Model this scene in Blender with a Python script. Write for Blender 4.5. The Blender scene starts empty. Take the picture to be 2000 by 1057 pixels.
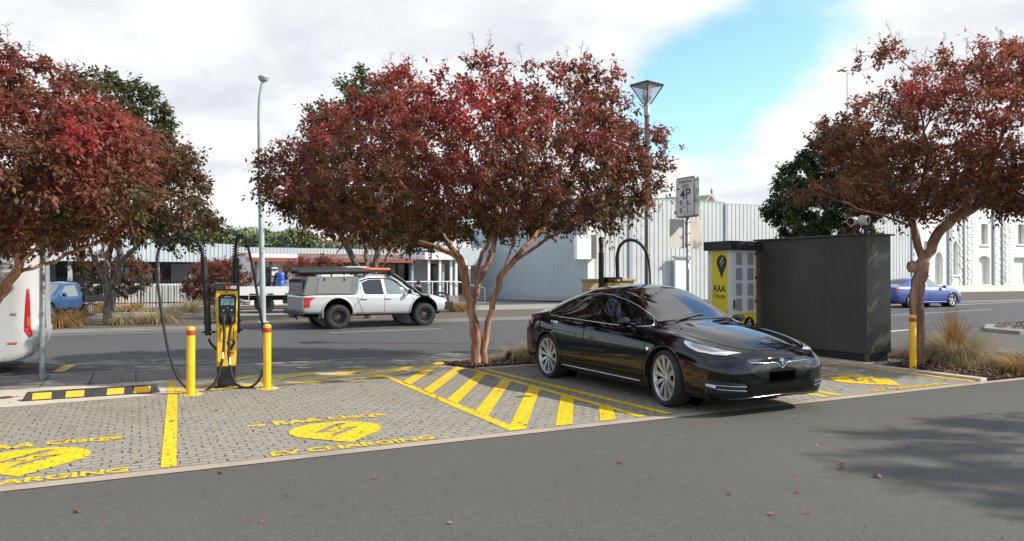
import bpy, bmesh, math, random
import numpy as np
from mathutils import Vector, Matrix
from mathutils.bvhtree import BVHTree
from mathutils.geometry import delaunay_2d_cdt, tessellate_polygon

random.seed(7)
R = math.radians
scene = bpy.context.scene
col = scene.collection

# ------------------------------------------------------------------ camera
CAM_H, FPX, HORIZON, YAW = 1.6, 1440.0, 540.0, R(27)
cam_data = bpy.data.cameras.new("camera")
cam = bpy.data.objects.new("camera", cam_data)
col.objects.link(cam)
cam_data.sensor_fit = 'HORIZONTAL'
cam_data.sensor_width = 36.0
cam_data.lens = 36.0 * FPX / 2000.0
cam_data.clip_start, cam_data.clip_end = 0.1, 3000
cam.location = (0, 0, CAM_H)
cam.rotation_euler = (R(90) + math.atan((HORIZON - 528.5) / FPX), 0, -YAW)
scene.camera = cam

# ------------------------------------------------------------------ sky, sun, exposure
SUN_EL, SUN_AZ = R(37), math.atan2(0.84, -0.54)       # azimuth from +Y towards +X: sun stands to the right and behind the viewer
SUN_DIR = Vector((math.sin(SUN_AZ) * math.cos(SUN_EL), math.cos(SUN_AZ) * math.cos(SUN_EL), math.sin(SUN_EL)))
sun_data = bpy.data.lights.new("sun", 'SUN')
sun_data.energy, sun_data.angle, sun_data.color = 5.0, R(0.6), (1.0, 0.93, 0.82)
sun = bpy.data.objects.new("sun", sun_data)
col.objects.link(sun)
sun.rotation_euler = SUN_DIR.to_track_quat('Z', 'Y').to_euler()
scene.view_settings.view_transform = 'Standard'
scene.view_settings.look = 'None'
scene.view_settings.exposure = 0.32
scene.view_settings.gamma = 1.0

def fwd_dir(px, py):
    """world direction of a look towards a place in the sky"""
    s, c = math.sin(YAW), math.cos(YAW)
    l, u = (px - 1000) / FPX, (HORIZON - py) / FPX
    return Vector((s + c * l, c - s * l, u)).normalized()

world = bpy.data.worlds.new("World")
scene.world = world
world.use_nodes = True
wn, wl = world.node_tree.nodes, world.node_tree.links
wn.clear()

def nmath(nodes, links, op, a, b=None, c=None, clamp=False):
    n = nodes.new('ShaderNodeMath'); n.operation = op; n.use_clamp = clamp
    for i, v in enumerate((a, b, c)):
        if v is None: continue
        if isinstance(v, (int, float)): n.inputs[i].default_value = v
        else: links.new(v, n.inputs[i])
    return n.outputs[0]

def build_world():
    out = wn.new('ShaderNodeOutputWorld'); bg = wn.new('ShaderNodeBackground')
    bg.inputs['Strength'].default_value = 0.10
    sky = wn.new('ShaderNodeTexSky'); sky.sky_type = 'NISHITA'; sky.sun_disc = False
    sky.sun_elevation, sky.sun_rotation = SUN_EL, SUN_AZ
    sky.air_density, sky.dust_density, sky.ozone_density = 1.0, 0.6, 1.5
    tc = wn.new('ShaderNodeTexCoord')
    sep = wn.new('ShaderNodeSeparateXYZ'); wl.new(tc.outputs['Generated'], sep.inputs[0])
    zz = nmath(wn, wl, 'ADD', nmath(wn, wl, 'MAXIMUM', sep.outputs[2], 0.0), 0.22)
    comb = wn.new('ShaderNodeCombineXYZ')
    wl.new(nmath(wn, wl, 'DIVIDE', sep.outputs[0], zz), comb.inputs[0])
    wl.new(nmath(wn, wl, 'DIVIDE', sep.outputs[1], zz), comb.inputs[1])
    def noise(scale, detail, rough, off, dist=0.0):
        mp = wn.new('ShaderNodeMapping'); mp.inputs['Location'].default_value = off
        wl.new(comb.outputs[0], mp.inputs[0])
        n = wn.new('ShaderNodeTexNoise'); n.inputs['Scale'].default_value = scale
        n.inputs['Detail'].default_value = detail; n.inputs['Roughness'].default_value = rough
        n.inputs['Distortion'].default_value = dist
        wl.new(mp.outputs[0], n.inputs['Vector'])
        return n.outputs['Fac']
    big = noise(1.5, 9, 0.56, (3.1, 1.7, 0.4), 0.25)
    fine = noise(3.3, 10, 0.62, (7.3, 2.2, 1.4), 0.2)
    cover = nmath(wn, wl, 'ADD', nmath(wn, wl, 'MULTIPLY', big, 0.60), nmath(wn, wl, 'MULTIPLY', fine, 0.40))
    # openings of blue and added cloud; last row is unseen, placed for windscreen reflections
    for (px, py, deg, amt) in ((1300, 160, 5.0, .20), (1370, 205, 4.6, .18), (1450, 160, 4.5, .13), (1250, 110, 3, .08), (1560, 40, 4.5, .17), (1620, 95, 3, .06),
                               (350, 92, 2.6, .30), (480, 395, 5.0, .16), (560, 330, 4, .05), (1990, 110, 3, .08), (1900, 160, 3, .05),
                               (100, 60, 17, -.17), (600, 60, 15, -.17), (1000, -60, 14, -.16), (500, 330, 13, -.09), (900, 300, 14, -.14), (1480, 410, 7, -.13), (1250, 440, 6, -.07), (1820, 90, 10, -.14), (1900, 300, 12, -.13), (1120, 60, 6, -.1),
                               (None, (.42, .42, .80), 15, -.25), (None, (.73, .38, .56), 9, .30), (None, (.62, .60, .50), 8, -.10)):
        d = fwd_dir(px, py) if px is not None else Vector(py).normalized()
        dot = wn.new('ShaderNodeVectorMath'); dot.operation = 'DOT_PRODUCT'
        nrm = wn.new('ShaderNodeVectorMath'); nrm.operation = 'NORMALIZE'
        wl.new(tc.outputs['Generated'], nrm.inputs[0]); wl.new(nrm.outputs[0], dot.inputs[0])
        dot.inputs[1].default_value = d
        mr = wn.new('ShaderNodeMapRange'); mr.interpolation_type = 'SMOOTHSTEP'
        mr.inputs['From Min'].default_value = math.cos(R(deg * 1.5)); mr.inputs['From Max'].default_value = 1.0
        mr.inputs['To Min'].default_value = 0; mr.inputs['To Max'].default_value = amt
        wl.new(dot.outputs['Value'], mr.inputs['Value'])
        cover = nmath(wn, wl, 'SUBTRACT', cover, mr.outputs[0])
    mask = wn.new('ShaderNodeMapRange'); mask.interpolation_type = 'SMOOTHSTEP'
    mask.inputs['From Min'].default_value = 0.29; mask.inputs['From Max'].default_value = 0.61
    wl.new(cover, mask.inputs['Value'])
    shade = noise(2.1, 7, 0.55, (1.3, 5.2, 3.4), 0.3)
    ramp = wn.new('ShaderNodeValToRGB')
    ramp.color_ramp.elements[0].position, ramp.color_ramp.elements[0].color = 0.34, (6.2, 6.55, 7.0, 1)
    ramp.color_ramp.elements[1].position, ramp.color_ramp.elements[1].color = 0.58, (8.6, 8.75, 8.9, 1)
    wl.new(shade, ramp.inputs[0])
    blue = wn.new('ShaderNodeMix'); blue.data_type = 'RGBA'; blue.blend_type = 'MULTIPLY'
    blue.inputs[0].default_value = 1.0
    wl.new(sky.outputs[0], blue.inputs[6]); blue.inputs[7].default_value = (1.9, 2.25, 2.35, 1)
    mix = wn.new('ShaderNodeMix'); mix.data_type = 'RGBA'
    wl.new(mask.outputs[0], mix.inputs[0]); wl.new(blue.outputs[2], mix.inputs[6]); wl.new(ramp.outputs[0], mix.inputs[7])
    wl.new(mix.outputs[2], bg.inputs['Color']); wl.new(bg.outputs[0], out.inputs[0])
build_world()

# ------------------------------------------------------------------ materials
MATS = {}
def M(name, c, rough=0.5, metal=0.0, coat=0.0, spec=0.5, var=0.0, vscale=3.0, bump=0.0, bscale=60.0, dirt=None, emit=None):
    """plain material with optional tone variation (a colour of the thing itself), grain and dirt patches"""
    if name in MATS: return MATS[name]
    m = bpy.data.materials.new(name); m.use_nodes = True
    n, l = m.node_tree.nodes, m.node_tree.links
    b = n['Principled BSDF']
    b.inputs['Base Color'].default_value = (*c, 1)
    b.inputs['Roughness'].default_value = rough
    b.inputs['Metallic'].default_value = metal
    b.inputs['Coat Weight'].default_value = coat
    b.inputs['Coat Roughness'].default_value = 0.03
    if coat >= 1 and sum(c) < .05: b.inputs['Coat IOR'].default_value = 1.55
    b.inputs['Specular IOR Level'].default_value = spec
    tc = n.new('ShaderNodeTexCoord')
    if var > 0:
        no = n.new('ShaderNodeTexNoise'); no.inputs['Scale'].default_value = vscale; no.inputs['Detail'].default_value = 6
        no.inputs['Roughness'].default_value = 0.65
        l.new(tc.outputs['Object'], no.inputs['Vector'])
        rp = n.new('ShaderNodeValToRGB')
        lo = [max(0, x * (1 - var)) for x in c]; hi = [min(1, x * (1 + var)) for x in c]
        if dirt: lo = dirt
        rp.color_ramp.elements[0].position, rp.color_ramp.elements[0].color = 0.3, (*lo, 1)
        rp.color_ramp.elements[1].position, rp.color_ramp.elements[1].color = 0.62, (*hi, 1)
        l.new(no.outputs['Fac'], rp.inputs[0]); l.new(rp.outputs[0], b.inputs['Base Color'])
        mr = n.new('ShaderNodeMapRange'); mr.inputs['To Min'].default_value = min(1, rough + .12); mr.inputs['To Max'].default_value = max(0, rough - .06)
        l.new(no.outputs['Fac'], mr.inputs['Value']); l.new(mr.outputs[0], b.inputs['Roughness'])
    if bump > 0:
        nb = n.new('ShaderNodeTexNoise'); nb.inputs['Scale'].default_value = bscale; nb.inputs['Detail'].default_value = 5
        l.new(tc.outputs['Object'], nb.inputs['Vector'])
        bp = n.new('ShaderNodeBump'); bp.inputs['Strength'].default_value = bump; bp.inputs['Distance'].default_value = 0.01
        l.new(nb.outputs['Fac'], bp.inputs['Height']); l.new(bp.outputs[0], b.inputs['Normal'])
    if emit:
        b.inputs['Emission Color'].default_value = (*emit[0], 1); b.inputs['Emission Strength'].default_value = emit[1]
    MATS[name] = m
    return m

def ground_mat(name, c, kind, c2=None):
    """asphalt / pavers / concrete / paint on pavers / mulch soil, by world position"""
    m = bpy.data.materials.new(name); m.use_nodes = True
    n, l = m.node_tree.nodes, m.node_tree.links
    b = n['Principled BSDF']; b.inputs['Specular IOR Level'].default_value = 0.3
    g = n.new('ShaderNodeNewGeometry')
    def noise(scale, detail=4, rough=.6, vec=None):
        t = n.new('ShaderNodeTexNoise'); t.inputs['Scale'].default_value = scale
        t.inputs['Detail'].default_value = detail; t.inputs['Roughness'].default_value = rough
        l.new(vec or g.outputs['Position'], t.inputs['Vector']); return t
    def ramp(sock, stops):
        r = n.new('ShaderNodeValToRGB'); els = r.color_ramp.elements
        els[0].position, els[0].color = stops[0][0], (*stops[0][1], 1)
        els[1].position, els[1].color = stops[-1][0], (*stops[-1][1], 1)
        for p, k in stops[1:-1]:
            e = els.new(p); e.color = (*k, 1)
        l.new(sock, r.inputs[0]); return r.outputs[0]
    def mix(fac, a, bb, mode='MIX'):
        x = n.new('ShaderNodeMix'); x.data_type = 'RGBA'; x.blend_type = mode
        for i, v in ((0, fac), (6, a), (7, bb)):
            if isinstance(v, (int, float)): x.inputs[i].default_value = v
            elif isinstance(v, tuple): x.inputs[i].default_value = (*v, 1)
            else: l.new(v, x.inputs[i])
        return x.outputs[2]
    def bump(h, s, d):
        bp = n.new('ShaderNodeBump'); bp.inputs['Strength'].default_value = s; bp.inputs['Distance'].default_value = d
        l.new(h, bp.inputs['Height']); l.new(bp.outputs[0], b.inputs['Normal'])
    k = lambda f: tuple(min(1, x * f) for x in c)
    if kind == 'asphalt':
        big = noise(.35, 5, .6); grain = noise(170, 2, .7); mid = noise(9, 4, .6)
        base = ramp(big.outputs['Fac'], [(.3, k(.86)), (.7, k(1.12))])
        base = mix(.35, base, ramp(mid.outputs['Fac'], [(.3, k(.85)), (.7, k(1.15))]))
        vo = n.new('ShaderNodeTexVoronoi'); vo.inputs['Scale'].default_value = 105
        l.new(g.outputs['Position'], vo.inputs['Vector'])
        sm = noise(1.7, 3, .5); smr = ramp(sm.outputs['Fac'], [(.66, (0, 0, 0)), (.76, (1, 1, 1))])
        base = mix(nmath(n, l, 'MULTIPLY', smr, .16), base, k(1.9))
        sv = n.new('ShaderNodeTexVoronoi'); sv.inputs['Scale'].default_value = .55; sv.feature = 'F1'; l.new(g.outputs['Position'], sv.inputs['Vector'])
        oil = n.new('ShaderNodeMapRange'); oil.inputs['From Min'].default_value = .13; oil.inputs['From Max'].default_value = .03; oil.inputs['To Max'].default_value = .38
        od = nmath(n, l, 'ADD', sv.outputs['Distance'], nmath(n, l, 'MULTIPLY', mid.outputs['Fac'], .10)); l.new(nmath(n, l, 'SUBTRACT', od, .05), oil.inputs['Value'])
        base = mix(oil.outputs[0], base, k(.55))
        stone = ramp(vo.outputs['Color'], [(.0, (.55, .55, .55)), (.62, (1, 1, 1)), (.86, (1.25, 1.22, 1.18)), (1., (2.3, 2.2, 2.0))])
        base = mix(.66, base, stone, 'MULTIPLY')
        l.new(base, b.inputs['Base Color']); b.inputs['Roughness'].default_value = .85
        bump(grain.outputs['Fac'], .4, .006)
    elif kind in ('paver', 'paint'):
        warp = noise(7, 2, .5)
        wv = n.new('ShaderNodeVectorMath'); wv.operation = 'MULTIPLY_ADD'
        l.new(warp.outputs['Color'], wv.inputs[0]); wv.inputs[1].default_value = (.075, .06, 0); l.new(g.outputs['Position'], wv.inputs[2])
        br = n.new('ShaderNodeTexBrick'); br.offset = .5
        br.inputs['Scale'].default_value = 1.0; br.inputs['Brick Width'].default_value = .15; br.inputs['Row Height'].default_value = .108
        br.inputs['Mortar Size'].default_value = .0078; br.inputs['Mortar Smooth'].default_value = .3
        br.inputs['Color1'].default_value = (0, 0, 0, 1); br.inputs['Color2'].default_value = (1, 1, 1, 1)
        l.new(wv.outputs[0], br.inputs['Vector'])
        gap = noise(19, 2, .5)
        gm = n.new('ShaderNodeMapRange'); gm.inputs['From Min'].default_value = .44; gm.inputs['From Max'].default_value = .55
        gm.inputs['To Min'].default_value = .12
        l.new(gap.outputs['Fac'], gm.inputs['Value'])
        joint = nmath(n, l, 'MULTIPLY', br.outputs['Fac'], gm.outputs[0])
        big = noise(.9, 5, .6); grain = noise(240, 2, .7)
        if kind == 'paver':
            tone = mix(.45, ramp(big.outputs['Fac'], [(.3, k(.88)), (.7, k(1.1))]), mix(br.outputs['Color'], k(.84), k(1.14)))
            tone = mix(.6, tone, ramp(grain.outputs['Fac'], [(.25, (.6, .6, .6)), (.75, (1.35, 1.35, 1.35))]), 'MULTIPLY')
            base = mix(joint, tone, (.028, .025, .022))
        else:
            wear = noise(38, 5, .75); wear2 = noise(3, 4, .6)
            wsum = nmath(n, l, 'ADD', nmath(n, l, 'MULTIPLY', wear.outputs['Fac'], .7), nmath(n, l, 'MULTIPLY', wear2.outputs['Fac'], .3))
            chip = n.new('ShaderNodeMapRange'); chip.inputs['From Min'].default_value = .385; chip.inputs['From Max'].default_value = .345
            l.new(wsum, chip.inputs['Value'])
            tone = mix(.5, ramp(big.outputs['Fac'], [(.3, k(.88)), (.7, k(1.08))]), mix(br.outputs['Color'], k(.92), k(1.06)))
            scuff = noise(5.5, 6, .7); tone = mix(nmath(n, l, 'MULTIPLY', ramp(scuff.outputs['Fac'], [(.50, (0, 0, 0)), (.72, (1, 1, 1))]), .40), tone, (.30, .22, .04))
            base = mix(nmath(n, l, 'MULTIPLY', joint, .72), tone, (.09, .075, .03))
            base = mix(chip.outputs[0], base, c2 or (.22, .21, .19))
        l.new(base, b.inputs['Base Color']); b.inputs['Roughness'].default_value = .8 if kind == 'paver' else .6
        hh = nmath(n, l, 'SUBTRACT', nmath(n, l, 'MULTIPLY', grain.outputs['Fac'], .25), br.outputs['Fac'])
        bump(hh, .7, .006)
    elif kind == 'concrete':
        big = noise(1.1, 6, .65); grain = noise(150, 3, .7)
        base = ramp(big.outputs['Fac'], [(.28, k(.78)), (.5, k(1)), (.75, k(1.14))])
        base = mix(.5, base, ramp(grain.outputs['Fac'], [(.25, (.7, .7, .7)), (.75, (1.25, 1.25, 1.25))]), 'MULTIPLY')
        l.new(base, b.inputs['Base Color']); b.inputs['Roughness'].default_value = .85
        bump(grain.outputs['Fac'], .3, .004)
    elif kind == 'flags':
        br = n.new('ShaderNodeTexBrick'); br.offset = 0
        br.inputs['Scale'].default_value = 1.0; br.inputs['Brick Width'].default_value = .62; br.inputs['Row Height'].default_value = 1.55
        br.inputs['Mortar Size'].default_value = .010; br.inputs['Mortar Smooth'].default_value = .3
        br.inputs['Color1'].default_value = (0, 0, 0, 1); br.inputs['Color2'].default_value = (1, 1, 1, 1)
        l.new(g.outputs['Position'], br.inputs['Vector'])
        b2 = n.new('ShaderNodeTexBrick'); b2.inputs['Scale'].default_value = 1.0; b2.inputs['Brick Width'].default_value = .2
        b2.inputs['Row Height'].default_value = .1; b2.inputs['Mortar Size'].default_value = .006
        b2.inputs['Color1'].default_value = (.8, .8, .8, 1); b2.inputs['Color2'].default_value = (1.2, 1.2, 1.2, 1); b2.inputs['Mortar'].default_value = (.55, .55, .55, 1)
        l.new(g.outputs['Position'], b2.inputs['Vector'])
        big = noise(1.4, 6, .65)
        base = mix(.5, ramp(big.outputs['Fac'], [(.3, k(.8)), (.7, k(1.15))]), mix(br.outputs['Color'], k(.9), k(1.1)))
        base = mix(.8, base, b2.outputs['Color'], 'MULTIPLY')
        base = mix(br.outputs['Fac'], base, (.03, .028, .026))
        l.new(base, b.inputs['Base Color']); b.inputs['Roughness'].default_value = .85
        bump(nmath(n, l, 'MULTIPLY', br.outputs['Fac'], -1), .5, .006)
    elif kind == 'soil':
        big = noise(.6, 6, .7); mid = noise(14, 5, .7)
        base = mix(.55, ramp(big.outputs['Fac'], [(.3, k(.75)), (.7, k(1.2))]), ramp(mid.outputs['Fac'], [(.3, k(.6)), (.7, c2 or k(1.5))]))
        l.new(base, b.inputs['Base Color']); b.inputs['Roughness'].default_value = .95
        bump(mid.outputs['Fac'], .8, .03)
    return m

ASPHALT = ground_mat("asphalt_carpark", (.095, .092, .083), 'asphalt')
ROAD = ground_mat("asphalt_road", (.080, .081, .082), 'asphalt')
PAVER = ground_mat("grey_pavers", (.280, .258, .214), 'paver')
YPAINT = ground_mat("yellow_paint_on_pavers", (.84, .54, .012), 'paint', (.22, .21, .19))
YPAINT2 = ground_mat("faded_yellow_paint", (.76, .53, .04), 'paint', (.40, .37, .32))
WPAINT = ground_mat("white_road_paint", (.55, .55, .53), 'paint', (.1, .1, .1))
OPAINT = ground_mat("ochre_road_paint", (.52, .33, .06), 'paint', (.1, .1, .1))
CONC = ground_mat("pale_concrete", (.52, .47, .395), 'concrete')
TANC = ground_mat("tan_kerb_concrete", (.36, .30, .235), 'concrete')
CONC2 = ground_mat("grey_concrete", (.26, .25, .23), 'concrete')
FLAGS = ground_mat("dark_paving_slabs", (.185, .178, .165), 'flags')
SOIL = ground_mat("brown_verge_earth", (.105, .088, .07), 'soil', (.17, .14, .10))
SOIL2 = ground_mat("dark_verge_asphalt", (.10, .09, .078), 'soil', (.13, .115, .095))
MULCHG = ground_mat("mulch_soil", (.055, .032, .022), 'soil', (.11, .06, .04))

# ------------------------------------------------------------------ builders
def link(o, parent=None):
    col.objects.link(o)
    if parent is not None: o.parent = parent
    return o

def tag(o, label=None, cat=None, group=None, kind=None):
    if label: o['label'] = label
    if cat: o['category'] = cat
    if group: o['group'] = group
    if kind: o['kind'] = kind
    return o

def thing(name, label, cat, loc=(0, 0, 0), rz=0.0, group=None, scale=1.0):
    o = bpy.data.objects.new(name, None)
    o.location = loc; o.rotation_euler = (0, 0, rz); o.scale = (scale,) * 3
    o.empty_display_size = .2
    link(o)
    return tag(o, label, cat, group)

def copy_tree(o, parent=None):
    c = o.copy(); col.objects.link(c)
    if parent is not None: c.parent = parent
    for ch in [x for x in bpy.data.objects if x.parent == o]:
        copy_tree(ch, c)
    return c

class MB:
    """collects shapes, then links them as one mesh object"""
    def __init__(s): s.v, s.f, s.mi, s.sm = [], [], [], []
    def add(s, verts, faces, mi=0, smooth=False):
        o = len(s.v); s.v += [tuple(p) for p in verts]
        for f in faces:
            s.f.append(tuple(i + o for i in f)); s.mi.append(mi); s.sm.append(smooth)
        return s
    def box(s, x0, x1, y0, y1, z0, z1, mi=0, bev=0.0, mat=None):
        bm = bmesh.new(); bmesh.ops.create_cube(bm, size=1)
        for v in bm.verts:
            v.co = Vector(((x0 + x1) / 2 + v.co.x * (x1 - x0), (y0 + y1) / 2 + v.co.y * (y1 - y0), (z0 + z1) / 2 + v.co.z * (z1 - z0)))
        if bev > 0:
            bmesh.ops.bevel(bm, geom=list(bm.edges), offset=min(bev, .45 * min(abs(x1 - x0), abs(y1 - y0), abs(z1 - z0))), segments=2, affect='EDGES', profile=.6)
        if mat is not None: bm.transform(mat)
        bm.verts.index_update()
        s.add([v.co[:] for v in bm.verts], [[v.index for v in f.verts] for f in bm.faces], mi, False); bm.free()
        return s
    def tube(s, pts, r, n=8, mi=0, caps=True, smooth=True, sq=None):
        pts = [Vector(p) for p in pts]
        rr = r if hasattr(r, '__len__') else [r] * len(pts)
        t0 = (pts[1] - pts[0]).normalized()
        u = t0.orthogonal().normalized()
        vs = []
        for i, p in enumerate(pts):
            t = ((pts[min(i + 1, len(pts) - 1)] - pts[max(i - 1, 0)])).normalized()
            u = (u - t * u.dot(t)); u = u.normalized() if u.length > 1e-6 else t.orthogonal().normalized()
            w = t.cross(u)
            for k in range(n):
                a = 2 * math.pi * k / n
                vs.append(p + (u * math.cos(a) + w * math.sin(a)) * rr[i])
        fs = []
        for i in range(len(pts) - 1):
            for k in range(n):
                fs.append((i * n + k, i * n + (k + 1) % n, (i + 1) * n + (k + 1) % n, (i + 1) * n + k))
        s.add(vs, fs, mi, smooth)
        if caps:
            s.add(vs[:n], [tuple(range(n - 1, -1, -1))], mi, False)
            s.add(vs[-n:], [tuple(range(n))], mi, False)
        return s
    def lathe(s, prof, n=24, mi=0, c=(0, 0, 0), axis='z', smooth=True, mat=None):
        vs, fs = [], []
        for (r, h) in prof:
            for k in range(n):
                a = 2 * math.pi * k / n
                p = (r * math.cos(a), r * math.sin(a), h) if axis == 'z' else ((h, r * math.cos(a), r * math.sin(a)) if axis == 'x' else (r * math.sin(a), h, r * math.cos(a)))
                p = Vector(p) + Vector(c)
                vs.append(mat @ p if mat is not None else p)
        for i in range(len(prof) - 1):
            for k in range(n):
                fs.append((i * n + k, i * n + (k + 1) % n, (i + 1) * n + (k + 1) % n, (i + 1) * n + k))
        s.add(vs, fs, mi, smooth)
        return s
    def prism(s, poly, d, mat=None, mi=0, holes=()):
        """polygon in local xy, extruded from z=0 to z=d, then transformed"""
        loops = [list(poly)] + [list(h) for h in holes]
        flat = [Vector((p[0], p[1], 0)) for lp in loops for p in lp]
        tris = tessellate_polygon([[Vector((p[0], p[1], 0)) for p in lp] for lp in loops])
        n = len(flat)
        vs = [Vector((p.x, p.y, d)) for p in flat] + [Vector((p.x, p.y, 0)) for p in flat]
        fs = []
        for t in tris:
            a, b, c = (flat[i] for i in t)
            up = (b - a).cross(c - a).z > 0
            t = tuple(t) if up else tuple(reversed(t))
            fs.append(t)
            if d: fs.append(tuple(i + n for i in reversed(t)))
        if d:
            o = 0
            for li, lp in enumerate(loops):
                m = len(lp)
                area = sum(lp[i][0] * lp[(i + 1) % m][1] - lp[(i + 1) % m][0] * lp[i][1] for i in range(m))
                for i in range(m):
                    q = (o + i, o + (i + 1) % m)
                    f = (q[1], q[0], q[0] + n, q[1] + n)
                    if (area > 0) != (li == 0): f = tuple(reversed(f))
                    fs.append(f)
                o += m
        if mat is not None: vs = [mat @ v for v in vs]
        s.add(vs, fs, mi, False)
        return s
    def sheet(s, poly, z, mi=0, holes=()):
        return s.prism(poly, 0, Matrix.Translation((0, 0, z)), mi, holes)
    def build(s, name, mats, parent=None, loc=None, fix=False):
        me = bpy.data.meshes.new(name)
        me.from_pydata(s.v, [], s.f)
        for m in (mats if isinstance(mats, (list, tuple)) else [mats]): me.materials.append(m)
        me.polygons.foreach_set('material_index', s.mi); me.polygons.foreach_set('use_smooth', s.sm)
        if fix:
            bm = bmesh.new(); bm.from_mesh(me); bmesh.ops.recalc_face_normals(bm, faces=bm.faces); bm.to_mesh(me); bm.free()
        me.update()
        o = bpy.data.objects.new(name, me)
        if loc is not None: o.location = loc
        return link(o, parent)

def spline(pts, n=8):
    """Catmull-Rom through the points"""
    P = [Vector(p) for p in pts]
    out = []
    for i in range(len(P) - 1):
        a, b, c, d = P[max(i - 1, 0)], P[i], P[i + 1], P[min(i + 2, len(P) - 1)]
        for k in range(n):
            t = k / n
            out.append(.5 * ((2 * b) + (c - a) * t + (2 * a - 5 * b + 4 * c - d) * t * t + (3 * b - a - 3 * c + d) * t ** 3))
    out.append(P[-1])
    return out

def text_mesh(mb, s, size, mat, align='CENTER', bold=0.0, mi=0, depth=0.0, sx=1.0):
    """writing as real thin letters: local x right, y up"""
    cu = bpy.data.curves.new('lettering', 'FONT')
    cu.body, cu.size, cu.align_x, cu.offset = s, size, align, bold * size
    cu.resolution_u = 3
    ob = bpy.data.objects.new('lettering', cu); col.objects.link(ob)
    bpy.context.view_layer.update()
    me = ob.evaluated_get(bpy.context.evaluated_depsgraph_get()).to_mesh()
    mb.add([mat @ Vector((v.co.x * sx, v.co.y, depth)) for v in me.vertices], [tuple(p.vertices) for p in me.polygons], mi)
    ob.to_mesh_clear(); bpy.data.objects.remove(ob); bpy.data.curves.remove(cu)

def GP(px, py, z=0.0):
    """point of the ground (height z) seen in that direction from the viewer"""
    s, c = math.sin(YAW), math.cos(YAW)
    d = FPX * (CAM_H - z) / (py - HORIZON); l = d * (px - 1000) / FPX
    return Vector((s * d + c * l, c * d - s * l, z))

def WP(px, py, d):
    """point at distance d along the viewing axis"""
    s, c = math.sin(YAW), math.cos(YAW)
    l = d * (px - 1000) / FPX
    return Vector((s * d + c * l, c * d - s * l, CAM_H + (HORIZON - py) * d / FPX))

def YP(px, py, Y):
    """point on the upright plane y = Y"""
    s, c = math.sin(YAW), math.cos(YAW)
    k = (px - 1000) / FPX
    X = Y * (s + k * c) / (c - k * s); d = s * X + c * Y
    return Vector((X, Y, CAM_H + (HORIZON - py) * d / FPX))

def structure(name, mb, mats):
    return tag(mb.build(name, mats), kind='structure')

BLACKP = M("black_plastic", (.012, .012, .013), .45, var=.3, vscale=8)
RUBBER = M("black_rubber", (.016, .016, .016), .62)
STEEL = M("galvanised_steel", (.34, .36, .37), .42, .75, var=.18, vscale=9)
CHROME = M("chrome", (.72, .72, .74), .1, 1.0)
YELLOW = M("yellow_powder_coat", (.82, .47, .008), .35, coat=.3, var=.07, vscale=4)
WHITEP = M("white_plastic", (.75, .75, .74), .4)
BLACKINK = M("black_print", (.012, .012, .012), .5)
WHITEINK = M("white_print", (.8, .8, .8), .5)

# ------------------------------------------------------------------ the ground
def rect(x0, x1, y0, y1): return [(x0, y0), (x1, y0), (x1, y1), (x0, y1)]
structure('ground', MB().sheet(rect(-700, 900, -500, 1400), 0), ASPHALT)
structure('road', MB().sheet([(-90, 14.05), (19, 14.05), (60, 14.05), (160, 12), (160, 32), (60, 27.9), (44, 27.5), (26, 25.2), (14, 24.1), (-90, 24.1)], .004), ROAD)
structure('paved_bays', MB().sheet([(-9, 6.78), (11.42, 6.78), (11.42, 11.55), (5.25, 11.55), (5.1, 12.3), (3.6, 11.35), (-3, 10.68), (-9, 10.2)], .005), PAVER)
structure('kerb_strip', MB().sheet(rect(-9, 11.55, 6.60, 6.765), .006).sheet(rect(11.55, 19, 6.58, 6.72), .006), TANC)
structure('concrete_strip', MB().sheet([(-9, 10.2), (-3, 10.68), (3.6, 11.35), (5.1, 12.3), (5.15, 12.52), (-9, 12.44)], .0055), CONC)
structure('footpath', MB().sheet([(-60, 12.44), (-9, 12.44), (5.15, 12.52), (9.0, 12.62), (11.6, 12.62), (11.6, 14.0), (-60, 14.0)], .005), FLAGS)
structure('road_edging', MB().box(-60, 11.6, 14.0, 14.1, -.02, .014), CONC2)
# far side of the street: kerb, earth verge, side lane, planted strip
mb = MB()
kl = [(-90, 24.1), (14, 24.1), (26, 25.2), (44, 27.5), (60, 27.9), (160, 32)]
for (a, b) in zip(kl[:-1], kl[1:]):
    mb.add([(a[0], a[1], 0), (b[0], b[1], 0), (b[0], b[1], .10), (a[0], a[1], .10), (a[0], a[1] + .16, .10), (b[0], b[1] + .16, .10)], [(0, 1, 2, 3), (3, 2, 5, 4)])
structure('far_kerb', mb, CONC2)
structure('verge', MB().sheet([(-90, 24.26), (14, 24.26), (26, 25.36), (26, 30.4), (-90, 28.6)], .085), SOIL)
structure('far_footpath', MB().sheet([(26, 25.36), (44, 27.66), (60, 28.06), (160, 32.2), (160, 60), (24, 60), (24, 30.4), (26, 30.4)], .085), SOIL2)
structure('side_lane', MB().sheet([(-90, 28.9), (26, 30.7), (24, 37), (-90, 37)], .006), CONC2)
structure('planted_strip', MB().sheet(rect(-90, 16, 37.0, 40.5), .05), SOIL)
structure('forecourt', MB().sheet([(-90, 40.5), (24, 40.5), (21, 70), (-90, 70)], .01), CONC2)

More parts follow.
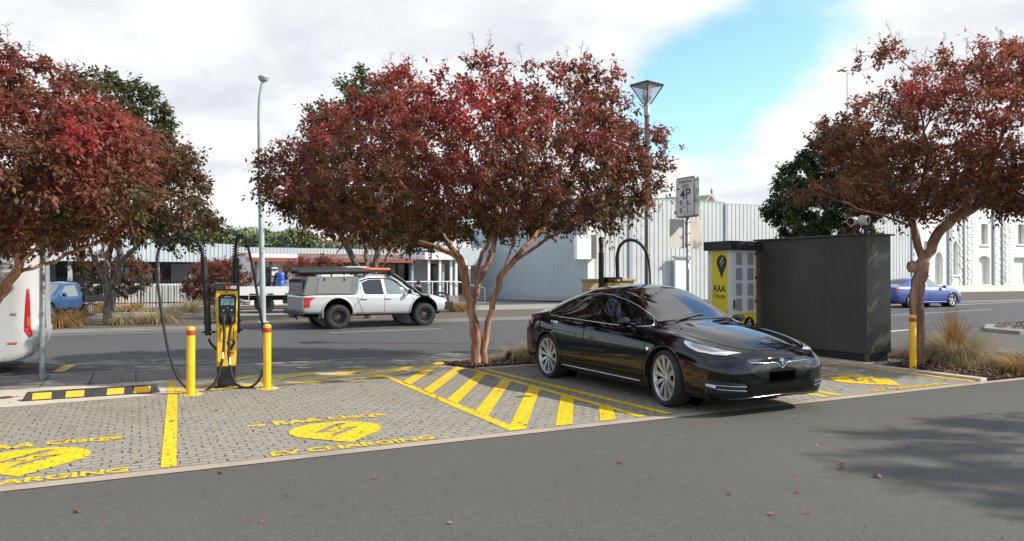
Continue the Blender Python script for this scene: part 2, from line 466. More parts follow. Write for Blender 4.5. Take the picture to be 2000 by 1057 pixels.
# painted markings
mb = MB()
mb.sheet([(.185, 6.80), (.305, 6.80), (.505, 11.02), (.385, 11.02)], .010)                              # bay line
mb.sheet([(.505, 11.024), (.545, 12.3), (.41, 12.3), (.385, 11.024)], .010)
mb.sheet([(5.45, 6.80), (5.57, 6.80), (5.39, 11.5), (5.28, 11.5)], .010)
mb.sheet(rect(8.07, 8.18, 6.80, 11.5), .010)
mb.sheet(rect(8.36, 8.47, 6.80, 11.5), .010)
mb.sheet(rect(11.28, 11.40, 6.80, 11.5), .010)
structure('bay_marking', mb, YPAINT)
mb = MB()
mb.sheet([(3.44, 6.80), (3.57, 6.80), (3.60, 11.34), (3.50, 11.28)], .010)
mb.sheet(rect(5.07, 5.18, 6.80, 11.6), .010)
def clip_front(poly, y0=6.8):
    out = []
    for i in range(len(poly)):
        a, b = poly[i], poly[(i + 1) % len(poly)]
        if a[1] >= y0: out.append(a)
        if (a[1] - y0) * (b[1] - y0) < 0:
            t = (y0 - a[1]) / (b[1] - a[1]); out.append((a[0] + t * (b[0] - a[0]), y0))
    return out
for k in range(-2, 5):
    y0 = 6.96 + .90 * k
    p = clip_front([(3.572, y0 - .24), (5.068, y0 + 2.12), (5.068, y0 + 2.44), (3.572, y0 + .10)])
    if len(p) > 2: mb.sheet(p, .010)
structure('hatch_marking', mb, YPAINT)
mb = MB()                                                                # faded stripes on the concrete strip
mb.sheet([(3.62, 11.40), (3.86, 11.52), (5.10, 12.42), (4.78, 12.42)], .012)
mb.sheet([(2.95, 11.32), (3.45, 11.37), (4.48, 12.40), (4.12, 12.40)], .012)
mb.sheet([(1.95, 11.24), (2.40, 11.28), (3.72, 12.36), (3.32, 12.36)], .012)
mb.sheet([(.95, 11.12), (1.38, 11.16), (2.80, 12.36), (2.40, 12.36)], .012)
mb.sheet([(.48, 11.45), (.48, 11.15), (1.85, 12.36), (1.55, 12.36)], .012)
mb.sheet([(.46, 12.37), (5.10, 12.43), (5.10, 12.49), (.46, 12.43)], .013)
mb.sheet([(.46, 11.02), (.46, 11.09), (3.52, 11.39), (3.52, 11.32)], .014)
structure('strip_marking', mb, YPAINT2)
mb = MB()
mb.sheet([(4.9, 20.9), (8.3, 20.95), (8.3, 21.05), (4.9, 21.0)], .010)
mb.sheet([(-30, 23.35), (3.0, 23.35), (3.0, 23.45), (-30, 23.45)], .010)
mb.sheet([(27, 19.7), (37, 21.2), (37, 21.32), (27, 19.82)], .010)
mb.sheet([(30, 23.8), (48, 26.4), (90, 27.9), (90, 28.05), (48, 26.6), (30, 24.0)], .010)
mb.sheet([(18.9, 13.9), (20.5, 14.1), (20.6, 14.32), (18.9, 14.14)], .010)
structure('lane_marking', mb, WPAINT)
mb = MB()
mb.sheet([(-6, 15.55), (-1.62, 15.55), (-1.62, 15.66), (-6, 15.66)], .010)
mb.sheet([(-1.24, 14.42), (-1.06, 14.40), (-.98, 15.42), (-1.16, 15.44)], .010)
structure('ochre_marking', mb, OPAINT)

# painted words and pin on each charging bay
def pin_outline(r=.46, cx=0, cy=0, tip=-1.05, n=40):
    """map-pin: round head, straight sides meeting in the tip"""
    a0 = math.asin(min(1, r / abs(tip)))
    pts = [(cx, cy + tip)]
    for i in range(n + 1):
        a = -a0 + (math.pi + 2 * a0) * i / n
        pts.append((cx + r * math.cos(a), cy + r * math.sin(a)))
    return pts
BOLT = [(.10, .62), (-.42, -.12), (-.06, -.12), (-.20, -.66), (.42, .14), (.05, .14), (.30, .62)]
def bolt(cx, cy, s, sy=None): return [(cx + x * s, cy + y * (sy or s)) for x, y in BOLT]
for i, cx in enumerate((-.83, 1.85, 9.93)):
    mb = MB()
    T = Matrix.Translation((cx, 0, 0))
    outer = [(x, 7.66 + y * .9) for x, y in pin_outline(.47, 0, 0, -.72)]
    b1 = bolt(0, 7.64, .60, .50); b2 = bolt(0.0, 7.64, .30, .24)
    mb.sheet([(cx + x, y) for x, y in outer], .011, holes=[[(cx + x, y) for x, y in b1]])
    mb.sheet([(cx + x, y) for x, y in b2], .011)
    text_mesh(mb, "EV CHARGING", .205, Matrix.Translation((cx, 6.80, .011)), bold=.03, sx=1.16)
    text_mesh(mb, "RAA", .23, Matrix.Translation((cx - .53, 8.19, .011)) @ Matrix.Diagonal((1, 1.25, 1, 1)), align='LEFT', bold=.045, sx=1.15)
    text_mesh(mb, "Charge", .20, Matrix.Translation((cx + .06, 8.21, .011)) @ Matrix.Diagonal((1, 1.3, 1, 1)), align='LEFT', bold=.03, sx=1.1)
    mb.sheet([(cx - .72, 8.16), (cx - .58, 8.25), (cx - .72, 8.34), (cx - .68, 8.26), (cx - .80, 8.29), (cx - .80, 8.22), (cx - .68, 8.24)], .011)
    structure('bay_lettering', mb, YPAINT)

# ------------------------------------------------------------------ mulch beds
def in_poly(x, y, P):
    c = False
    for i in range(len(P)):
        (x1, y1), (x2, y2) = P[i], P[i - 1]
        if (y1 > y) != (y2 > y) and x < (x2 - x1) * (y - y1) / (y2 - y1) + x1: c = not c
    return c
BED_R = [(11.66, 6.76), (14.9, 6.76), (15.7, 8.2), (15.3, 9.6), (13.9, 10.4), (12.9, 10.5), (12.75, 8.75), (11.66, 8.75)]
BED_L = [(5.22, 11.66), (8.9, 11.66), (8.9, 12.55), (5.3, 12.5), (4.95, 12.42)]
BED_W = [(-9, 11.9), (-1.75, 11.9), (-1.3, 12.2), (-1.6, 12.43), (-9, 12.43)]
structure('planting_bed', MB().sheet(BED_R, .02).sheet(BED_L, .02), MULCHG)
structure('bed_edging', MB().box(11.44, 11.60, 6.76, 11.6, -.02, .05, bev=.01).box(5.22, 11.42, 11.56, 11.65, -.02, .03, bev=.008), CONC)
def scatter_chips(poly, n, rng, zb=.02, hump=.05):
    mb = MB(); xs = [p[0] for p in poly]; ys = [p[1] for p in poly]; k = 0
    while k < n:
        x, y = rng.uniform(min(xs), max(xs)), rng.uniform(min(ys), max(ys))
        if not in_poly(x, y, poly): continue
        k += 1
        a, L, w = rng.uniform(0, 6.28), rng.uniform(.02, .06), rng.uniform(.007, .018)
        t, tz = rng.uniform(-.5, .5), rng.uniform(0, hump) + zb
        u = Vector((math.cos(a) * math.cos(t), math.sin(a) * math.cos(t), math.sin(t))); v = Vector((-math.sin(a), math.cos(a), rng.uniform(-.4, .4)))
        c = Vector((x, y, tz + .01))
        mb.add([c - u * L - v * w, c + u * L - v * w * .6, c + u * L * .9 + v * w, c - u * L * .8 + v * w], [(0, 1, 2, 3)], rng.choice((0, 0, 1, 1, 2, 3)))
    return mb
CHIPS = [M("bark_dark", (.045, .022, .015), .9), M("bark_red", (.115, .045, .028), .85), M("bark_tan", (.23, .12, .07), .85), M("bark_grey", (.13, .09, .07), .9)]
rng = random.Random(3)
tag(scatter_chips(BED_R, 5200, rng).build('bark_mulch', CHIPS), "reddish brown bark chips covering the bed around the tall tussock", "mulch", kind='stuff')
tag(scatter_chips(BED_L, 2600, rng, hump=.035).build('bark_mulch', CHIPS), "reddish brown bark chips around the forked tree trunk", "mulch", kind='stuff')
# traffic island by the side entry
structure('traffic_island', MB().prism([(21.6, 11.7), (30, 10.8), (31, 13.4), (23.8, 13.9), (22.0, 12.9)], .10), CONC2)
tag(scatter_chips([(21.9, 11.9), (29.6, 11.1), (30.5, 13.2), (23.8, 13.6), (22.3, 12.8)], 3500, rng, zb=.11).build('bark_mulch', CHIPS), "brown bark chips on the kerbed traffic island", "mulch", kind='stuff')
# ------------------------------------------------------------------ chargers
SCREEN = M("lcd_screen", (.16, .34, .34), .25, var=.35, vscale=22)
ORANGE = M("orange_print", (.7, .17, .03), .5)
BRASS = M("brass_gland", (.55, .42, .22), .4, .8)
TAPE = M("pale_tape", (.7, .68, .62), .5)
SLOT = M("dark_slot", (.01, .01, .01), .6)
REDBAND = M("red_reflective_tape", (.46, .05, .015), .35, var=.12, vscale=10)

def helix(path, rad, pitch, n=10):
    """points of a spring wound round a path"""
    P = [Vector(p) for p in path]; out = []; s = 0.0
    u = None
    for i in range(len(P) - 1):
        t = (P[i + 1] - P[i]); L = t.length; t.normalize()
        u = t.orthogonal().normalized() if u is None else (u - t * u.dot(t)).normalized()
        w = t.cross(u); m = max(1, int(L / pitch * n))
        for k in range(m):
            a = 2 * math.pi * (s + L * k / m) / pitch
            out.append(P[i] + t * (L * k / m) + (u * math.cos(a) + w * math.sin(a)) * rad)
        s += L
    return out

def ribbed(path, r0, r1, pitch=.02):
    P = [Vector(p) for p in path]; pts, rad = [], []
    for i in range(len(P) - 1):
        L = (P[i + 1] - P[i]).length; m = max(1, int(L / (pitch / 2)))
        for k in range(m):
            pts.append(P[i].lerp(P[i + 1], k / m)); rad.append(r0 if len(pts) % 2 else r1)
    return pts, rad

def charger(label, loc, arms, group, lead=()):
    t = thing('charging_pedestal', label, 'ev charger', loc, 0, group)
    # tapered yellow column
    mb = MB(); w0, w1, d0, d1 = .125, .148, .10, .10
    mb.prism([(-w0, .30), (w0, .30), (w1, 1.40), (-w1, 1.40)], .19, Matrix(((1, 0, 0, 0), (0, 0, -1, .10), (0, 1, 0, 0), (0, 0, 0, 1))))
    o = mb.build('column', YELLOW, t, fix=True)
    bv = o.modifiers.new('bevel', 'BEVEL'); bv.width = .014; bv.segments = 3
    mb = MB().box(-.120, .120, -.085, .095, .03, .30, bev=.008)
    mb.box(-.17, .17, -.13, .14, 0, .035, bev=.006); mb.build('base', BLACKP, t)
    for sx in (-.14, .14):
        mb2 = MB().lathe([(.0, .06), (.014, .06), (.014, .035)], 6, 0, (sx, -.10, 0)); mb2.build('bolt', STEEL, t)
    mb = MB().box(-.165, .165, -.13, .12, 1.40, 1.50, bev=.012); mb.box(-.18, .18, -.02, .13, 1.36, 1.47, bev=.01)
    cap = mb.build('cap', BLACKP, t)
    mb = MB(); T = Matrix(((1, 0, 0, 0), (0, 0, -1, -.1312), (0, 1, 0, 0), (0, 0, 0, 1)))
    mb.prism([(-.02, 1.425), (.0, 1.41), (.02, 1.425), (.025, 1.47), (.008, 1.455), (-.008, 1.455), (-.025, 1.47)], .001, T, 1)
    for k in range(4): mb.prism([(.035 + .022 * k, 1.42), (.052 + .022 * k, 1.42), (.052 + .022 * k, 1.465), (.035 + .022 * k, 1.465)], .001, T, 0)
    mb.build('sticker', [WHITEINK, ORANGE], cap)
    # black control panel
    mb = MB()
    mb.prism([(-.115, .93), (-.085, .90), (.085, .90), (.115, .93), (.12, 1.31), (.085, 1.345), (-.085, 1.345), (-.12, 1.31)], .03, Matrix(((1, 0, 0, 0), (0, 0, -1, -.088), (0, 1, 0, 0), (0, 0, 0, 1))))
    pan = mb.build('control_panel', M("gloss_black_panel", (.010, .010, .011), .18), t, fix=True)
    MB().box(-.088, .088, -.122, -.117, 1.185, 1.28, bev=.003).build('screen', SCREEN, pan)
    mb = MB(); T = Matrix(((1, 0, 0, 0), (0, 0, -1, -.1225), (0, 1, 0, 0), (0, 0, 0, 1)))
    for (x, z, wd) in ((-.07, 1.255, .05), (.01, 1.255, .06), (-.06, 1.225, .04), (.02, 1.215, .05), (-.07, 1.20, .03)):
        mb.prism([(x, z), (x + wd, z), (x + wd, z + .012), (x, z + .012)], .0006, T)
    mb.build('screen_text', M("lcd_ink", (.02, .10, .10), .4), pan)
    mb = MB(); T = Matrix(((1, 0, 0, 0), (0, 0, -1, -.1195), (0, 1, 0, 0), (0, 0, 0, 1)))
    mb.prism([(-.04, 1.30), (.05, 1.30), (.05, 1.313), (-.04, 1.313)], .001, T)
    mb.build('top_bar', M("grey_print", (.35, .35, .34), .5), pan); mb = MB()
    text_mesh(mb, "88", .022, T @ Matrix.Translation((0, 1.135, .001)))
    for x in (-.055, .055): MB().lathe([(0, -.123), (.012, -.123), (.012, -.117)], 12, 0, (x, 0, 1.11), 'y').build('button', M("grey_print", (.35, .35, .34), .5), pan)
    mb.build('panel_print', M("grey_print", (.35, .35, .34), .5), pan)
    for x in (-.055, .055):
        mb = MB().box(x - .042, x + .042, -.165, -.115, .985, 1.06, bev=.012)
        mb.tube(spline([(x, -.15, 1.02), (x, -.185, .985), (x, -.19, .93)], 4), [.026] * 8 + [.02], 10)
        mb.build('plug', RUBBER, pan)
    # slots and printed pin on the lower column
    mb = MB()
    for x in (-.092, .088): MB().box(x - .004, x + .004, -.0945, -.085, .66, .86).build('slot', SLOT, t)
    T = Matrix(((1, 0, 0, 0), (0, 0, -1, -.0915), (0, 1, 0, 0), (0, 0, 0, 1)))
    po = [(.055 + x * .125, .64 + y * .125) for x, y in pin_outline(.46, 0, 0, -.95, 24)]
    mb.prism(po, .001, T, 0, holes=[[(.055 + x, .64 + y) for x, y in bolt(0, 0, .07)]])
    mb.build('pin_print', BLACKINK, t); mb = MB()
    text_mesh(mb, "RAA", .052, T @ Matrix.Translation((.05, .475, .001)), bold=.03)
    text_mesh(mb, "Charge", .026, T @ Matrix.Translation((.05, .445, .001)))
    mb.build('lettering', BLACKINK, t); mb = MB()
    text_mesh(mb, "RAA", .03, T @ Matrix.Translation((-.01, 1.365, .001)), bold=.03)
    mb.build('lettering', BLACKINK, t)
    for arm in arms:
        g = arm['guide']
        gr = arm.get('gr', .048)
        pts, rad = ribbed(g, gr, gr * .9)
        gd = MB().tube(pts, rad, 12).build('hose_guide', RUBBER, t)
        for q, ww in ((.04, gr * 1.6), (.16, gr * 1.35)):
            p = Vector(g[0]).lerp(Vector(g[-1]), q); sgn = 1 if p.x < 0 else -1
            mb = MB().lathe([(0, -.014), (ww, -.014), (ww, .014), (0, .014)], 14, 0, p)
            mb.box(min(p.x, sgn * -.10), max(p.x, sgn * -.10), -.01, .03, p.z - .012, p.z + .012)
            mb.build('bracket', BLACKP, gd)
        sp = spline(arm['spring'], 8)
        if arm.get('coil', True):
            MB().tube(helix(sp, gr * .95, .036), .006, 5).build('spring', BLACKP, gd)
        else:
            pts, rad = ribbed(sp, gr * .95, gr * .62, .055); MB().tube(pts, rad, 10).build('spring', RUBBER, gd)
        cb = MB().tube(spline(arm['cable'], 8), .0195, 10).build('cable', RUBBER, t)
        MB().tube([arm['cable'][-3], Vector(arm['cable'][-3]).lerp(Vector(arm['cable'][-2]), .28)], .0215, 10).build('cable_tape', TAPE, cb)
        b = Vector(g[0])
        MB().tube([b, b - Vector((0, 0, .05))], .02, 10).build('gland', BRASS, gd)
        MB().tube(spline([b - Vector((0, 0, .04)), b + Vector((.2 * -b.x, 0, -.14)), b + Vector((-b.x * .62, 0, -.24))], 6), .017, 8).build('feed_hose', RUBBER, gd)
    return t

S1 = 10.62 / FPX
def L1(px, py, y): return ((px - 447) * S1, y, (757 - py) * S1 + .0)
arms1 = [
    dict(guide=[L1(414, 655, .02), L1(411, 590, .02), L1(405, 500, .02)],
         spring=[L1(405, 500, .02), L1(398, 482, .02), L1(384, 469, .0), L1(362, 465, -.04), L1(342, 472, -.08), L1(328, 486, -.1)],
         cable=[L1(405, 505, .02), L1(398, 482, .02), L1(384, 469, .0), L1(362, 465, -.04), L1(342, 472, -.08), L1(326, 490, -.1), L1(323, 520, -.12), L1(325, 560, -.14), L1(333, 625, -.2), L1(345, 690, -.26), L1(360, 732, -.3), L1(382, 756, -.33), L1(404, 757, -.34), L1(424, 738, -.33), L1(436, 698, -.28), L1(440, 655, -.22), (-.055, -.19, .95)]),
    dict(guide=[L1(467, 652, .02), L1(466, 590, .02), L1(464, 502, .02)],
         spring=[L1(464, 502, .02), L1(464, 480, .02), L1(467, 463, .0), L1(474, 459, -.05), L1(481, 470, -.1), L1(485, 486, -.13)],
         cable=[L1(464, 505, .02), L1(464, 480, .02), L1(467, 463, .0), L1(474, 459, -.05), L1(481, 470, -.1), L1(487, 492, -.13), L1(496, 540, -.16), L1(507, 615, -.22), L1(515, 678, -.28), L1(513, 715, -.31), L1(500, 745, -.33), L1(480, 756, -.34), L1(460, 746, -.33), L1(449, 710, -.29), L1(449, 660, -.22), (.055, -.19, .95)]),
]
charger("yellow ev charging pedestal with screen and two looping black cables between the two yellow bollards", (1.17, 11.44, 0), arms1, "ev chargers")
S2 = 14.25 / FPX
def L2(px, py, y): return ((px - 1200) * S2, y, 1.52 + (540 - py) * S2)
arms2 = [
    dict(guide=[(-.23, .02, .78), (-.23, .02, 2.0)], spring=[(-.23, .02, 2.0), (-.23, .02, 2.15), (-.255, -.015, 2.23), (-.29, -.07, 2.2), (-.31, -.11, 2.08)],
         gr=.055, cable=[(-.23, .02, 1.98), (-.23, .02, 2.15), (-.255, -.015, 2.23), (-.29, -.07, 2.2), (-.31, -.11, 2.05), (-.32, -.13, 1.6), (-.33, -.22, .9), (-.33, -.3, .4), (-.2, -.33, .08), (-.08, -.3, .2), (-.055, -.24, .6), (-.055, -.19, .95)], coil=False),
    dict(guide=[(.17, .02, .78), (.16, .02, 1.4), L2(1214, 500, .02)], spring=[L2(1214, 500, .02), L2(1219, 482, 0), L2(1230, 471, -.02), L2(1245, 468, -.04), L2(1261, 473, -.06), L2(1274, 486, -.08), L2(1281, 502, -.1)],
         gr=.040, cable=[L2(1214, 502, .02), L2(1219, 482, 0), L2(1230, 471, -.02), L2(1245, 468, -.04), L2(1261, 473, -.06), L2(1274, 486, -.08), L2(1283, 512, -.1), L2(1284, 560, -.13), (.78, -.2, .8), (.62, -.28, .3), (.4, -.32, .06), (.15, -.32, .12), (.06, -.26, .5), (.055, -.19, .95)], coil=False),
]
structure('charger_pad', MB().box(7.7, 8.8, 11.62, 12.2, -.02, .085, bev=.01), CONC)
charger("yellow ev charging pedestal behind the black sedan with one hose arched high to its side", (8.24, 11.9, .085), arms2, "ev chargers")

# beige service cabinet behind the second charger
t = thing('service_cabinet', "beige metal service cabinet standing behind the charger with the arched hose", 'cabinet', (8.98, 13.1, 0), R(-8))
BEIGE = M("beige_paint", (.50, .38, .20), .5, var=.1)
MB().box(-.52, .52, -.2, .2, .06, 1.50, bev=.012).build('body', BEIGE, t)
MB().box(-.55, .55, -.23, .23, 1.50, 1.55, bev=.01).build('lid', BEIGE, t)
for x in (-.32, -.26): MB().box(x, x + .022, -.21, -.198, 1.36, 1.40).build('latch', BLACKP, t)
MB().box(-.5, .5, -.18, .18, 0, .06).build('plinth', CONC2, t)

# ------------------------------------------------------------------ bollards
def bollard(label, loc, flange=True, h=.92):
    t = thing('bollard', label, 'bollard', loc, 0, "yellow bollards")
    MB().lathe([(0.055, 0.0), (.055, h - .03), (.05, h - .012), (.036, h), (0, h + .004)], 28).build('post', YELLOW, t)
    MB().lathe([(.0556, h - .115), (.0566, h - .113), (.0566, h - .047), (.0556, h - .045)], 28).build('reflective_band', REDBAND, t)
    if flange:
        fl = MB().prism([(.15 * math.cos(a), .15 * math.sin(a)) for a in [2 * math.pi * k / 28 for k in range(28)]], .012).build('base_plate', YELLOW, t)
        for k in range(4):
            a = math.pi / 4 + k * math.pi / 2
            MB().lathe([(0, .03), (.014, .03), (.014, .012)], 6, 0, (.112 * math.cos(a), .112 * math.sin(a), 0)).build('bolt', STEEL, fl)
        mb = MB(); text_mesh(mb, "IB", .02, Matrix.Translation((0, -.0565, h - .17)) @ Matrix.Rotation(R(90), 4, 'X')); mb.build('stamp', BLACKINK, t)
bollard("yellow bollard with a round base plate at the end of the rubber wheel stop", (.66, 10.86, 0))
bollard("yellow bollard with a round base plate on the striped side of the charging pedestal", (1.66, 10.92, 0))
bollard("yellow bollard with red band set in bark mulch before the crooked trunk", (11.72, 8.05, .02), False, .93)

# ------------------------------------------------------------------ wheel stop
t = thing('wheel_stop', "black rubber wheel stop with four yellow panels lying on the concrete", 'wheel stop', (-.50, 11.3, .006), R(.5))
Lw = .80
mb = MB(); sec = [(-.085, 0), (.085, 0), (.045, .105), (-.045, .105)]
vs = [(-Lw, y, z) for y, z in sec[:2]] + [(-Lw + .05, y, z) for y, z in sec[2:]] + [(Lw, y, z) for y, z in sec[:2]] + [(Lw - .05, y, z) for y, z in sec[2:]]
mb.add(vs, [(0, 3, 2, 1), (4, 5, 6, 7), (0, 1, 5, 4), (1, 2, 6, 5), (2, 3, 7, 6), (3, 0, 4, 7)])
o = mb.build('body', M("worn_rubber", (.03, .03, .031), .7, var=.4, vscale=14, bump=.3, bscale=80), t, fix=True)
bv = o.modifiers.new('bevel', 'BEVEL'); bv.width = .012; bv.segments = 2
n = Vector((0, -.105, .04)).normalized()
for a, b in ((.075, .205), (.305, .435), (.60, .725), (.80, .925)):
    x0, x1 = -Lw + 2 * Lw * a, -Lw + 2 * Lw * b
    p = [Vector((x0 - .006, -.079, .015)), Vector((x1 - .006, -.079, .015)), Vector((x1, -.05, .092)), Vector((x0, -.05, .092))]
    mb = MB(); mb.add([q + n * .004 for q in p] + [q - n * .004 for q in p], [(0, 1, 2, 3), (0, 4, 5, 1), (1, 5, 6, 2), (2, 6, 7, 3), (3, 7, 4, 0)])
    mb.build('yellow_panel', M("yellow_rubber", (.78, .42, .02), .55, var=.12, vscale=15), t)

# ------------------------------------------------------------------ poles, lamps, sign
t = thing('sign_pole', "bare grey galvanised pole in the footpath before the white motorhome", 'pole', (-1.30, 13.55, 0))
MB().lathe([(.042, 0), (.042, 3.6), (.03, 3.62), (0, 3.62)], 16).build('post', STEEL, t)
mb = MB()
for z in (2.05, 2.2): mb.lathe([(.043, z), (.05, z), (.05, z + .03), (.043, z + .03)], 16)
mb.build('clamp', STEEL, t)

PALEPOLE = M("pale_grey_pole", (.42, .46, .46), .45, .2, var=.1, vscale=2)
t = thing('street_light', "tall pale grey street light with a small lantern on a bent tip", 'street light', WP(514, 635, 24.25) - Vector((0, 0, 0)))
o0 = Vector(t.location); o0.z = 0; t.location = (o0.x, o0.y, .08)
pts = spline([WP(514, 634, 24.25), WP(512, 520, 24.25), WP(509, 400, 24.25), WP(507, 300, 24.25), WP(506, 230, 24.25), WP(507, 190, 24.25), WP(510, 168, 24.25), WP(513, 158, 24.25)], 6)
pts = [p - Vector(t.location) for p in pts]
MB().tube(pts, [.10 - .055 * i / (len(pts) - 1) for i in range(len(pts))], 12).build('pole', PALEPOLE, t)
MB().box(-.16, .16, -.16, .16, -.01, .04, bev=.01).build('base_plate', PALEPOLE, t)
h = WP(513.5, 152, 24.25) - Vector(t.location)
hd = MB().lathe([(0, .10), (.12, .095), (.17, .06), (.175, .0), (.16, -.01), (0, -.01)], 20, 0, h).build('lantern', M("lantern_grey", (.5, .52, .5), .4), t)
MB().lathe([(.155, -.01), (.15, -.06), (.10, -.11), (0, -.12)], 20, 0, h).build('lens', M("clear_lens", (.45, .47, .46), .15), hd)

DARKPOLE = M("dark_grey_pole", (.085, .09, .09), .45, .3)
t = thing('lamp_post', "dark lamp post with an upside-down pyramid glass lantern beside the red tree", 'street lamp', Vector((WP(1264, 500, 17).x, WP(1264, 500, 17).y, 0)))
MB().lathe([(.09, 0), (.09, .5), (.062, .56), (.055, 5.35), (.0, 5.35)], 18).build('pole', DARKPOLE, t)
MB().lathe([(.075, 5.30), (.075, 5.55), (.05, 5.56)], 16).build('collar', M("lamp_collar", (.33, .32, .3), .4, .4), t)
rot = Matrix.Rotation(R(12), 4, 'Z')
hw0, hw1, z0, z1 = .06, .27, 5.58, 6.02
cr = [Vector((sx, sy, 0)) for sx, sy in ((-1, -1), (1, -1), (1, 1), (-1, 1))]
gl = bpy.data.materials.new("lantern_glass"); gl.use_nodes = True
nn, ll = gl.node_tree.nodes, gl.node_tree.links
bs = nn['Principled BSDF']; bs.inputs['Base Color'].default_value = (.75, .73, .68, 1); bs.inputs['Roughness'].default_value = .12
tr = nn.new('ShaderNodeBsdfTransparent'); mx = nn.new('ShaderNodeMixShader'); mx.inputs[0].default_value = .42
ll.new(tr.outputs[0], mx.inputs[1]); ll.new(bs.outputs[0], mx.inputs[2]); ll.new(mx.outputs[0], nn['Material Output'].inputs[0])
fr = MB()
for c in cr:
    fr.tube([rot @ (c * hw0 + Vector((0, 0, z0))), rot @ (c * hw1 + Vector((0, 0, z1)))], .014, 6)
for i in range(4):
    fr.tube([rot @ (cr[i] * hw1 + Vector((0, 0, z1))), rot @ (cr[(i + 1) % 4] * hw1 + Vector((0, 0, z1)))], .02, 6)
lf = fr.build('lantern_frame', DARKPOLE, t)
for i in range(4):
    a, b = cr[i], cr[(i + 1) % 4]
    MB().add([rot @ (a * hw0 * .97 + Vector((0, 0, z0))), rot @ (b * hw0 * .97 + Vector((0, 0, z0))), rot @ (b * hw1 * .975 + Vector((0, 0, z1))), rot @ (a * hw1 * .975 + Vector((0, 0, z1)))], [(0, 1, 2, 3)]).build('pane', gl, lf)
MB().lathe([(.38, 0), (.365, .025), (.2, .05), (0, .06)], 4, 0, (0, 0, z1 + .005), smooth=False, mat=rot @ Matrix.Rotation(R(45), 4, 'Z')).build('lid', DARKPOLE, t)
mb = MB()
for k in range(4): mb.lathe([(.04, z0 + .05 + .03 * k), (.07 + .016 * k, z0 + .058 + .03 * k), (.04, z0 + .066 + .03 * k)], 16)
mb.build('louvre', DARKPOLE, t)
MB().lathe([(0, z0 + .18), (.10, z0 + .18), (.12, z0 + .30), (0, z0 + .31)], 20).build('lamp', M("white_lamp", (.8, .8, .78), .3), t)

t = thing('parking_sign', "white parking area sign on a steel pole behind the black sedan's roof", 'sign', (10.0, 11.75, 0))
MB().lathe([(.031, 0), (.031, 3.62), (0, 3.62)], 14).build('pole', STEEL, t)
SIGNW = M("sign_white", (.84, .85, .84), .4, var=.08, vscale=6)
def rrect(w, h, r, n=5):
    out = []
    for cx, cy, a0 in ((w - r, h - r, 0), (-w + r, h - r, 90), (-w + r, -h + r, 180), (w - r, -h + r, 270)):
        for k in range(n + 1):
            a = R(a0 + 90 * k / n); out.append((cx + r * math.cos(a), cy + r * math.sin(a)))
    return out
# face towards -x ; local right = -y... the plate lies in the yz plane
def face_x(x, zc): return Matrix(((0, 0, -1, x), (-1, 0, 0, 0), (0, 1, 0, zc), (0, 0, 0, 1)))
zc = 3.21
sg = MB().prism(rrect(.285, .41, .05), .11, face_x(.055, zc)).build('sign_box', M("sign_back_grey", (.25, .25, .24), .5, .2), t, fix=True)
MB().prism(rrect(.279, .404, .048), .002, face_x(-.0555, zc)).build('sign_face', SIGNW, sg)
mb = MB(); T = face_x(-.0582, zc)
mb.prism(rrect(.274, .399, .046), 0, T, 0, holes=[rrect(.256, .381, .038)])
text_mesh(mb, "PARKING", .095, T @ Matrix.Translation((0, .285, 0)), bold=.02); text_mesh(mb, "AREA", .095, T @ Matrix.Translation((0, .195, 0)), bold=.02)
text_mesh(mb, "-", .12, T @ Matrix.Translation((-.015, -.155, 0)), bold=.01); text_mesh(mb, "-", .12, T @ Matrix.Translation((-.015, -.315, 0)), bold=.01)
for z, e, s2 in ((-.165, "6", "PM"), (-.325, "1", "PM")):
    text_mesh(mb, "9", .16, T @ Matrix.Translation((-.14, z, 0)), bold=.02); text_mesh(mb, "AM", .045, T @ Matrix.Translation((-.068, z, 0)))
    text_mesh(mb, e, .16, T @ Matrix.Translation((.07, z, 0)), bold=.02); text_mesh(mb, s2, .045, T @ Matrix.Translation((.145, z, 0)))
text_mesh(mb, "MON-FRI", .05, T @ Matrix.Translation((0, -.215, 0))); text_mesh(mb, "SAT", .05, T @ Matrix.Translation((0, -.375, 0)))
mb.build('lettering', BLACKINK, sg)
mb = MB(); text_mesh(mb, "4P", .30, T @ Matrix.Translation((0, -.035, 0)), bold=.02, sx=1.05)
mb.build('big_lettering', M("green_print", (.01, .09, .05), .5), sg)
STAIN = M("stained_white_plate", (.60, .58, .54), .5, var=.12, vscale=2.2, dirt=(.50, .40, .28))
for x0, x1 in ((-.43, -.055), (-.03, .41)):
    MB().box(x0, x1, .034, .040, 2.17, 2.76, bev=.002).build('back_plate', STAIN, t)
for z in (2.25, 2.48, 2.7): MB().box(-.05, .05, -.036, .034, z - .012, z + .012).build('clamp_bar', STEEL, t)

# ------------------------------------------------------------------ power kiosk and dark cabinet
GREYC = M("kiosk_grey", (.70, .70, .69), .45, var=.06, vscale=3)
GREYD = M("kiosk_trim_grey", (.40, .40, .41), .45)
YELW = M("yellow_vinyl", (.78, .62, .012), .4, var=.04)
kx0, kx1, ky0, ky1, kh = 10.98, 11.68, 11.56, 12.24, 2.15
t = thing('power_kiosk', "yellow and grey electrical kiosk with vents and a black roof beside the dark cabinet", 'electrical kiosk', (kx0, ky0, 0))
w_, d_ = kx1 - kx0, ky1 - ky0
MB().box(0, w_, 0, d_, .1, kh, bev=.006).build('body', GREYC, t)
MB().box(.03, w_ - .03, .03, d_ - .03, 0, .1).build('plinth', BLACKP, t)
MB().box(-.07, w_ + .10, -.07, d_ + .07, kh, kh + .19, bev=.01).build('roof_cap', BLACKP, t)
def face_left(y_of=0): return Matrix(((0, 0, -1, -.003), (-1, 0, 0, d_), (0, 1, 0, 0), (0, 0, 0, 1)))   # on the -x face: local x runs towards the viewer
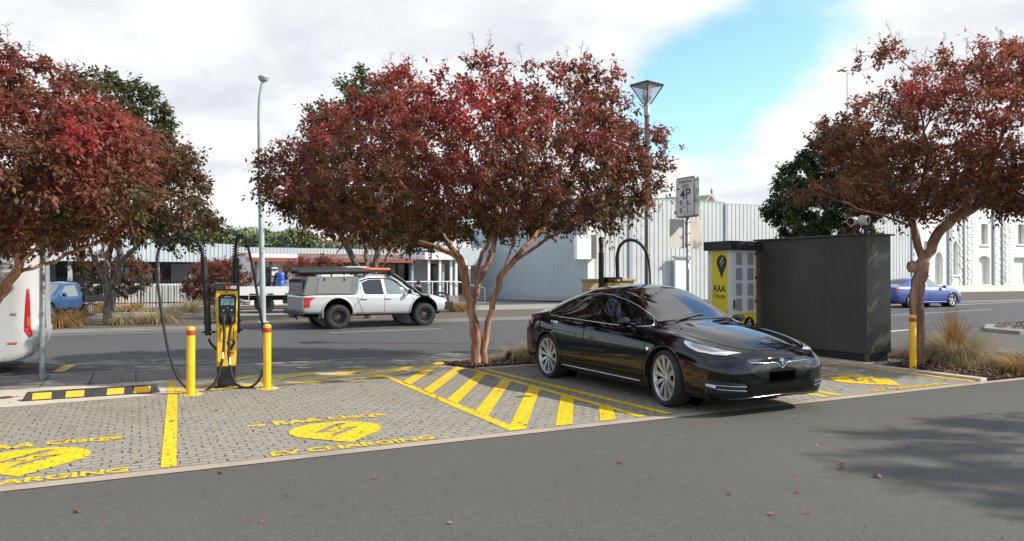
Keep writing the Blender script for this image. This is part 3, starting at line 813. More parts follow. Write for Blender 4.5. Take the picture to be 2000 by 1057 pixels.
def face_front(y=-.003): return Matrix(((1, 0, 0, 0), (0, 0, -1, y), (0, 1, 0, 0), (0, 0, 0, 1)))
MB().prism([(.12, .12), (d_ - .10, .12), (d_ - .10, kh - .02), (.12, kh - .02)], .002, face_left()).build('yellow_panel', YELW, t)
mb = MB(); T = face_left() @ Matrix.Translation((0, 0, .0035))
pc = (.42, 1.90)
mb.prism([(pc[0] + x * .30, pc[1] + y * .30) for x, y in pin_outline(.5, 0, 0, -1.15, 30)], .001, T)
mb.build('pin_print', BLACKINK, t); mb = MB()
text_mesh(mb, "RAA", .185, T @ Matrix.Translation((.35, 1.28, .001)), bold=.03); text_mesh(mb, "Charge", .12, T @ Matrix.Translation((.35, 1.15, .001)), bold=.012)
mb.build('lettering', BLACKINK, t)
PALEG = M("pale_green_print", (.62, .72, .50), .5)
def bolt_ring(mb, cx, cy, s, T, k=.62):
    o = bolt(cx, cy, s); gx, gy = cx, cy
    mb.prism(o, .001, T, 0, holes=[[(gx + (x - gx) * k, gy + (y - gy) * k) for x, y in o]])
mb = MB(); bolt_ring(mb, pc[0], pc[1], .165, face_left() @ Matrix.Translation((0, 0, .005)))
mb.prism([(.14, 1.29), (.175, 1.29), (.175, 1.41), (.14, 1.41)], .001, T)
mb.build('bolt_print', PALEG, t)
# front leaf: eight louvre panels, handle, hinges, yellow foot panel
MB().prism([(.035, .12), (w_ - .035, .12), (w_ - .035, .84), (.035, .84)], .002, face_front()).build('yellow_foot_panel', YELW, t)
for ix in (.14, .46):
    for iz in (.88, 1.20, 1.52, 1.84):
        mb = MB(); mb.box(ix, ix + .17, -.006, .0, iz, iz + .26)
        for q in range(11): mb.box(ix + .01, ix + .16, -.014, -.006, iz + .012 + q * .022, iz + .024 + q * .022)
        mb.build('louvre_panel', M("louvre_grey", (.36, .35, .345), .5), t)
MB().box(.065, .095, -.035, 0, .92, 1.11, bev=.008).build('handle', BLACKP, t)
for z in (.55, 1.05, 1.55, 2.05):
    MB().box(w_ - .03, w_ + .012, -.03, .02, z, z + .05, bev=.006).build('hinge', BLACKP, t)
mb = MB(); pc = (.50, .60); T = face_front(-.0065)
mb.prism([(pc[0] + x * .30, pc[1] + y * .30) for x, y in pin_outline(.5, 0, 0, -1.15, 30)], .001, T); mb.build('foot_print', BLACKINK, t)
mb = MB(); bolt_ring(mb, pc[0], pc[1], .165, face_front(-.0085)); mb.build('foot_bolt_print', PALEG, t)
MB().box(w_ + .004, w_ + .13, .10, .13, .1, kh, bev=.004).build('side_panel', M("yellow_side", (.60, .36, .03), .45), t)

CAB = M("dark_cabinet_paint", (.054, .055, .050), .42, var=.11, vscale=1.4, bump=.06, bscale=3)
cx0, cx1, cy0, cy1, ch = 11.88, 12.56, 9.06, 11.75, 2.36
t = thing('equipment_cabinet', "tall dark grey metal equipment cabinet with a plain long side", 'cabinet', (cx0, cy0, 0))
w_, d_ = cx1 - cx0, cy1 - cy0
mb = MB(); mb.box(0, w_, 0, d_, .18, ch, bev=.006)
mb.box(-.004, .05, -.012, .05, .02, ch, bev=.004)                                                  # corner post
for y in (.9, 1.8): mb.box(-.004, .0, y, y + .008, .2, ch - .03)
for k in range(12): mb.lathe([(0, -.006), (.008, -.004), (.009, 0)], 8, 0, (-.0, .14 + .225 * k, ch - .06), 'x'); mb.lathe([(0, -.006), (.008, -.004), (.009, 0)], 8, 0, (-.0, .14 + .225 * k, .22), 'x')
mb.build('body', CAB, t)
MB().box(-.05, w_ + .06, -.05, d_ + .04, ch, ch + .03, bev=.006).build('roof_sheet', CAB, t)
mb = MB().box(.04, w_ - .04, .04, d_ - .04, .02, .18); mb.build('plinth', BLACKP, t)
mb = MB()
for k in range(9): mb.box(.12 + .045 * k, .14 + .045 * k, .02, .04, .03, .17)
mb.build('vent_grille', CAB, t)
structure('cabinet_pad', MB().box(11.62, 12.95, 8.72, 13.1, -.02, .03, bev=.01).box(10.85, 11.60, 11.66, 12.5, -.02, .03, bev=.01), CONC)
MB_CAM = M("camera_white", (.62, .60, .57), .4)
def camera_unit(label, loc, ax, rad=.075, L=.24):
    t = thing('security_camera', label, 'security camera', loc, 0, "cameras on the cabinet post")
    q = Vector(ax).to_track_quat('Z', 'Y').to_matrix().to_4x4()
    MB().lathe([(0, -L / 2), (rad * .8, -L / 2), (rad, -L / 2 + .03), (rad, L / 2), (rad * .85, L / 2)], 20, mat=q).build('housing', MB_CAM, t)
    MB().lathe([(rad * .86, L / 2 - .004), (0, L / 2 - .012)], 20, mat=q).build('lens_glass', M("lens_black", (.01, .01, .012), .1), t)
    MB().tube([(0, 0, 0), (0.0, .05, -.10)], .018, 8).build('bracket', MB_CAM, t)
t = thing('camera_post', "short dark post rising from the corner of the dark cabinet", 'post', (11.93, 9.10, ch + .03))
MB().box(-.03, .03, -.03, .03, 0, .26, bev=.004).build('upright', CAB, t)
MB().box(-.12, .06, -.02, .02, .2, .23).build('arm', CAB, t)
camera_unit("white tube camera aimed along the car park from the cabinet post", WP(1667, 432, 13.5), (-.86, -.25, -.10))
camera_unit("white rounded camera atop the cabinet post, facing the viewer", WP(1687, 430, 13.35), (.25, -1, -.15), .085, .16)

def spike_light(label, loc, rz):
    t = thing('spike_light', label, 'garden light', loc, rz, "garden spike lights")
    MB().lathe([(.004, -.05), (.012, 0), (.012, .10), (0, .10)], 8).build('spike', BLACKP, t)
    q = Matrix.Translation((0, 0, .16)) @ Vector((.25, -.3, 1)).to_track_quat('Z', 'Y').to_matrix().to_4x4()
    MB().lathe([(0, -.08), (.035, -.08), (.045, .05), (.045, .09), (.038, .09), (.036, .05), (0, .045)], 14, mat=q).build('head', BLACKP, t)
spike_light("small black spike light in bark mulch near the forked tree trunk", (5.92, 11.76, .03), 0)
spike_light("small black spike light in bark mulch at the foot of the dark cabinet", (12.42, 8.42, .04), 1)

# ------------------------------------------------------------------ buildings
def corrugated(mb, p0, p1, z0, za, zb, pitch=.33, depth=.055, mi=0):
    """ribbed sheet wall from p0 to p1 (ground plan), top height running za -> zb; outer side is on the right of p0->p1"""
    p0, p1 = Vector((*p0, 0)), Vector((*p1, 0)); t = p1 - p0; L = t.length; t.normalize(); n = Vector((t.y, -t.x, 0))
    prof, s = [], 0.0
    while s < L:
        for ds, o in ((0, 0), (pitch * .80, 0), (pitch * .82, -depth), (pitch * .97, -depth)):
            if s + ds < L: prof.append((s + ds, o))
        s += pitch
    prof.append((L, 0))
    vs = []
    for (a, o) in prof:
        p = p0 + t * a + n * o; zt = za + (zb - za) * a / L
        vs += [(p.x, p.y, z0), (p.x, p.y, zt)]
    mb.add(vs, [(2 * i, 2 * i + 2, 2 * i + 3, 2 * i + 1) for i in range(len(prof) - 1)], mi)
    return mb
def slab(mb, p0, p1, thick, z0, z1, mi=0):
    """solid upright slab behind the line p0->p1 (outer side on the right)"""
    p0, p1 = Vector((*p0, 0)), Vector((*p1, 0)); t = (p1 - p0).normalized(); n = Vector((-t.y, t.x, 0)) * thick
    q = [p0, p1, p1 + n, p0 + n]
    z0 = z0 if hasattr(z0, '__len__') else (z0, z0); z1 = z1 if hasattr(z1, '__len__') else (z1, z1)
    zz0 = (z0[0], z0[1], z0[1], z0[0]); zz1 = (z1[0], z1[1], z1[1], z1[0])
    mb.add([(p.x, p.y, z) for p, z in zip(q, zz0)] + [(p.x, p.y, z) for p, z in zip(q, zz1)],
           [(0, 1, 5, 4), (1, 2, 6, 5), (2, 3, 7, 6), (3, 0, 4, 7), (4, 5, 6, 7), (3, 2, 1, 0)], mi)
    return mb

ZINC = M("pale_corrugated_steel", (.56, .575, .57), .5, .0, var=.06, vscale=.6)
ZINCB = M("shade_grey_corrugated_steel", (.42, .47, .49), .5, var=.06, vscale=.5)  # darker bluish copy of the steel; the side wall's shade is in the colour
ZFLASH = M("grey_flashing", (.36, .40, .42), .5)
WALLW = M("white_wall_paint", (.78, .78, .75), .6, var=.04, vscale=.8)
DARKIN = M("dark_interior", (.018, .018, .018), .8)
C0 = (24.5, 38.0); C1 = (53.0, 36.6); C2 = (20.1, 45.6)
t = thing('corrugated_shed', "big pale corrugated steel shed with a ribbed wall towards the street", 'shed', (C0[0], C0[1], .08))
def rel(p): return (p[0] - C0[0], p[1] - C0[1])
def along(p, q, a): return (p[0] + (q[0] - p[0]) * a, p[1] + (q[1] - p[1]) * a)
mb = corrugated(MB(), rel(C0), rel(along(C0, C1, .37)), 0, 6.42, 6.40)
mb = corrugated(mb, rel(along(C0, C1, .37)), rel(C1), 0, 6.35, 6.35)
mb.build('street_wall', ZINC, t)
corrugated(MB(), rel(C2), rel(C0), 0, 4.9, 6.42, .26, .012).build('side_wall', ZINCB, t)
mb = MB(); slab(mb, rel(along(C0, C1, .0)), rel(along(C0, C1, .37)), .2, 6.42, 6.5); slab(mb, rel(along(C0, C1, .37)), rel(C1), .2, 6.35, 6.42)
for a in (.105, .37, .56, .8):
    p = rel(along(C0, C1, a)); q = rel(along(C0, C1, a + .008)); slab(mb, (p[0], p[1] - .09), (q[0], q[1] - .09), .1, 0, 6.38)
mb.build('flashing', ZFLASH, t)
mb = MB(); slab(mb, (0.02, -.06), (.42, -.08), .4, 0, 6.42); mb.build('sunlit_corner_strip', WALLW, t)  # white paint puts the sunlit strip at the shed corner into the colour
mb = MB(); rr_ = [rel(C0), rel(C1), (C1[0] - C0[0], 30), (C2[0] - C0[0], 30), rel(C2)]
mb.add([(x, y, z) for (x, y), z in zip(rr_, (6.38, 6.33, 6.33, 4.9, 4.88))], [(0, 1, 2, 3, 4)])
mb.build('roof', ZFLASH, t)
pd = YP(1313, 545, 37.6); pe = YP(1345, 545, 37.5)
door = MB().box(pd.x - C0[0], pe.x - C0[0], -.72, -.55, 0, 2.72); door = door.build('door', WALLW, t)
MB().box(pd.x - C0[0] - .1, pe.x - C0[0] + .05, -.85, -.5, 2.72, 2.82).build('door_hood', ZFLASH, t)
mb = MB(); 
pa = Vector(rel(along(C0, C2, .02))); 
b0 = MB().box(-1.0, .02, -.45, -.09, 2.55, 4.0, bev=.02).build('sign_panel', WALLW, t)
MB().box(.022, .40, -.46, -.10, 2.6, 4.05, bev=.02).build('sign_return', M("brown_sign_side", (.12, .105, .095), .6), t)
mb = MB(); slab(mb, (-4.1, 6.4), (-.05, .15), .1, 0, .30); mb.build('base_flashing', ZFLASH, t)

# white stone warehouse
STONE = M("white_painted_stone", (.80, .79, .75), .75, var=.05, vscale=1.4, bump=.25, bscale=3.0)
STONE2 = M("white_rubble_stone", (.74, .73, .69), .8, var=.14, vscale=2.6, bump=.9, bscale=3.2)
Yw = 44.0
w0 = YP(1776, 560, Yw).x; w1 = YP(2090, 560, Yw).x
t = thing('stone_warehouse', "white painted stone warehouse with arched doors and small barred windows", 'warehouse', (w0, Yw, .08))
holes, parts = [], []
def X(px): return YP(px, 560, Yw).x - w0
def Z(px, py): return YP(px, py, Yw).z - .08
def arch_poly(x0, x1, z0, z1, rise):
    pts = [(x0, z0), (x1, z0)]; n = 12; r = (x1 - x0) / 2
    for k in range(n + 1):
        a = math.pi * k / n; pts.append(((x0 + x1) / 2 + r * math.cos(a), z1 - rise + rise * math.sin(a)))
    return pts
ops = [('door', 1826, 1842, 492, 556, 1.0), ('window', 1862, 1871.5, 470, 537, .45), ('window', 1917, 1930, 437, 478, .14), ('door', 1912, 1933.5, 500, 556, .35),
       ('window', 1805, 1813, 470, 535, .4), ('window', 1989, 2002, 438, 477, .14), ('door', 1980.5, 2012, 503, 556, .02), ('window', 2050, 2063, 438, 477, .14)]
for kind, a, b, yt, yb, rise in ops:
    x0, x1 = X(a), X(b); zt = Z((a + b) / 2, yt); zb = Z((a + b) / 2, yb) if kind == 'window' else .72
    holes.append(arch_poly(x0, x1, zb, zt, rise)); parts.append((kind, x0, x1, zb, zt, rise))
W = w1 - w0
mb = MB(); Tf = Matrix(((1, 0, 0, 0), (0, 0, -1, .55), (0, 1, 0, 0), (0, 0, 0, 1)))
Ht = 8.7
mb.prism([(0, .0), (W, .0), (W, Ht), (0, Ht)], .55, Tf, 0, holes)
mb.build('wall', STONE, t, fix=True)
MB().box(-.05, W, -.10, -.003, 0, .66, bev=.02).build('plinth', M("cream_plinth", (.72, .69, .58), .8, var=.08), t)
MB().box(0, W, .55, 14, 0, Ht - .1).build('hall', STONE, t)
MB().add([(0, -.3, Ht), (W, -.3, Ht), (W, 7, Ht + 3), (0, 7, Ht + 3), (W, 14.3, Ht), (0, 14.3, Ht)], [(0, 1, 2, 3), (3, 2, 4, 5), (0, 3, 5), (1, 4, 2)]).build('roof', ZFLASH, t)
BLIND = M("cream_blind_pane", (.62, .60, .50), .35)
for kind, x0, x1, zb, zt, rise in parts:
    if kind == 'window':
        f = MB().prism(arch_poly(x0, x1, zb, zt, rise), .02, Matrix(((1, 0, 0, 0), (0, 0, -1, .42), (0, 1, 0, 0), (0, 0, 0, 1)))).build('window', BLIND, t, fix=True)
        mb = MB(); nx = 3 if x1 - x0 > .8 else 2; nz = max(3, int((zt - zb) / .55))
        for k in range(nx + 1):
            xx = x0 + (x1 - x0) * k / nx; mb.box(xx - .02, xx + .02, .36, .40, zb, zt - (rise if k in (0, nx) else 0))
        for k in range(nz + 1): mb.box(x0, x1, .365, .395, zb + (zt - rise - zb) * k / nz - .02, zb + (zt - rise - zb) * k / nz + .02)
        mb.build('frame', M("window_bar_grey", (.33, .34, .34), .5), f)
        MB().box(x0 - .25, x1 + .25, -.12, .1, zb - .17, zb - .02, bev=.02).build('sill', STONE, t)
    else:
        MB().prism(arch_poly(x0, x1, .66, zt, rise), .04, Matrix(((1, 0, 0, 0), (0, 0, -1, .44), (0, 1, 0, 0), (0, 0, 0, 1)))).build('door', M("white_door_paint", (.70, .70, .66), .5), t, fix=True)
for px in (1780, 1852, 1882, 1939.5, 1956.5):
    MB().box(X(px) - .10, X(px) + .10, -.16, -.004, .66, Ht - .2, bev=.03).build('downpipe', ZFLASH, t)
rng = random.Random(5)
for a, b in ((1857, 1861), (1873, 1879), (1889, 1904), (1942, 1953), (1962, 1977), (1783, 1793)):       # raised quoins and rubble panels
    mb = MB(); z = .68; x0, x1 = X(a), X(b); alt = 0
    while z < Ht - .4:
        hh = rng.uniform(.26, .36); n_ = max(1, int((x1 - x0) / .55)); cuts = [x0] + [x0 + (x1 - x0) * (k + rng.uniform(-.22, .22)) / n_ for k in range(1, n_)] + [x1]
        for c0_, c1_ in zip(cuts[:-1], cuts[1:]):
            mb.box(c0_ + .02 + (.12 if alt and c0_ == x0 else 0), c1_ - .02 - (.12 if not alt and c1_ == x1 else 0), -rng.uniform(.05, .10), .0, z + .02, z + hh - .025)
        z += hh; alt ^= 1
    mb.build('quoin_stone', STONE2, t)

# church gable far behind
t = thing('church', "distant brick church gable with a green-grey roof over the shed", 'church', WP(1376, 540, 125) * 1)
t.location = (t.location[0], t.location[1], 0)
BRICK = M("red_brick", (.30, .14, .10), .8, var=.2, vscale=1.0)
zt = 1.6 + (540 - 378) * 125 / FPX; ze = 1.6 + (540 - 394) * 125 / FPX
rz = -YAW + R(22); t.rotation_euler = (0, 0, rz)
MB().prism([(-2.2 + 1.3, 0), (1.3 + 1.9, 0), (3.2, ze - 1.4), (1.2, zt - .4), (-.9, ze - 1.4)], .4, Matrix(((1, 0, 0, 0), (0, 0, -1, 0), (0, 1, 0, 0), (0, 0, 0, 1)))).build('gable_wall', BRICK, t, fix=True)
MB().add([(1.2, -.5, zt - .15), (3.5, -.5, ze - 1.6), (3.5, -.5, ze - 1.35), (1.2, -.5, zt + .1), (-1.2, -.5, ze - 1.35), (-1.2, -.5, ze - 1.6)], [(0, 1, 2, 3), (0, 3, 4, 5)]).build('coping', M("stone_coping", (.38, .30, .24), .8), t)
MB().add([(1.2, 0, zt - .2), (-5.5, 9, zt - .2), (-8.0, 9, ze - 1.5), (-1.3, 0, ze - 1.5)], [(0, 1, 2, 3)]).build('roof', M("green_grey_slate", (.27, .30, .24), .7, var=.1), t)
MB().box(-8, -1.0, 1, 9, 0, ze - 1.5).build('nave_wall', BRICK, t)
MB().lathe([(.12, zt), (.2, zt + .4), (.05, zt + .8), (0, zt + 1.1)], 8, 0, (1.2, -.4, 0)).build('finial', BRICK, t)

# thin radio mast
p = WP(1656, 540, 62); t = thing('radio_mast', "very thin grey radio mast rising into the sky", 'mast', (p.x, p.y, 0))
MB().lathe([(.06, 0), (.05, 14), (.03, 18.5), (.014, 21), (0, 21)], 8).build('pole', STEEL, t)
MB().tube([(-.25, 0, 18.8), (.25, 0, 18.8)], .02, 6).build('cross_arm', STEEL, t)

# low open sheds to the north with corrugated fascias
FASC = M("pale_blue_corrugated_fascia", (.52, .56, .57), .5, var=.05, vscale=.5)
def shed_open(label, x0, x1, Y, zb, zl, zr, depth, name='open_shed'):
    t = thing(name, label, 'shed', (x0, Y, 0)); Lx = x1 - x0
    corrugated(MB(), (0, 0), (Lx, 0), zb, zl, zr, .24, .03).build('fascia', FASC, t)
    MB().add([(0, 0, zl - .02), (Lx, 0, zr - .02), (Lx, depth, zr + .4), (0, depth, zl + .4)], [(0, 1, 2, 3)]).build('roof', ZFLASH, t)
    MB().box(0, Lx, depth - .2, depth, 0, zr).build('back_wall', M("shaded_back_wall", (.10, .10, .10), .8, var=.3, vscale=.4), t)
    n = max(2, int(Lx / 4.2))
    for k in range(n + 1):
        MB().box(Lx * k / n - .11, Lx * k / n + .11, .25, .5, 0, zb + .05).build('post', ZFLASH, t)
    MB().box(0, Lx, .05, .12, zl - .03, zl + .06).build('ridge_cap', ZFLASH, t) if abs(zl - zr) < .05 else None
    return t
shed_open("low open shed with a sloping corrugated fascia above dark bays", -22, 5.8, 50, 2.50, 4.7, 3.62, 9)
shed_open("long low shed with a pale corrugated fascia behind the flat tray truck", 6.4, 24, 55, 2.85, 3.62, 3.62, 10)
mb = MB(); 
for k in range(9):
    x = -21 + 2.9 * k; t = thing('storage_panel', "pale upright storage panel stacked inside the open shed", 'panel', (x, 57.4 + .2 * (k % 3), 0), 0, "panels in the open shed")
    MB().box(0, 1.3 + .4 * (k % 2), 0, .3, .0, 1.9 + .3 * (k % 3), bev=.02).build('sheet', M("panel_%s" % ('tan', 'white', 'grey')[k % 3], ((.5, .38, .22), (.6, .6, .58), (.25, .27, .3))[k % 3], .6), t)
    MB().box(.05, 1.2, -.06, 0, .0, .1).build('foot', BLACKP, t)

# shop with red-brown verandah and white porch
RUST = M("red_brown_roof_paint", (.27, .085, .06), .55, var=.12, vscale=.8)
SHOPG = M("grey_shop_wall", (.20, .205, .20), .7, var=.15, vscale=.6)
DGLASS = M("dark_shop_glass", (.02, .024, .026), .08)
t = thing('shop', "low shop with a red-brown verandah roof, dark windows and a white end wall", 'shop', (5.7, 43, 0))
MB().box(0, 2.6, .5, 8, 0, 2.9).build('white_wall', WALLW, t)
MB().box(2.6, 11.4, 2.4, 8, 0, 2.9).build('shop_wall', SHOPG, t)
mb = MB().add([(-.3, -.6, 2.62), (11.4, -.6, 2.62), (11.4, 2.6, 2.74), (-.3, 2.6, 2.74)], [(0, 1, 2, 3)]); mb.box(-.3, 11.4, -.64, -.58, 2.42, 2.64)
mb.build('verandah_roof', RUST, t)
MB().box(-.2, 11.3, 2.6, 8, 2.9, 2.98).build('roof', RUST, t)
for x in (.15, .95, 3.4, 6.5, 9.2, 11.2):
    MB().box(x - .06, x + .06, -.5, -.38, 0, 2.45).build('post', DARKPOLE if x < 2 else ZFLASH, t)
for x0, x1 in ((3.2, 5.8), (6.2, 8.2), (8.6, 11.0)):
    w = MB().box(x0, x1, 2.36, 2.398, .5, 2.4).build('window', DGLASS, t)
    MB().box(x0, x1, 2.33, 2.36, 1.15, 1.22).box(x0 - .05, x0 + .02, 2.33, 2.41, .45, 2.45).build('frame', ZFLASH, w)
t = thing('entry_porch', "white entrance porch with slender posts, glass doors and a sloping ramp rail", 'porch', (15.6, 42.2, 0), R(4))
MB().box(0, 3.9, -.1, 4, .0, .42).build('floor', CONC2, t)
MB().box(-.1, 2.4, -.2, 3.5, 2.62, 3.05, bev=.02).build('fascia', M("bright_fascia", (.72, .76, .78), .5), t)
MB().box(2.3, 4.4, .4, 3.5, 2.3, 3.4).build('upper_wall', ZINCB, t)
for x in (.25, 1.0, 1.75, 2.1, 2.75):
    MB().box(x - .07, x + .07, -.02, .12, .42, 2.62).build('post', M("white_post", (.70, .72, .73), .5), t)
MB().box(.1, 4.3, 2.6, 2.8, .42, 2.6).build('rear_wall', ZINCB, t)
for x0 in (1.35, 2.25, 3.2):
    d = MB().box(x0, x0 + .62, 2.54, 2.59, .45, 2.4).build('glass_door', DGLASS, t)
    MB().box(x0 - .03, x0 + .02, 2.50, 2.56, .45, 2.42).build('door_frame', WHITEP, d)
mb = MB().tube([(-1.6, -.15, 1.28), (2.1, -.15, 1.28), (3.9, -.4, .85)], .035, 6)
for x in (-1.6, -.6, .4, 1.4, 2.1): mb.tube([(x, -.15, .0 if x < 0 else .42), (x, -.15, 1.28)], .03, 6)
mb.tube([(3.9, -.4, 0), (3.9, -.4, .85)], .03, 6)
mb.build('handrail', M("white_rail", (.72, .73, .73), .4), t)
t = thing('wall_lamp', "small white round wall light above the shop porch", 'lamp', (17.72, 42.1, 2.75))
MB().lathe([(0, -.16), (.18, -.10), (.2, .06), (.1, .14), (0, .15)], 14).build('globe', WHITEP, t); MB().box(-.04, .04, .1, .35, -.04, .04).build('arm', ZFLASH, t)

# picket fence, gate, white low wall
FENCE = M("black_fence_paint", (.018, .019, .02), .45)
t = thing('picket_fence', "black steel picket fence along the planted strip with a braced gate section", 'fence', (-9, 40.3, .05))
mb = MB(); k = 0
while k * .135 < 11.3:
    x = k * .135; mb.box(x - .014, x + .014, -.014, .014, .06, 1.5); k += 1
mb.build('pickets', FENCE, t)
for z in (.25, 1.3): MB().box(0, 11.3, -.02, .02, z - .025, z + .025).build('rail', FENCE, t)
for x in (0, 2.3, 4.6, 6.9, 9.2, 11.3): MB().box(x - .04, x + .04, -.04, .04, 0, 1.65).build('post', FENCE, t)
g = MB().box(11.4, 14.2, -.03, .03, 1.18, 1.24).box(11.4, 14.2, -.03, .03, .1, .16).build('gate_frame', M("white_gate_tube", (.5, .5, .5), .5), t)
MB().tube([(11.5, 0, .15), (12.7, 0, 1.2)], .03, 6).tube([(13.0, 0, 1.2), (14.1, 0, .15)], .03, 6).tube([(12.85, 0, .1), (12.85, 0, 1.2)], .03, 6).build('brace', M("white_gate_tube", (.5, .5, .5), .5), g)
mb = MB(); k = 0
while k * .15 < 2.8: mb.box(11.4 + k * .15 - .012, 11.4 + k * .15 + .012, -.012, .012, .1, 1.5); k += 1
mb.build('gate_pickets', FENCE, t)
t = thing('low_wall', "long low white ribbed wall behind the black picket fence", 'wall', (-8.6, 44.5, 0))
corrugated(MB(), (0, 0), (12.2, 0), .0, 1.12, 1.12, .3, .03).build('panel', M('weathered_white', (.46, .46, .44), .6, var=.15, vscale=.7), t)
MB().box(-.05, 12.25, .035, .16, 1.12, 1.2).build('coping', WALLW, t)
# ------------------------------------------------------------------ vehicles
def pchip(y, m):
    """shape-preserving cubic through equally spaced rows of y, sampled at m points"""
    y = np.asarray(y, float); n = len(y); d = np.diff(y, axis=0)
    s = np.zeros_like(y); a, b = d[:-1], d[1:]
    with np.errstate(divide='ignore', invalid='ignore'):
        h = np.where(a * b > 0, 2 * a * b / (a + b), 0)
    s[1:-1] = h; s[0], s[-1] = d[0], d[-1]
    t = np.linspace(0, n - 1, m); i = np.minimum(t.astype(int), n - 2); u = (t - i)[:, None]
    return ((2 * u**3 - 3 * u**2 + 1) * y[i] + (u**3 - 2 * u**2 + u) * s[i] + (-2 * u**3 + 3 * u**2) * y[i + 1] + (u**3 - u**2) * s[i + 1])

def catmull(P, m):
    P = np.asarray(P, float); n = P.shape[0]
    Q = np.concatenate([2 * P[:1] - P[1:2], P, 2 * P[-1:] - P[-2:-1]])
    t = np.linspace(0, n - 1, m); i = np.minimum(t.astype(int), n - 2); u = (t - i).reshape((-1,) + (1,) * (P.ndim - 1))
    a, b, c, d = Q[i], Q[i + 1], Q[i + 2], Q[i + 3]
    return .5 * (2 * b + (c - a) * u + (2 * a - 5 * b + 4 * c - d) * u**2 + (3 * b - a - 3 * c + d) * u**3)

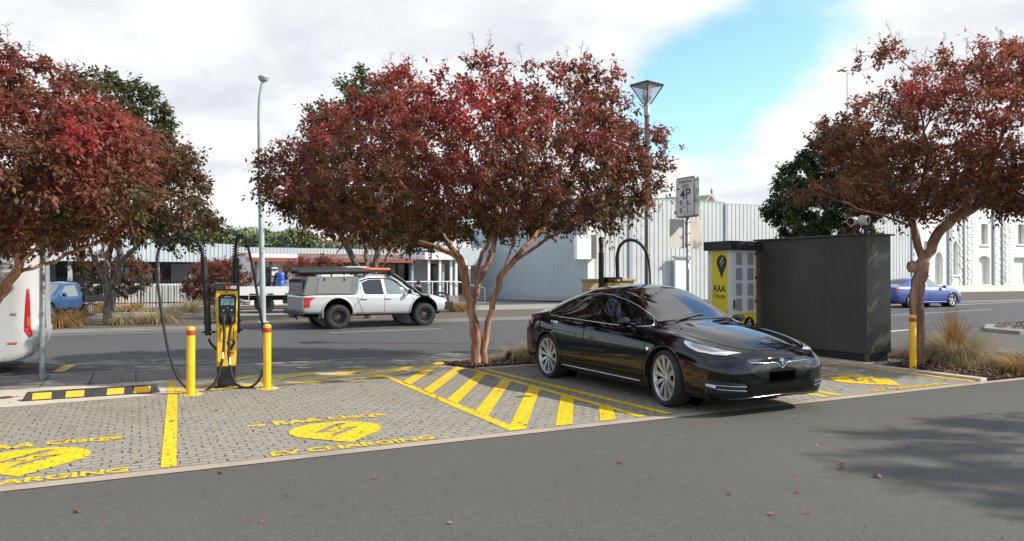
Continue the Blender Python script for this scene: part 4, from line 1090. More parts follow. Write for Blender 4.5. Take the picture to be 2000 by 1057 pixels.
class Shell:
    """smooth car body: rows of stations x, z_bottom, z_belt, z_rail, z_top, half widths (max, belt, rail)"""
    def __init__(s, st, nx=170, ns=64, waist=.45, crown=.3, tuck=.06):
        S = pchip(st, nx)
        x, zb, ze, zr, zt, wm, wb, wr = S.T
        h = ze - zb
        sec = np.stack([np.stack([0 * x, zb], 1), np.stack([.80 * wm, zb], 1), np.stack([wm - tuck, zb + .035 * h / .7], 1), np.stack([wm - .016, zb + .2 * h], 1),
                        np.stack([wm, zb + waist * h], 1), np.stack([wm - .012, zb + .78 * h], 1), np.stack([wb, ze], 1),
                        np.stack([wb + (wr - wb) * .5 + .012, ze + (zr - ze) * .5], 1), np.stack([wr, zr], 1),
                        np.stack([.62 * wr, zr + (zt - zr) * (1 - crown)], 1), np.stack([0 * x, zt], 1)], 0)        # 11 x nx x 2
        C = catmull(sec, ns)                                                                                        # ns x nx x 2
        half = np.concatenate([np.broadcast_to(x[None, :, None], (ns, nx, 1)), C], 2)
        half[0, :, 1] = 0; half[-1, :, 1] = 0; half[..., 1] = np.maximum(half[..., 1], 0)
        mir = half[1:-1][::-1].copy(); mir[..., 1] *= -1
        ring = np.concatenate([half, mir], 0)                                                                       # nr x nx x 3
        s.nr, s.nx = ring.shape[0], nx
        s.V = ring.transpose(1, 0, 2).reshape(-1, 3)
        i, k = np.meshgrid(np.arange(nx - 1), np.arange(s.nr), indexing='ij'); k2 = (k + 1) % s.nr
        s.F = np.stack([i * s.nr + k, (i + 1) * s.nr + k, (i + 1) * s.nr + k2, i * s.nr + k2], -1).reshape(-1, 4)
        s.caps = [tuple(range(s.nr)), tuple((nx - 1) * s.nr + q for q in range(s.nr - 1, -1, -1))]
        s.bvh = BVHTree.FromPolygons([tuple(v) for v in s.V], [tuple(f) for f in s.F] + s.caps)
        s.keep = np.ones(len(s.F), bool)
    def hit(s, p, d):
        d = Vector(d).normalized(); loc, nor, _, _ = s.bvh.ray_cast(Vector(p) + d * 4, -d, 9)
        if loc is None:
            loc, nor, _, _ = s.bvh.find_nearest(Vector(p))
        if nor.dot(d) < 0: nor = -nor
        return loc, nor
    def arches(s, centres, r, ymin=.5):
        """cut round wheel openings into the flanks"""
        V = s.V
        for (cx, cz) in centres:
            q = V[:, [0, 2]] - np.array([cx, cz]); dist = np.hypot(q[:, 0], q[:, 1])
            ins = (dist < r) & (np.abs(V[:, 1]) > ymin)
            s.keep &= ~ins[s.F].all(1)
            edge = ins & np.isin(np.arange(len(V)), s.F[s.keep].ravel())
            sc = r / np.maximum(dist[edge], 1e-6)
            V[edge, 0] = cx + q[edge, 0] * sc; V[edge, 2] = cz + q[edge, 1] * sc
        s.arch = (centres, r)
    def cut(s, poly, axis, side):
        """open the shell inside a polygon seen along an axis"""
        c = s.V[s.F].mean(1); ab = {'z': (0, 1), 'y': (0, 2), 'x': (1, 2)}[axis]
        P = poly; x, y = c[:, ab[0]], c[:, ab[1]]; ins = np.zeros(len(c), bool)
        for i in range(len(P)):
            (x1, y1), (x2, y2) = P[i], P[i - 1]
            with np.errstate(divide='ignore', invalid='ignore'):
                ins ^= ((y1 > y) != (y2 > y)) & (x < (x2 - x1) * (y - y1) / (y2 - y1 + 1e-12) + x1)
        s.keep &= ~(ins & side(c))
    def build(s, name, mat, parent, zmin_under=None):
        me = bpy.data.meshes.new(name)
        F = [tuple(int(i) for i in f) for f in s.F[s.keep]] + s.caps
        me.from_pydata([tuple(v) for v in s.V], [], F)
        me.polygons.foreach_set('use_smooth', [True] * len(F)); me.materials.append(mat)
        bm = bmesh.new(); bm.from_mesh(me)
        bmesh.ops.delete(bm, geom=[v for v in bm.verts if not v.link_faces], context='VERTS')
        bmesh.ops.recalc_face_normals(bm, faces=bm.faces); bm.to_mesh(me); bm.free()
        return link(bpy.data.objects.new(name, me), parent)
    def patch(s, outline, d, off=.004, step=.05, mirror=False):
        """sheet following the shell inside an outline of 3-D points seen along d"""
        d = Vector(d).normalized(); u = d.orthogonal().normalized(); w = d.cross(u)
        P = [Vector(p) for p in outline]; o = P[0]
        dense = []
        for i in range(len(P)):
            a, b = P[i], P[(i + 1) % len(P)]; m = max(1, int((b - a).length / (step * .6)))
            dense += [a.lerp(b, k / m) for k in range(m)]
        uv = [((p - o).dot(u), (p - o).dot(w)) for p in dense]
        n = len(uv); pts = [Vector(q) for q in uv]; edges = [(i, (i + 1) % n) for i in range(n)]
        xs = [q[0] for q in uv]; ys = [q[1] for q in uv]
        x = min(xs) + step * .5
        while x < max(xs):
            y = min(ys) + step * .5
            while y < max(ys):
                if in_poly(x, y, uv): pts.append(Vector((x, y)))
                y += step
            x += step
        vo, eo, fo, *_ = delaunay_2d_cdt(pts, edges, [], 1, 1e-5)
        om = sum((p - o).dot(d) for p in dense) / n
        vs = []
        for q in vo:
            p = o + u * q[0] + w * q[1] + d * om
            loc, nor = s.hit(p, d); vs.append(loc + nor * off)
        fs = [tuple(f) for f in fo]
        if fs:
            a, b, c = (vs[i] for i in fs[0][:3])
            if (b - a).cross(c - a).dot(d) < 0: fs = [tuple(reversed(f)) for f in fs]
        if mirror:
            vs = [Vector((v.x, -v.y, v.z)) for v in vs]; fs = [tuple(reversed(f)) for f in fs]
        return vs, fs
    def curve(s, pts, d, off=.002, step=.03, mirror=False):
        out = []
        P = [Vector(p) for p in pts]
        for i in range(len(P) - 1):
            m = max(1, int((P[i + 1] - P[i]).length / step))
            out += [P[i].lerp(P[i + 1], k / m) for k in range(m)]
        out.append(P[-1]); r = []
        for p in out:
            loc, nor = s.hit(p, d); r.append(loc + nor * off)
        return [Vector((p.x, -p.y, p.z)) for p in r] if mirror else r

def sym(mb_add, sides=(1, -1)):
    for sd in sides: mb_add(sd)

def patch_part(sh, name, outline, d, mat, parent, off=.004, mirror=False, step=.05, mb=None):
    vs, fs = sh.patch(outline, d, off, step, mirror)
    m = mb or MB(); m.add(vs, fs, 0, True)
    return m.build(name, mat, parent) if mb is None else None

TYRE = M("tyre_rubber", (.018, .018, .019), .75, var=.25, vscale=12, bump=.2, bscale=90)
DARKWELL = M("wheel_well", (.006, .006, .006), .9)
DISC = M("brake_disc", (.22, .21, .20), .4, .7)

def wheel(parent, x, side, y, r, w, rr, nsp, rim_mat, steer=0, sw=(.018, .05), tread=False, dish=.03, nut_mat=None, hub_mat=None, dark=None, twist=.0):
    """side -1/+1: outer face towards -y/+y. wheel > tyre, rim, hub"""
    T = Matrix.Translation((x, side * y, r)) @ Matrix.Rotation(steer, 4, 'Z') @ (Matrix.Identity(4) if side > 0 else Matrix.Rotation(math.pi, 4, 'Z'))
    h = w / 2
    # barrel and brake disc
    mb = MB(); mb.lathe([(rr * .9, -h * .8), (rr * .93, h * .5)], 40, 0, axis='y', mat=T)
    mb.lathe([(rr * .92, -h * .55), (0, -h * .55)], 40, 0, axis='y', mat=T)
    wh = mb.build('wheel', dark or DARKWELL, parent)
    mb = MB(); mb.lathe([(rr * .72, h * .05), (rr * .72, h * .12), (rr * .3, h * .12)], 36, 0, axis='y', mat=T); mb.build('brake_disc', DISC, wh)
    mb = MB()
    prof = [(rr * .97, -h * .92), (rr * 1.05, -h), (r * .93, -h * 1.04), (r * .985, -h * .82), (r, -h * .6), (r, h * .6), (r * .985, h * .82), (r * .93, h * 1.04), (rr * 1.12, h * 1.02), (rr * 1.02, h * .93), (rr * .99, h * .8)]
    mb.lathe(prof, 64, 0, axis='y', mat=T)
    if tread:
        for k in range(44):
            a = 2 * math.pi * k / 44
            for sg, o in ((1, 0), (-1, .5)):
                aa = a + o * 2 * math.pi / 44
                c = T @ Matrix.Rotation(aa, 4, 'Y')
                mb.box(-.02, .02, sg * h * .45, sg * h * 1.03, r * .965, r * 1.012, 0, .004, c)
    mb.build('tyre', TYRE, wh)
    mb = MB()
    mb.lathe([(rr * .90, h * .55), (rr * .93, h * .86), (rr * .96, h * .93), (rr * 1.0, h * .96), (rr * 1.025, h * .90)], 56, 0, axis='y', mat=T)
    for k in range(nsp):
        a = 2 * math.pi * k / nsp
        A = T @ Matrix.Rotation(a, 4, 'Y')
        y0, y1 = h * .62, h * .86
        pr = [(rr * .12, sw[0], y0 + dish * .2, 0), (rr * .5, (sw[0] + sw[1]) / 2 * .95, y0 + (y1 - y0) * .35 + dish * .3, twist * .4), (rr * .93, sw[1], y1, twist)]
        vs, fs = [], []
        for (q, ww, yy, tw) in pr:
            vs += [A @ Vector((-ww + tw, yy, q)), A @ Vector((ww + tw, yy + .004, q)), A @ Vector((ww * .9 + tw, yy - .03, q)), A @ Vector((-ww * .9 + tw, yy - .03, q))]
        for i in range(2):
            o = i * 4; fs += [(o, o + 1, o + 5, o + 4), (o + 1, o + 2, o + 6, o + 5), (o + 3, o, o + 4, o + 7), (o + 2, o + 3, o + 7, o + 6)]
        mb.add(vs, fs, 0, False)
    mb.lathe([(rr * .30, h * .45), (rr * .28, h * .66), (rr * .2, h * .72), (0, h * .74)], 30, 0, axis='y', mat=T)
    rim = mb.build('rim', rim_mat, wh)
    if nut_mat:
        mb = MB()
        for k in range(5):
            a = 2 * math.pi * (k + .5) / 5; mb.lathe([(.0, h * .78), (.011, h * .77), (.013, h * .6)], 8, 0, (rr * .235 * math.sin(a), 0, rr * .235 * math.cos(a)), 'y', mat=T)
        mb.build('wheel_nut', nut_mat, rim)
    mb = MB(); mb.lathe([(.0, h * .80), (rr * .10, h * .79), (rr * .12, h * .70)], 20, 0, axis='y', mat=T); mb.build('hub_cap', hub_mat or rim_mat, rim)
    return wh

def wells(sh, parent, inner=.5, lip_mat=None, lip=.012, extra=.0):
    centres, r = sh.arch
    for (cx, cz) in centres:
        for sd in (1, -1):
            mb = MB(); pts_o, pts_i = [], []
            for k in range(25):
                a = math.pi * (-.12 + 1.24 * k / 24); p = Vector((cx + r * math.cos(a), 0, cz + r * math.sin(a)))
                loc, _ = sh.hit((p.x, sd * .6, p.z), (0, sd, 0))
                pts_o.append(Vector((p.x, loc.y - sd * .004, p.z))); pts_i.append(Vector((p.x, sd * inner, p.z)))
            vs = pts_o + pts_i; fs = [(k, k + 1, k + 26, k + 25) for k in range(24)]
            mb.add(vs, fs, 0, True)
            mb.add(pts_i, [tuple(range(25))], 0, False)
            mb.build('wheel_well', DARKWELL, parent)
    if lip_mat:
        for (cx, cz) in centres:
            for sd in (1, -1):
                pts = []
                for k in range(33):
                    a = math.pi * (-.10 + 1.20 * k / 32); p = Vector((cx + (r + extra) * math.cos(a), 0, cz + (r + extra) * math.sin(a)))
                    loc, _ = sh.hit((p.x, sd * .6, p.z), (0, sd, 0)); pts.append(Vector((p.x, loc.y, p.z)))
                MB().tube(pts, lip, 8).build('arch_lip', lip_mat, parent)

def glass_mat(name, tint, refl=1.0):
    m = bpy.data.materials.new(name); m.use_nodes = True
    n, l = m.node_tree.nodes, m.node_tree.links; n.clear()
    out = n.new('ShaderNodeOutputMaterial'); tr = n.new('ShaderNodeBsdfTransparent'); gl = n.new('ShaderNodeBsdfGlossy')
    tr.inputs[0].default_value = (*tint, 1); gl.inputs['Roughness'].default_value = .015; gl.inputs['Color'].default_value = (refl,) * 3 + (1,)
    fr = n.new('ShaderNodeFresnel'); fr.inputs[0].default_value = 2.4
    mx = n.new('ShaderNodeMixShader'); l.new(fr.outputs[0], mx.inputs[0]); l.new(tr.outputs[0], mx.inputs[1]); l.new(gl.outputs[0], mx.inputs[2]); l.new(mx.outputs[0], out.inputs[0])
    return m

# ---- the black sedan
GLOSSB = M("black_car_paint", (.0022, .0024, .0032), .6, coat=1.0, spec=.0)
TINT = M("tinted_side_glass", (.004, .005, .006), .03, spec=.6)
PILLAR = M("gloss_black_trim", (.004, .004, .004), .12, coat=.6)
SEAM = M("panel_gap", (.0015, .0015, .0015), .9)
LAMPW = M("headlamp_white", (.62, .64, .66), .12, coat=.8)
LAMPG = M("headlamp_clear", (.48, .51, .53), .15, coat=1.0)
WSCREEN = glass_mat("windscreen_glass", (.55, .62, .60))
SILVER = M("wheel_silver", (.50, .52, .54), .28, .55, coat=.4)
ST = [(-2.49, .50, .72, .76, .78, .45, .42, .30), (-2.475, .40, .80, .86, .90, .68, .62, .45), (-2.40, .30, .88, .97, 1.02, .80, .74, .55), (-2.25, .24, .94, 1.03, 1.09, .89, .82, .60),
      (-2.0, .215, .975, 1.08, 1.145, .94, .87, .60), (-1.6, .20, .985, 1.18, 1.275, .970, .905, .585), (-1.2, .19, .975, 1.275, 1.385, .978, .905, .585), (-.7, .18, .955, 1.35, 1.460, .976, .90, .60),
      (-.2, .175, .938, 1.378, 1.483, .97, .895, .61), (.1, .17, .928, 1.352, 1.457, .97, .89, .60), (.4, .17, .92, 1.268, 1.362, .97, .885, .598), (.7, .17, .915, 1.145, 1.232, .97, .88, .605),
      (.95, .17, .908, 1.02, 1.095, .97, .875, .635), (1.15, .17, .898, .955, 1.015, .972, .872, .66), (1.5, .17, .868, .90, .962, .978, .868, .63), (1.9, .17, .80, .842, .888, .968, .84, .57),
      (2.15, .17, .735, .785, .825, .93, .79, .50), (2.33, .175, .675, .725, .76, .84, .69, .43), (2.42, .19, .625, .67, .70, .72, .57, .37), (2.47, .23, .57, .61, .635, .54, .43, .28), (2.49, .30, .50, .535, .555, .30, .24, .16)]
car = thing('sedan', "glossy black four door electric sedan with silver turbine wheels parked on the paved bay", 'car', (6.69, 8.66, .006), R(-90)); car.scale = (.983, .975, 1)
sh = Shell(ST, 220, 76)
RW = .348; XF, XR = 1.48, -1.45
sh.arches([(XF, RW), (XR, RW)], .392)
WS = [(1.10, 0), (1.085, .30), (1.03, .56), (.985, .655), (.60, .605), (.32, .578), (.10, .555), (.045, .30), (.03, 0)]
WSfull = WS + [(x, -y) for x, y in WS[-2:0:-1]]
sh.cut([(x * .985 + .008, y * .94) for x, y in WSfull], 'z', lambda c: c[:, 2] > .9)
body = sh.build('body', GLOSSB, car)
wells(sh, car, .52, None)
for (cx, cz) in sh.arch[0]:
    for sd in (1, -1):
        pts = []
        for k in range(33):
            a = math.pi * (-.10 + 1.2 * k / 32); p = Vector((cx + .392 * math.cos(a), 0, cz + .392 * math.sin(a)))
            loc, _ = sh.hit((p.x, sd * .6, p.z), (0, sd, 0)); pts.append(Vector((p.x, loc.y - sd * .006, p.z)))
        MB().tube(pts, .011, 8).build('arch_lip', PILLAR, car)
patch_part(sh, 'windscreen', [(x, y, 1.2) for x, y in WSfull], (0, 0, 1), WSCREEN, car, .006)
mb = MB()                                                                         # black border of the windscreen
rim_o = [(x, y) for x, y in WSfull]
cx_ = .55
for i in range(len(WSfull)):
    a, b = WSfull[i], WSfull[(i + 1) % len(WSfull)]
    ia, ib = [((p[0] - cx_) * .945 + cx_, p[1] * .93) for p in (a, b)]
    vs, fs = sh.patch([(a[0], a[1], 1.2), (b[0], b[1], 1.2), (ib[0], ib[1], 1.2), (ia[0], ia[1], 1.2)], (0, 0, 1), .003, .05)
    mb.add(vs, fs, 0, True)
mb.build('windscreen_border', PILLAR, car)
RG = [(-.95, 0), (-.97, .36), (-1.02, .50), (-1.6, .52), (-2.12, .52), (-2.2, .3), (-2.22, 0)]
patch_part(sh, 'rear_window', [(x, y, 1.2) for x, y in RG + [(x, -y) for x, y in RG[-2:0:-1]]], (0, 0, 1), TINT, car, .005)
RF = [(.0, 0), (.0, .46), (-.3, .5), (-.88, .5), (-.9, .3), (-.9, 0)]
patch_part(sh, 'glass_roof', [(x, y, 1.4) for x, y in RF + [(x, -y) for x, y in RF[-2:0:-1]]], (0, 0, 1), TINT, car, .004)
# side glass
FW = [(.985, .962), (.80, 1.058), (.55, 1.168), (.30, 1.248), (.05, 1.298), (-.18, 1.320), (-.30, 1.324), (-.335, .962), (.2, .948), (.70, .944)]
RWn = [(-.395, 1.324), (-.65, 1.312), (-.95, 1.270), (-1.22, 1.195), (-1.42, 1.108), (-1.50, 1.055), (-1.50, 1.025), (-1.42, 1.005), (-1.1, .985), (-.7, .972), (-.43, .966)]
CH = [(1.0, .950), (.7, .932), (.2, .936), (-.4, .954), (-1.1, .973), (-1.42, .990), (-1.53, 1.02), (-1.545, 1.055), (-1.46, 1.120), (-1.24, 1.213), (-.95, 1.287), (-.65, 1.329), (-.35, 1.341), (-.05, 1.329), (.28, 1.269), (.55, 1.190), (.82, 1.079), (1.0, .972), (1.0, .950)]
for sd in (-1, 1):
    patch_part(sh, 'side_window', [(x, .8, z) for x, z in FW], (0, 1, 0), TINT, car, .003, mirror=sd < 0)
    patch_part(sh, 'side_window', [(x, .8, z) for x, z in RWn], (0, 1, 0), TINT, car, .003, mirror=sd < 0)
    patch_part(sh, 'door_pillar', [(-.33, .8, .958), (-.295, .8, 1.328), (-.40, .8, 1.328), (-.435, .8, .958)], (0, 1, 0), PILLAR, car, .002, mirror=sd < 0)
    MB().tube(sh.curve([(x, .8, z) for x, z in CH], (0, 1, 0), .004, mirror=sd < 0), .008, 6).build('window_trim', CHROME, car)
    MB().tube(sh.curve([(-1.0, .8, .262), (.98, .8, .255)], (0, 1, 0), .004, mirror=sd < 0), .009, 6).build('sill_trim', CHROME, car)
    mb = MB()                                                                     # door and panel gaps
    for ln in ([(1.02, .955), (1.09, .80), (1.10, .62), (1.05, .40), (1.0, .24)], [(-.38, .955), (-.36, .7), (-.38, .42), (-.36, .24)], [(-1.48, 1.0), (-1.32, .86), (-1.12, .72), (-1.02, .5), (-.98, .26)],
               [(1.0, .235), (-.98, .245)]):
        mb.tube(sh.curve([(x, .9, z) for x, z in ln], (0, 1, 0), .0005, mirror=sd < 0), .0045, 5)
    mb.build('door_gap', SEAM, car)
    for x in (-.10, -1.12):
        z = .838 if x > -.5 else .872
        patch_part(sh, 'door_handle', [(x - .005, .9, z), (x - .01, .9, z + .036), (x - .225, .9, z + .042), (x - .228, .9, z + .012)], (0, 1, 0), CHROME, car, .007, mirror=sd < 0)
    hl = [(2.305, .47, .685), (2.19, .63, .705), (2.06, .755, .752), (1.93, .835, .80), (1.79, .885, .855), (1.80, .905, .812), (1.90, .915, .762), (2.02, .89, .715), (2.12, .82, .682), (2.16, .77, .655), (2.26, .66, .652)]
    d_ = (.62, .58, .52)
    hh = patch_part(sh, 'headlight', hl, d_, LAMPG, car, .005, mirror=sd < 0, step=.03)
    inner = [(2.22, .60, .688), (2.10, .72, .722), (1.97, .81, .775), (1.87, .86, .815), (1.93, .885, .775), (2.03, .87, .728), (2.13, .79, .692)]
    vs, fs = sh.patch(inner, d_, .0075, .03, sd < 0); MB().add(vs, fs, 0, True).build('headlight_reflector', M("headlamp_grey", (.22, .235, .245), .15, .2, coat=.8), hh)
    strip = [(1.80, .888, .852), (1.80, .905, .815), (1.905, .915, .765), (2.03, .892, .715), (2.155, .775, .658), (2.29, .5, .675), (2.27, .55, .688), (2.16, .755, .680), (2.04, .868, .735), (1.92, .895, .785), (1.83, .888, .83)]
    vs, fs = sh.patch(strip, d_, .0085, .03, sd < 0); MB().add(vs, fs, 0, True).build('daylight_strip', LAMPW, hh)
    tl = [(-2.33, .8, .90), (-2.20, .86, .965), (-1.93, .9, 1.0), (-2.05, .92, .90), (-2.25, .88, .80), (-2.42, .75, .82)]
    patch_part(sh, 'tail_light', tl, (-.5, .8, .2), M("tail_red_dark", (.10, .008, .010), .15, coat=.8), car, .004, mirror=sd < 0)
    # lower intake corner with two chrome blades and a fog lamp
    fi = [(2.37, .50, .375), (2.20, .86, .415), (2.12, .92, .40), (2.14, .92, .34), (2.22, .86, .275), (2.36, .52, .28)]
    fp = patch_part(sh, 'lower_intake', fi, (.85, .5, 0), BLACKP, car, .003, mirror=sd < 0, step=.03)
    mb = MB()
    for z0_, z1_ in ((.362, .345), (.318, .298)):
        mb.tube(sh.curve([(2.22, .80, z0_), (2.30, .68, z0_ - .008), (2.38, .50, z1_)], (.85, .5, 0), .01, mirror=sd < 0), .0045, 6)
    mb.build('chrome_blade', CHROME, fp)
    vs, fs = sh.patch([(2.2, .80, .325), (2.2, .80, .365), (2.14, .885, .372), (2.14, .885, .345)], (.85, .5, 0), .008, .02, sd < 0); MB().add(vs, fs, 0, True).build('fog_lamp', LAMPW, fp)
    # mirror
    mb = MB(); m = MB()
    S_ = Matrix.Translation((.735, sd * 1.02, 1.0)) @ Matrix.Diagonal((.06, .11, .062, 1))
    prof = [(0, -1)] + [(math.sin(math.pi * k / 12), -math.cos(math.pi * k / 12)) for k in range(1, 12)] + [(0, 1)]
    mb.lathe(prof, 20, 0, mat=S_); mb.tube([(.76, sd * .87, .955), (.745, sd * .95, .972)], [.03, .025], 8)
    mr = mb.build('door_mirror', GLOSSB, car)
    MB().lathe([(.85, -.5), (0, -.62)], 18, 0, axis='x', mat=Matrix.Translation((.72, sd * 1.02, 1.0)) @ Matrix.Diagonal((.055, .10, .055, 1))).build('mirror_glass', CHROME, mr)
    # small triangular fender badge
    vs, fs = sh.patch([(1.20, .95, .70), (1.13, .95, .70), (1.165, .95, .652)], (0, 1, 0), .006, .02, sd < 0); MB().add(vs, fs).build('fender_badge', CHROME, car)
# bonnet shut line, nose trim, emblem, plate, lower grille
mb = MB()
for sd in (1, -1):
    mb.tube(sh.curve([(1.10, sd * .70, 1.0), (1.5, sd * .70, .95), (1.85, sd * .67, .9), (2.10, sd * .58, .85), (2.26, sd * .46, .78), (2.36, sd * .28, .72), (2.385, 0, .72)], (0, 0, 1), .0005), .004, 5)
mb.build('bonnet_gap', SEAM, car)
CRE = M("black_crease", (.003, .003, .0035), .15)
ng = [(2.49, -.46, .655), (2.49, -.25, .645), (2.5, 0, .64), (2.49, .25, .645), (2.49, .46, .655), (2.45, .56, .60), (2.49, .46, .50), (2.5, .36, .43), (2.5, -.36, .43), (2.49, -.46, .50), (2.45, -.56, .60)]
nose = patch_part(sh, 'nose_panel', ng, (1, 0, .1), PILLAR, car, .002, step=.04)
mb = MB()
for sd in (1, -1):
    mb.tube(sh.curve([(2.5, sd * .48, .612), (2.5, sd * .30, .604), (2.5, sd * .12, .600), (2.5, sd * .075, .590), (2.5, 0, .530)], (1, 0, .1), .004), .005, 6)
mb.build('nose_trim', CHROME, nose)
q, nq = sh.hit((2.5, 0, .590), (1, 0, .1))
fx = nq.to_track_quat('Z', 'Y').to_matrix().to_4x4()
zax = nq.normalized(); xax = Vector((0, 1, 0)); yax = zax.cross(xax)
Te = Matrix((( xax.x, yax.x, zax.x, q.x + .006), (xax.y, yax.y, zax.y, q.y), (xax.z, yax.z, zax.z, q.z), (0, 0, 0, 1)))
mb = MB(); mb.prism([(-.045, .052), (-.048, .036), (-.020, .034), (-.012, .026), (-.004, -.05), (.004, -.05), (.012, .026), (.020, .034), (.048, .036), (.045, .052), (0, .058)], .005, Te @ Matrix.Diagonal((.78, .78, 1, 1)))
mb.prism([(-.045, .070), (-.045, .062), (0, .068), (.045, .062), (.045, .070), (0, .076)], .005, Te @ Matrix.Diagonal((.78, .78, 1, 1)))
mb.build('emblem', CHROME, nose)
lg = [(2.5, -.50, .36), (2.5, .50, .36), (2.47, .54, .27), (2.47, .42, .255), (2.47, -.42, .255), (2.47, -.54, .27)]
patch_part(sh, 'lower_grille', lg, (1, 0, 0), M("grille_mesh_black", (.002, .002, .002), .7, spec=.1, bump=.8, bscale=120), car, .003, step=.04)
MB().tube(sh.curve([(2.3, -.74, .205), (2.44, -.5, .215), (2.5, 0, .225), (2.44, .5, .215), (2.3, .74, .205)], (1, 0, 0), .004), .010, 6).build('lip_trim', PILLAR, car)
q, nq = sh.hit((2.5, 0, .44), (1, 0, 0))
MB().box(q.x + .006, q.x + .018, -.20, .20, .385, .495, bev=.004).build('number_plate', M("plate_black", (.001, .001, .001), .9, spec=0.0), car)
# wipers, aerial
mb = MB()
for a, b in (((1.10, -.45, 1.03), (.98, .12, 1.1)), ((1.12, .18, 1.03), (1.02, .60, 1.06))):
    mb.tube(sh.curve([a, b], (0, 0, 1), .018), .009, 6)
mb.build('wiper', BLACKP, car)
# cabin seen through the windscreen
CABIN = M("grey_dashboard", (.36, .355, .345), .7); SEAT = M("black_seat", (.02, .02, .02), .6)
cab = MB().box(-1.3, .60, -.70, .70, .30, .36).box(-1.35, -1.25, -.62, .62, .3, 1.05).build('cabin_floor', SEAT, car)
mb = MB()
sec = [(.52, .86), (.60, .935), (.80, .955), (1.02, .925), (1.02, .72), (.52, .72)]
mb.prism(sec, 1.36, Matrix(((1, 0, 0, 0), (0, 0, -1, .68), (0, 1, 0, 0), (0, 0, 0, 1)))); mb.build('dashboard', CABIN, cab, fix=True)
MB().tube([Vector((.40, -.36, .93)) + Matrix.Rotation(R(-24), 3, 'Y') @ Vector((0, .185 * math.cos(a), .185 * math.sin(a))) for a in [2 * math.pi * k / 28 for k in range(29)]], .016, 8).build('steering_wheel', M("wheel_grey", (.12, .12, .12), .5), cab)
for sd in (-1, 1):
    mb = MB(); y = sd * .37
    mb.box(-.45, .12, y - .25, y + .25, .40, .56, bev=.05); mb.box(-.62, -.42, y - .24, y + .24, .5, 1.12, bev=.06); mb.box(-.62, -.50, y - .12, y + .12, 1.13, 1.30, bev=.04)
    mb.build('seat', SEAT, cab)
MB().box(.16, .20, -.12, .12, 1.235, 1.285, bev=.01).build('rear_view_mirror', BLACKP, cab)
WN = M("nut_steel", (.5, .5, .5), .25, .9)
for sd in (-1, 1):
    wheel(car, XF, sd, .835, RW, .245, .275, 10, SILVER, R(-11), (.015, .033), nut_mat=WN, twist=.03)
    wheel(car, XR, sd, .835, RW, .255, .275, 10, SILVER, 0, (.015, .033), nut_mat=WN, twist=.03)
mb = MB().box(-2.2, 2.3, -.72, .72, .17, .30); mb.build('underbody', DARKWELL, car)

# ---- the silver-white pickup
PEARL = M("silver_white_paint", (.53, .54, .55), .3, .3, coat=.8, var=.03)
UT = [(-2.62, .62, 1.00, 1.01, 1.015, .60, .60, .45), (-2.60, .52, 1.04, 1.05, 1.055, .84, .83, .60), (-2.45, .50, 1.06, 1.07, 1.075, .88, .86, .62), (-1.9, .48, 1.065, 1.075, 1.08, .90, .865, .64), (-1.0, .42, 1.06, 1.08, 1.09, .90, .865, .64),
      (-.86, .42, 1.055, 1.32, 1.38, .90, .865, .66), (-.74, .42, 1.05, 1.60, 1.68, .90, .865, .665), (-.5, .42, 1.045, 1.665, 1.75, .90, .865, .66), (-.1, .42, 1.04, 1.685, 1.775, .90, .865, .65), (.35, .42, 1.035, 1.655, 1.745, .90, .865, .64),
      (.60, .42, 1.03, 1.56, 1.65, .90, .865, .645), (.95, .42, 1.02, 1.33, 1.42, .90, .865, .66), (1.22, .43, 1.01, 1.14, 1.21, .90, .865, .68), (1.40, .44, 1.00, 1.07, 1.12, .905, .865, .68), (1.75, .46, .985, 1.03, 1.085, .91, .86, .66),
      (2.15, .47, .95, .985, 1.03, .905, .84, .60), (2.38, .48, .90, .935, .965, .86, .77, .52), (2.5, .50, .83, .86, .89, .72, .62, .42), (2.54, .56, .76, .78, .80, .45, .40, .28)]
ute = thing('pickup', "silver white lifted pickup with a grey tray canopy, roof rack and snorkel on the street", 'pickup truck', (6.78, 23.28, .006), R(6), scale=.955)
su = Shell(UT, 170, 60, waist=.5)
RU = .385; UF, UR = 1.52, -1.50
su.arches([(UF, RU + .12), (UR, RU + .10)], .50)
su.build('body', PEARL, ute); wells(su, ute, .5, PEARL, .03, .015)
UG = M("pale_opaque_glass", (.16, .20, .20), .06, coat=.5); UG2 = M("dark_pickup_glass", (.03, .035, .04), .06)  # opaque; light through the cab glass is put into UG's pale grey
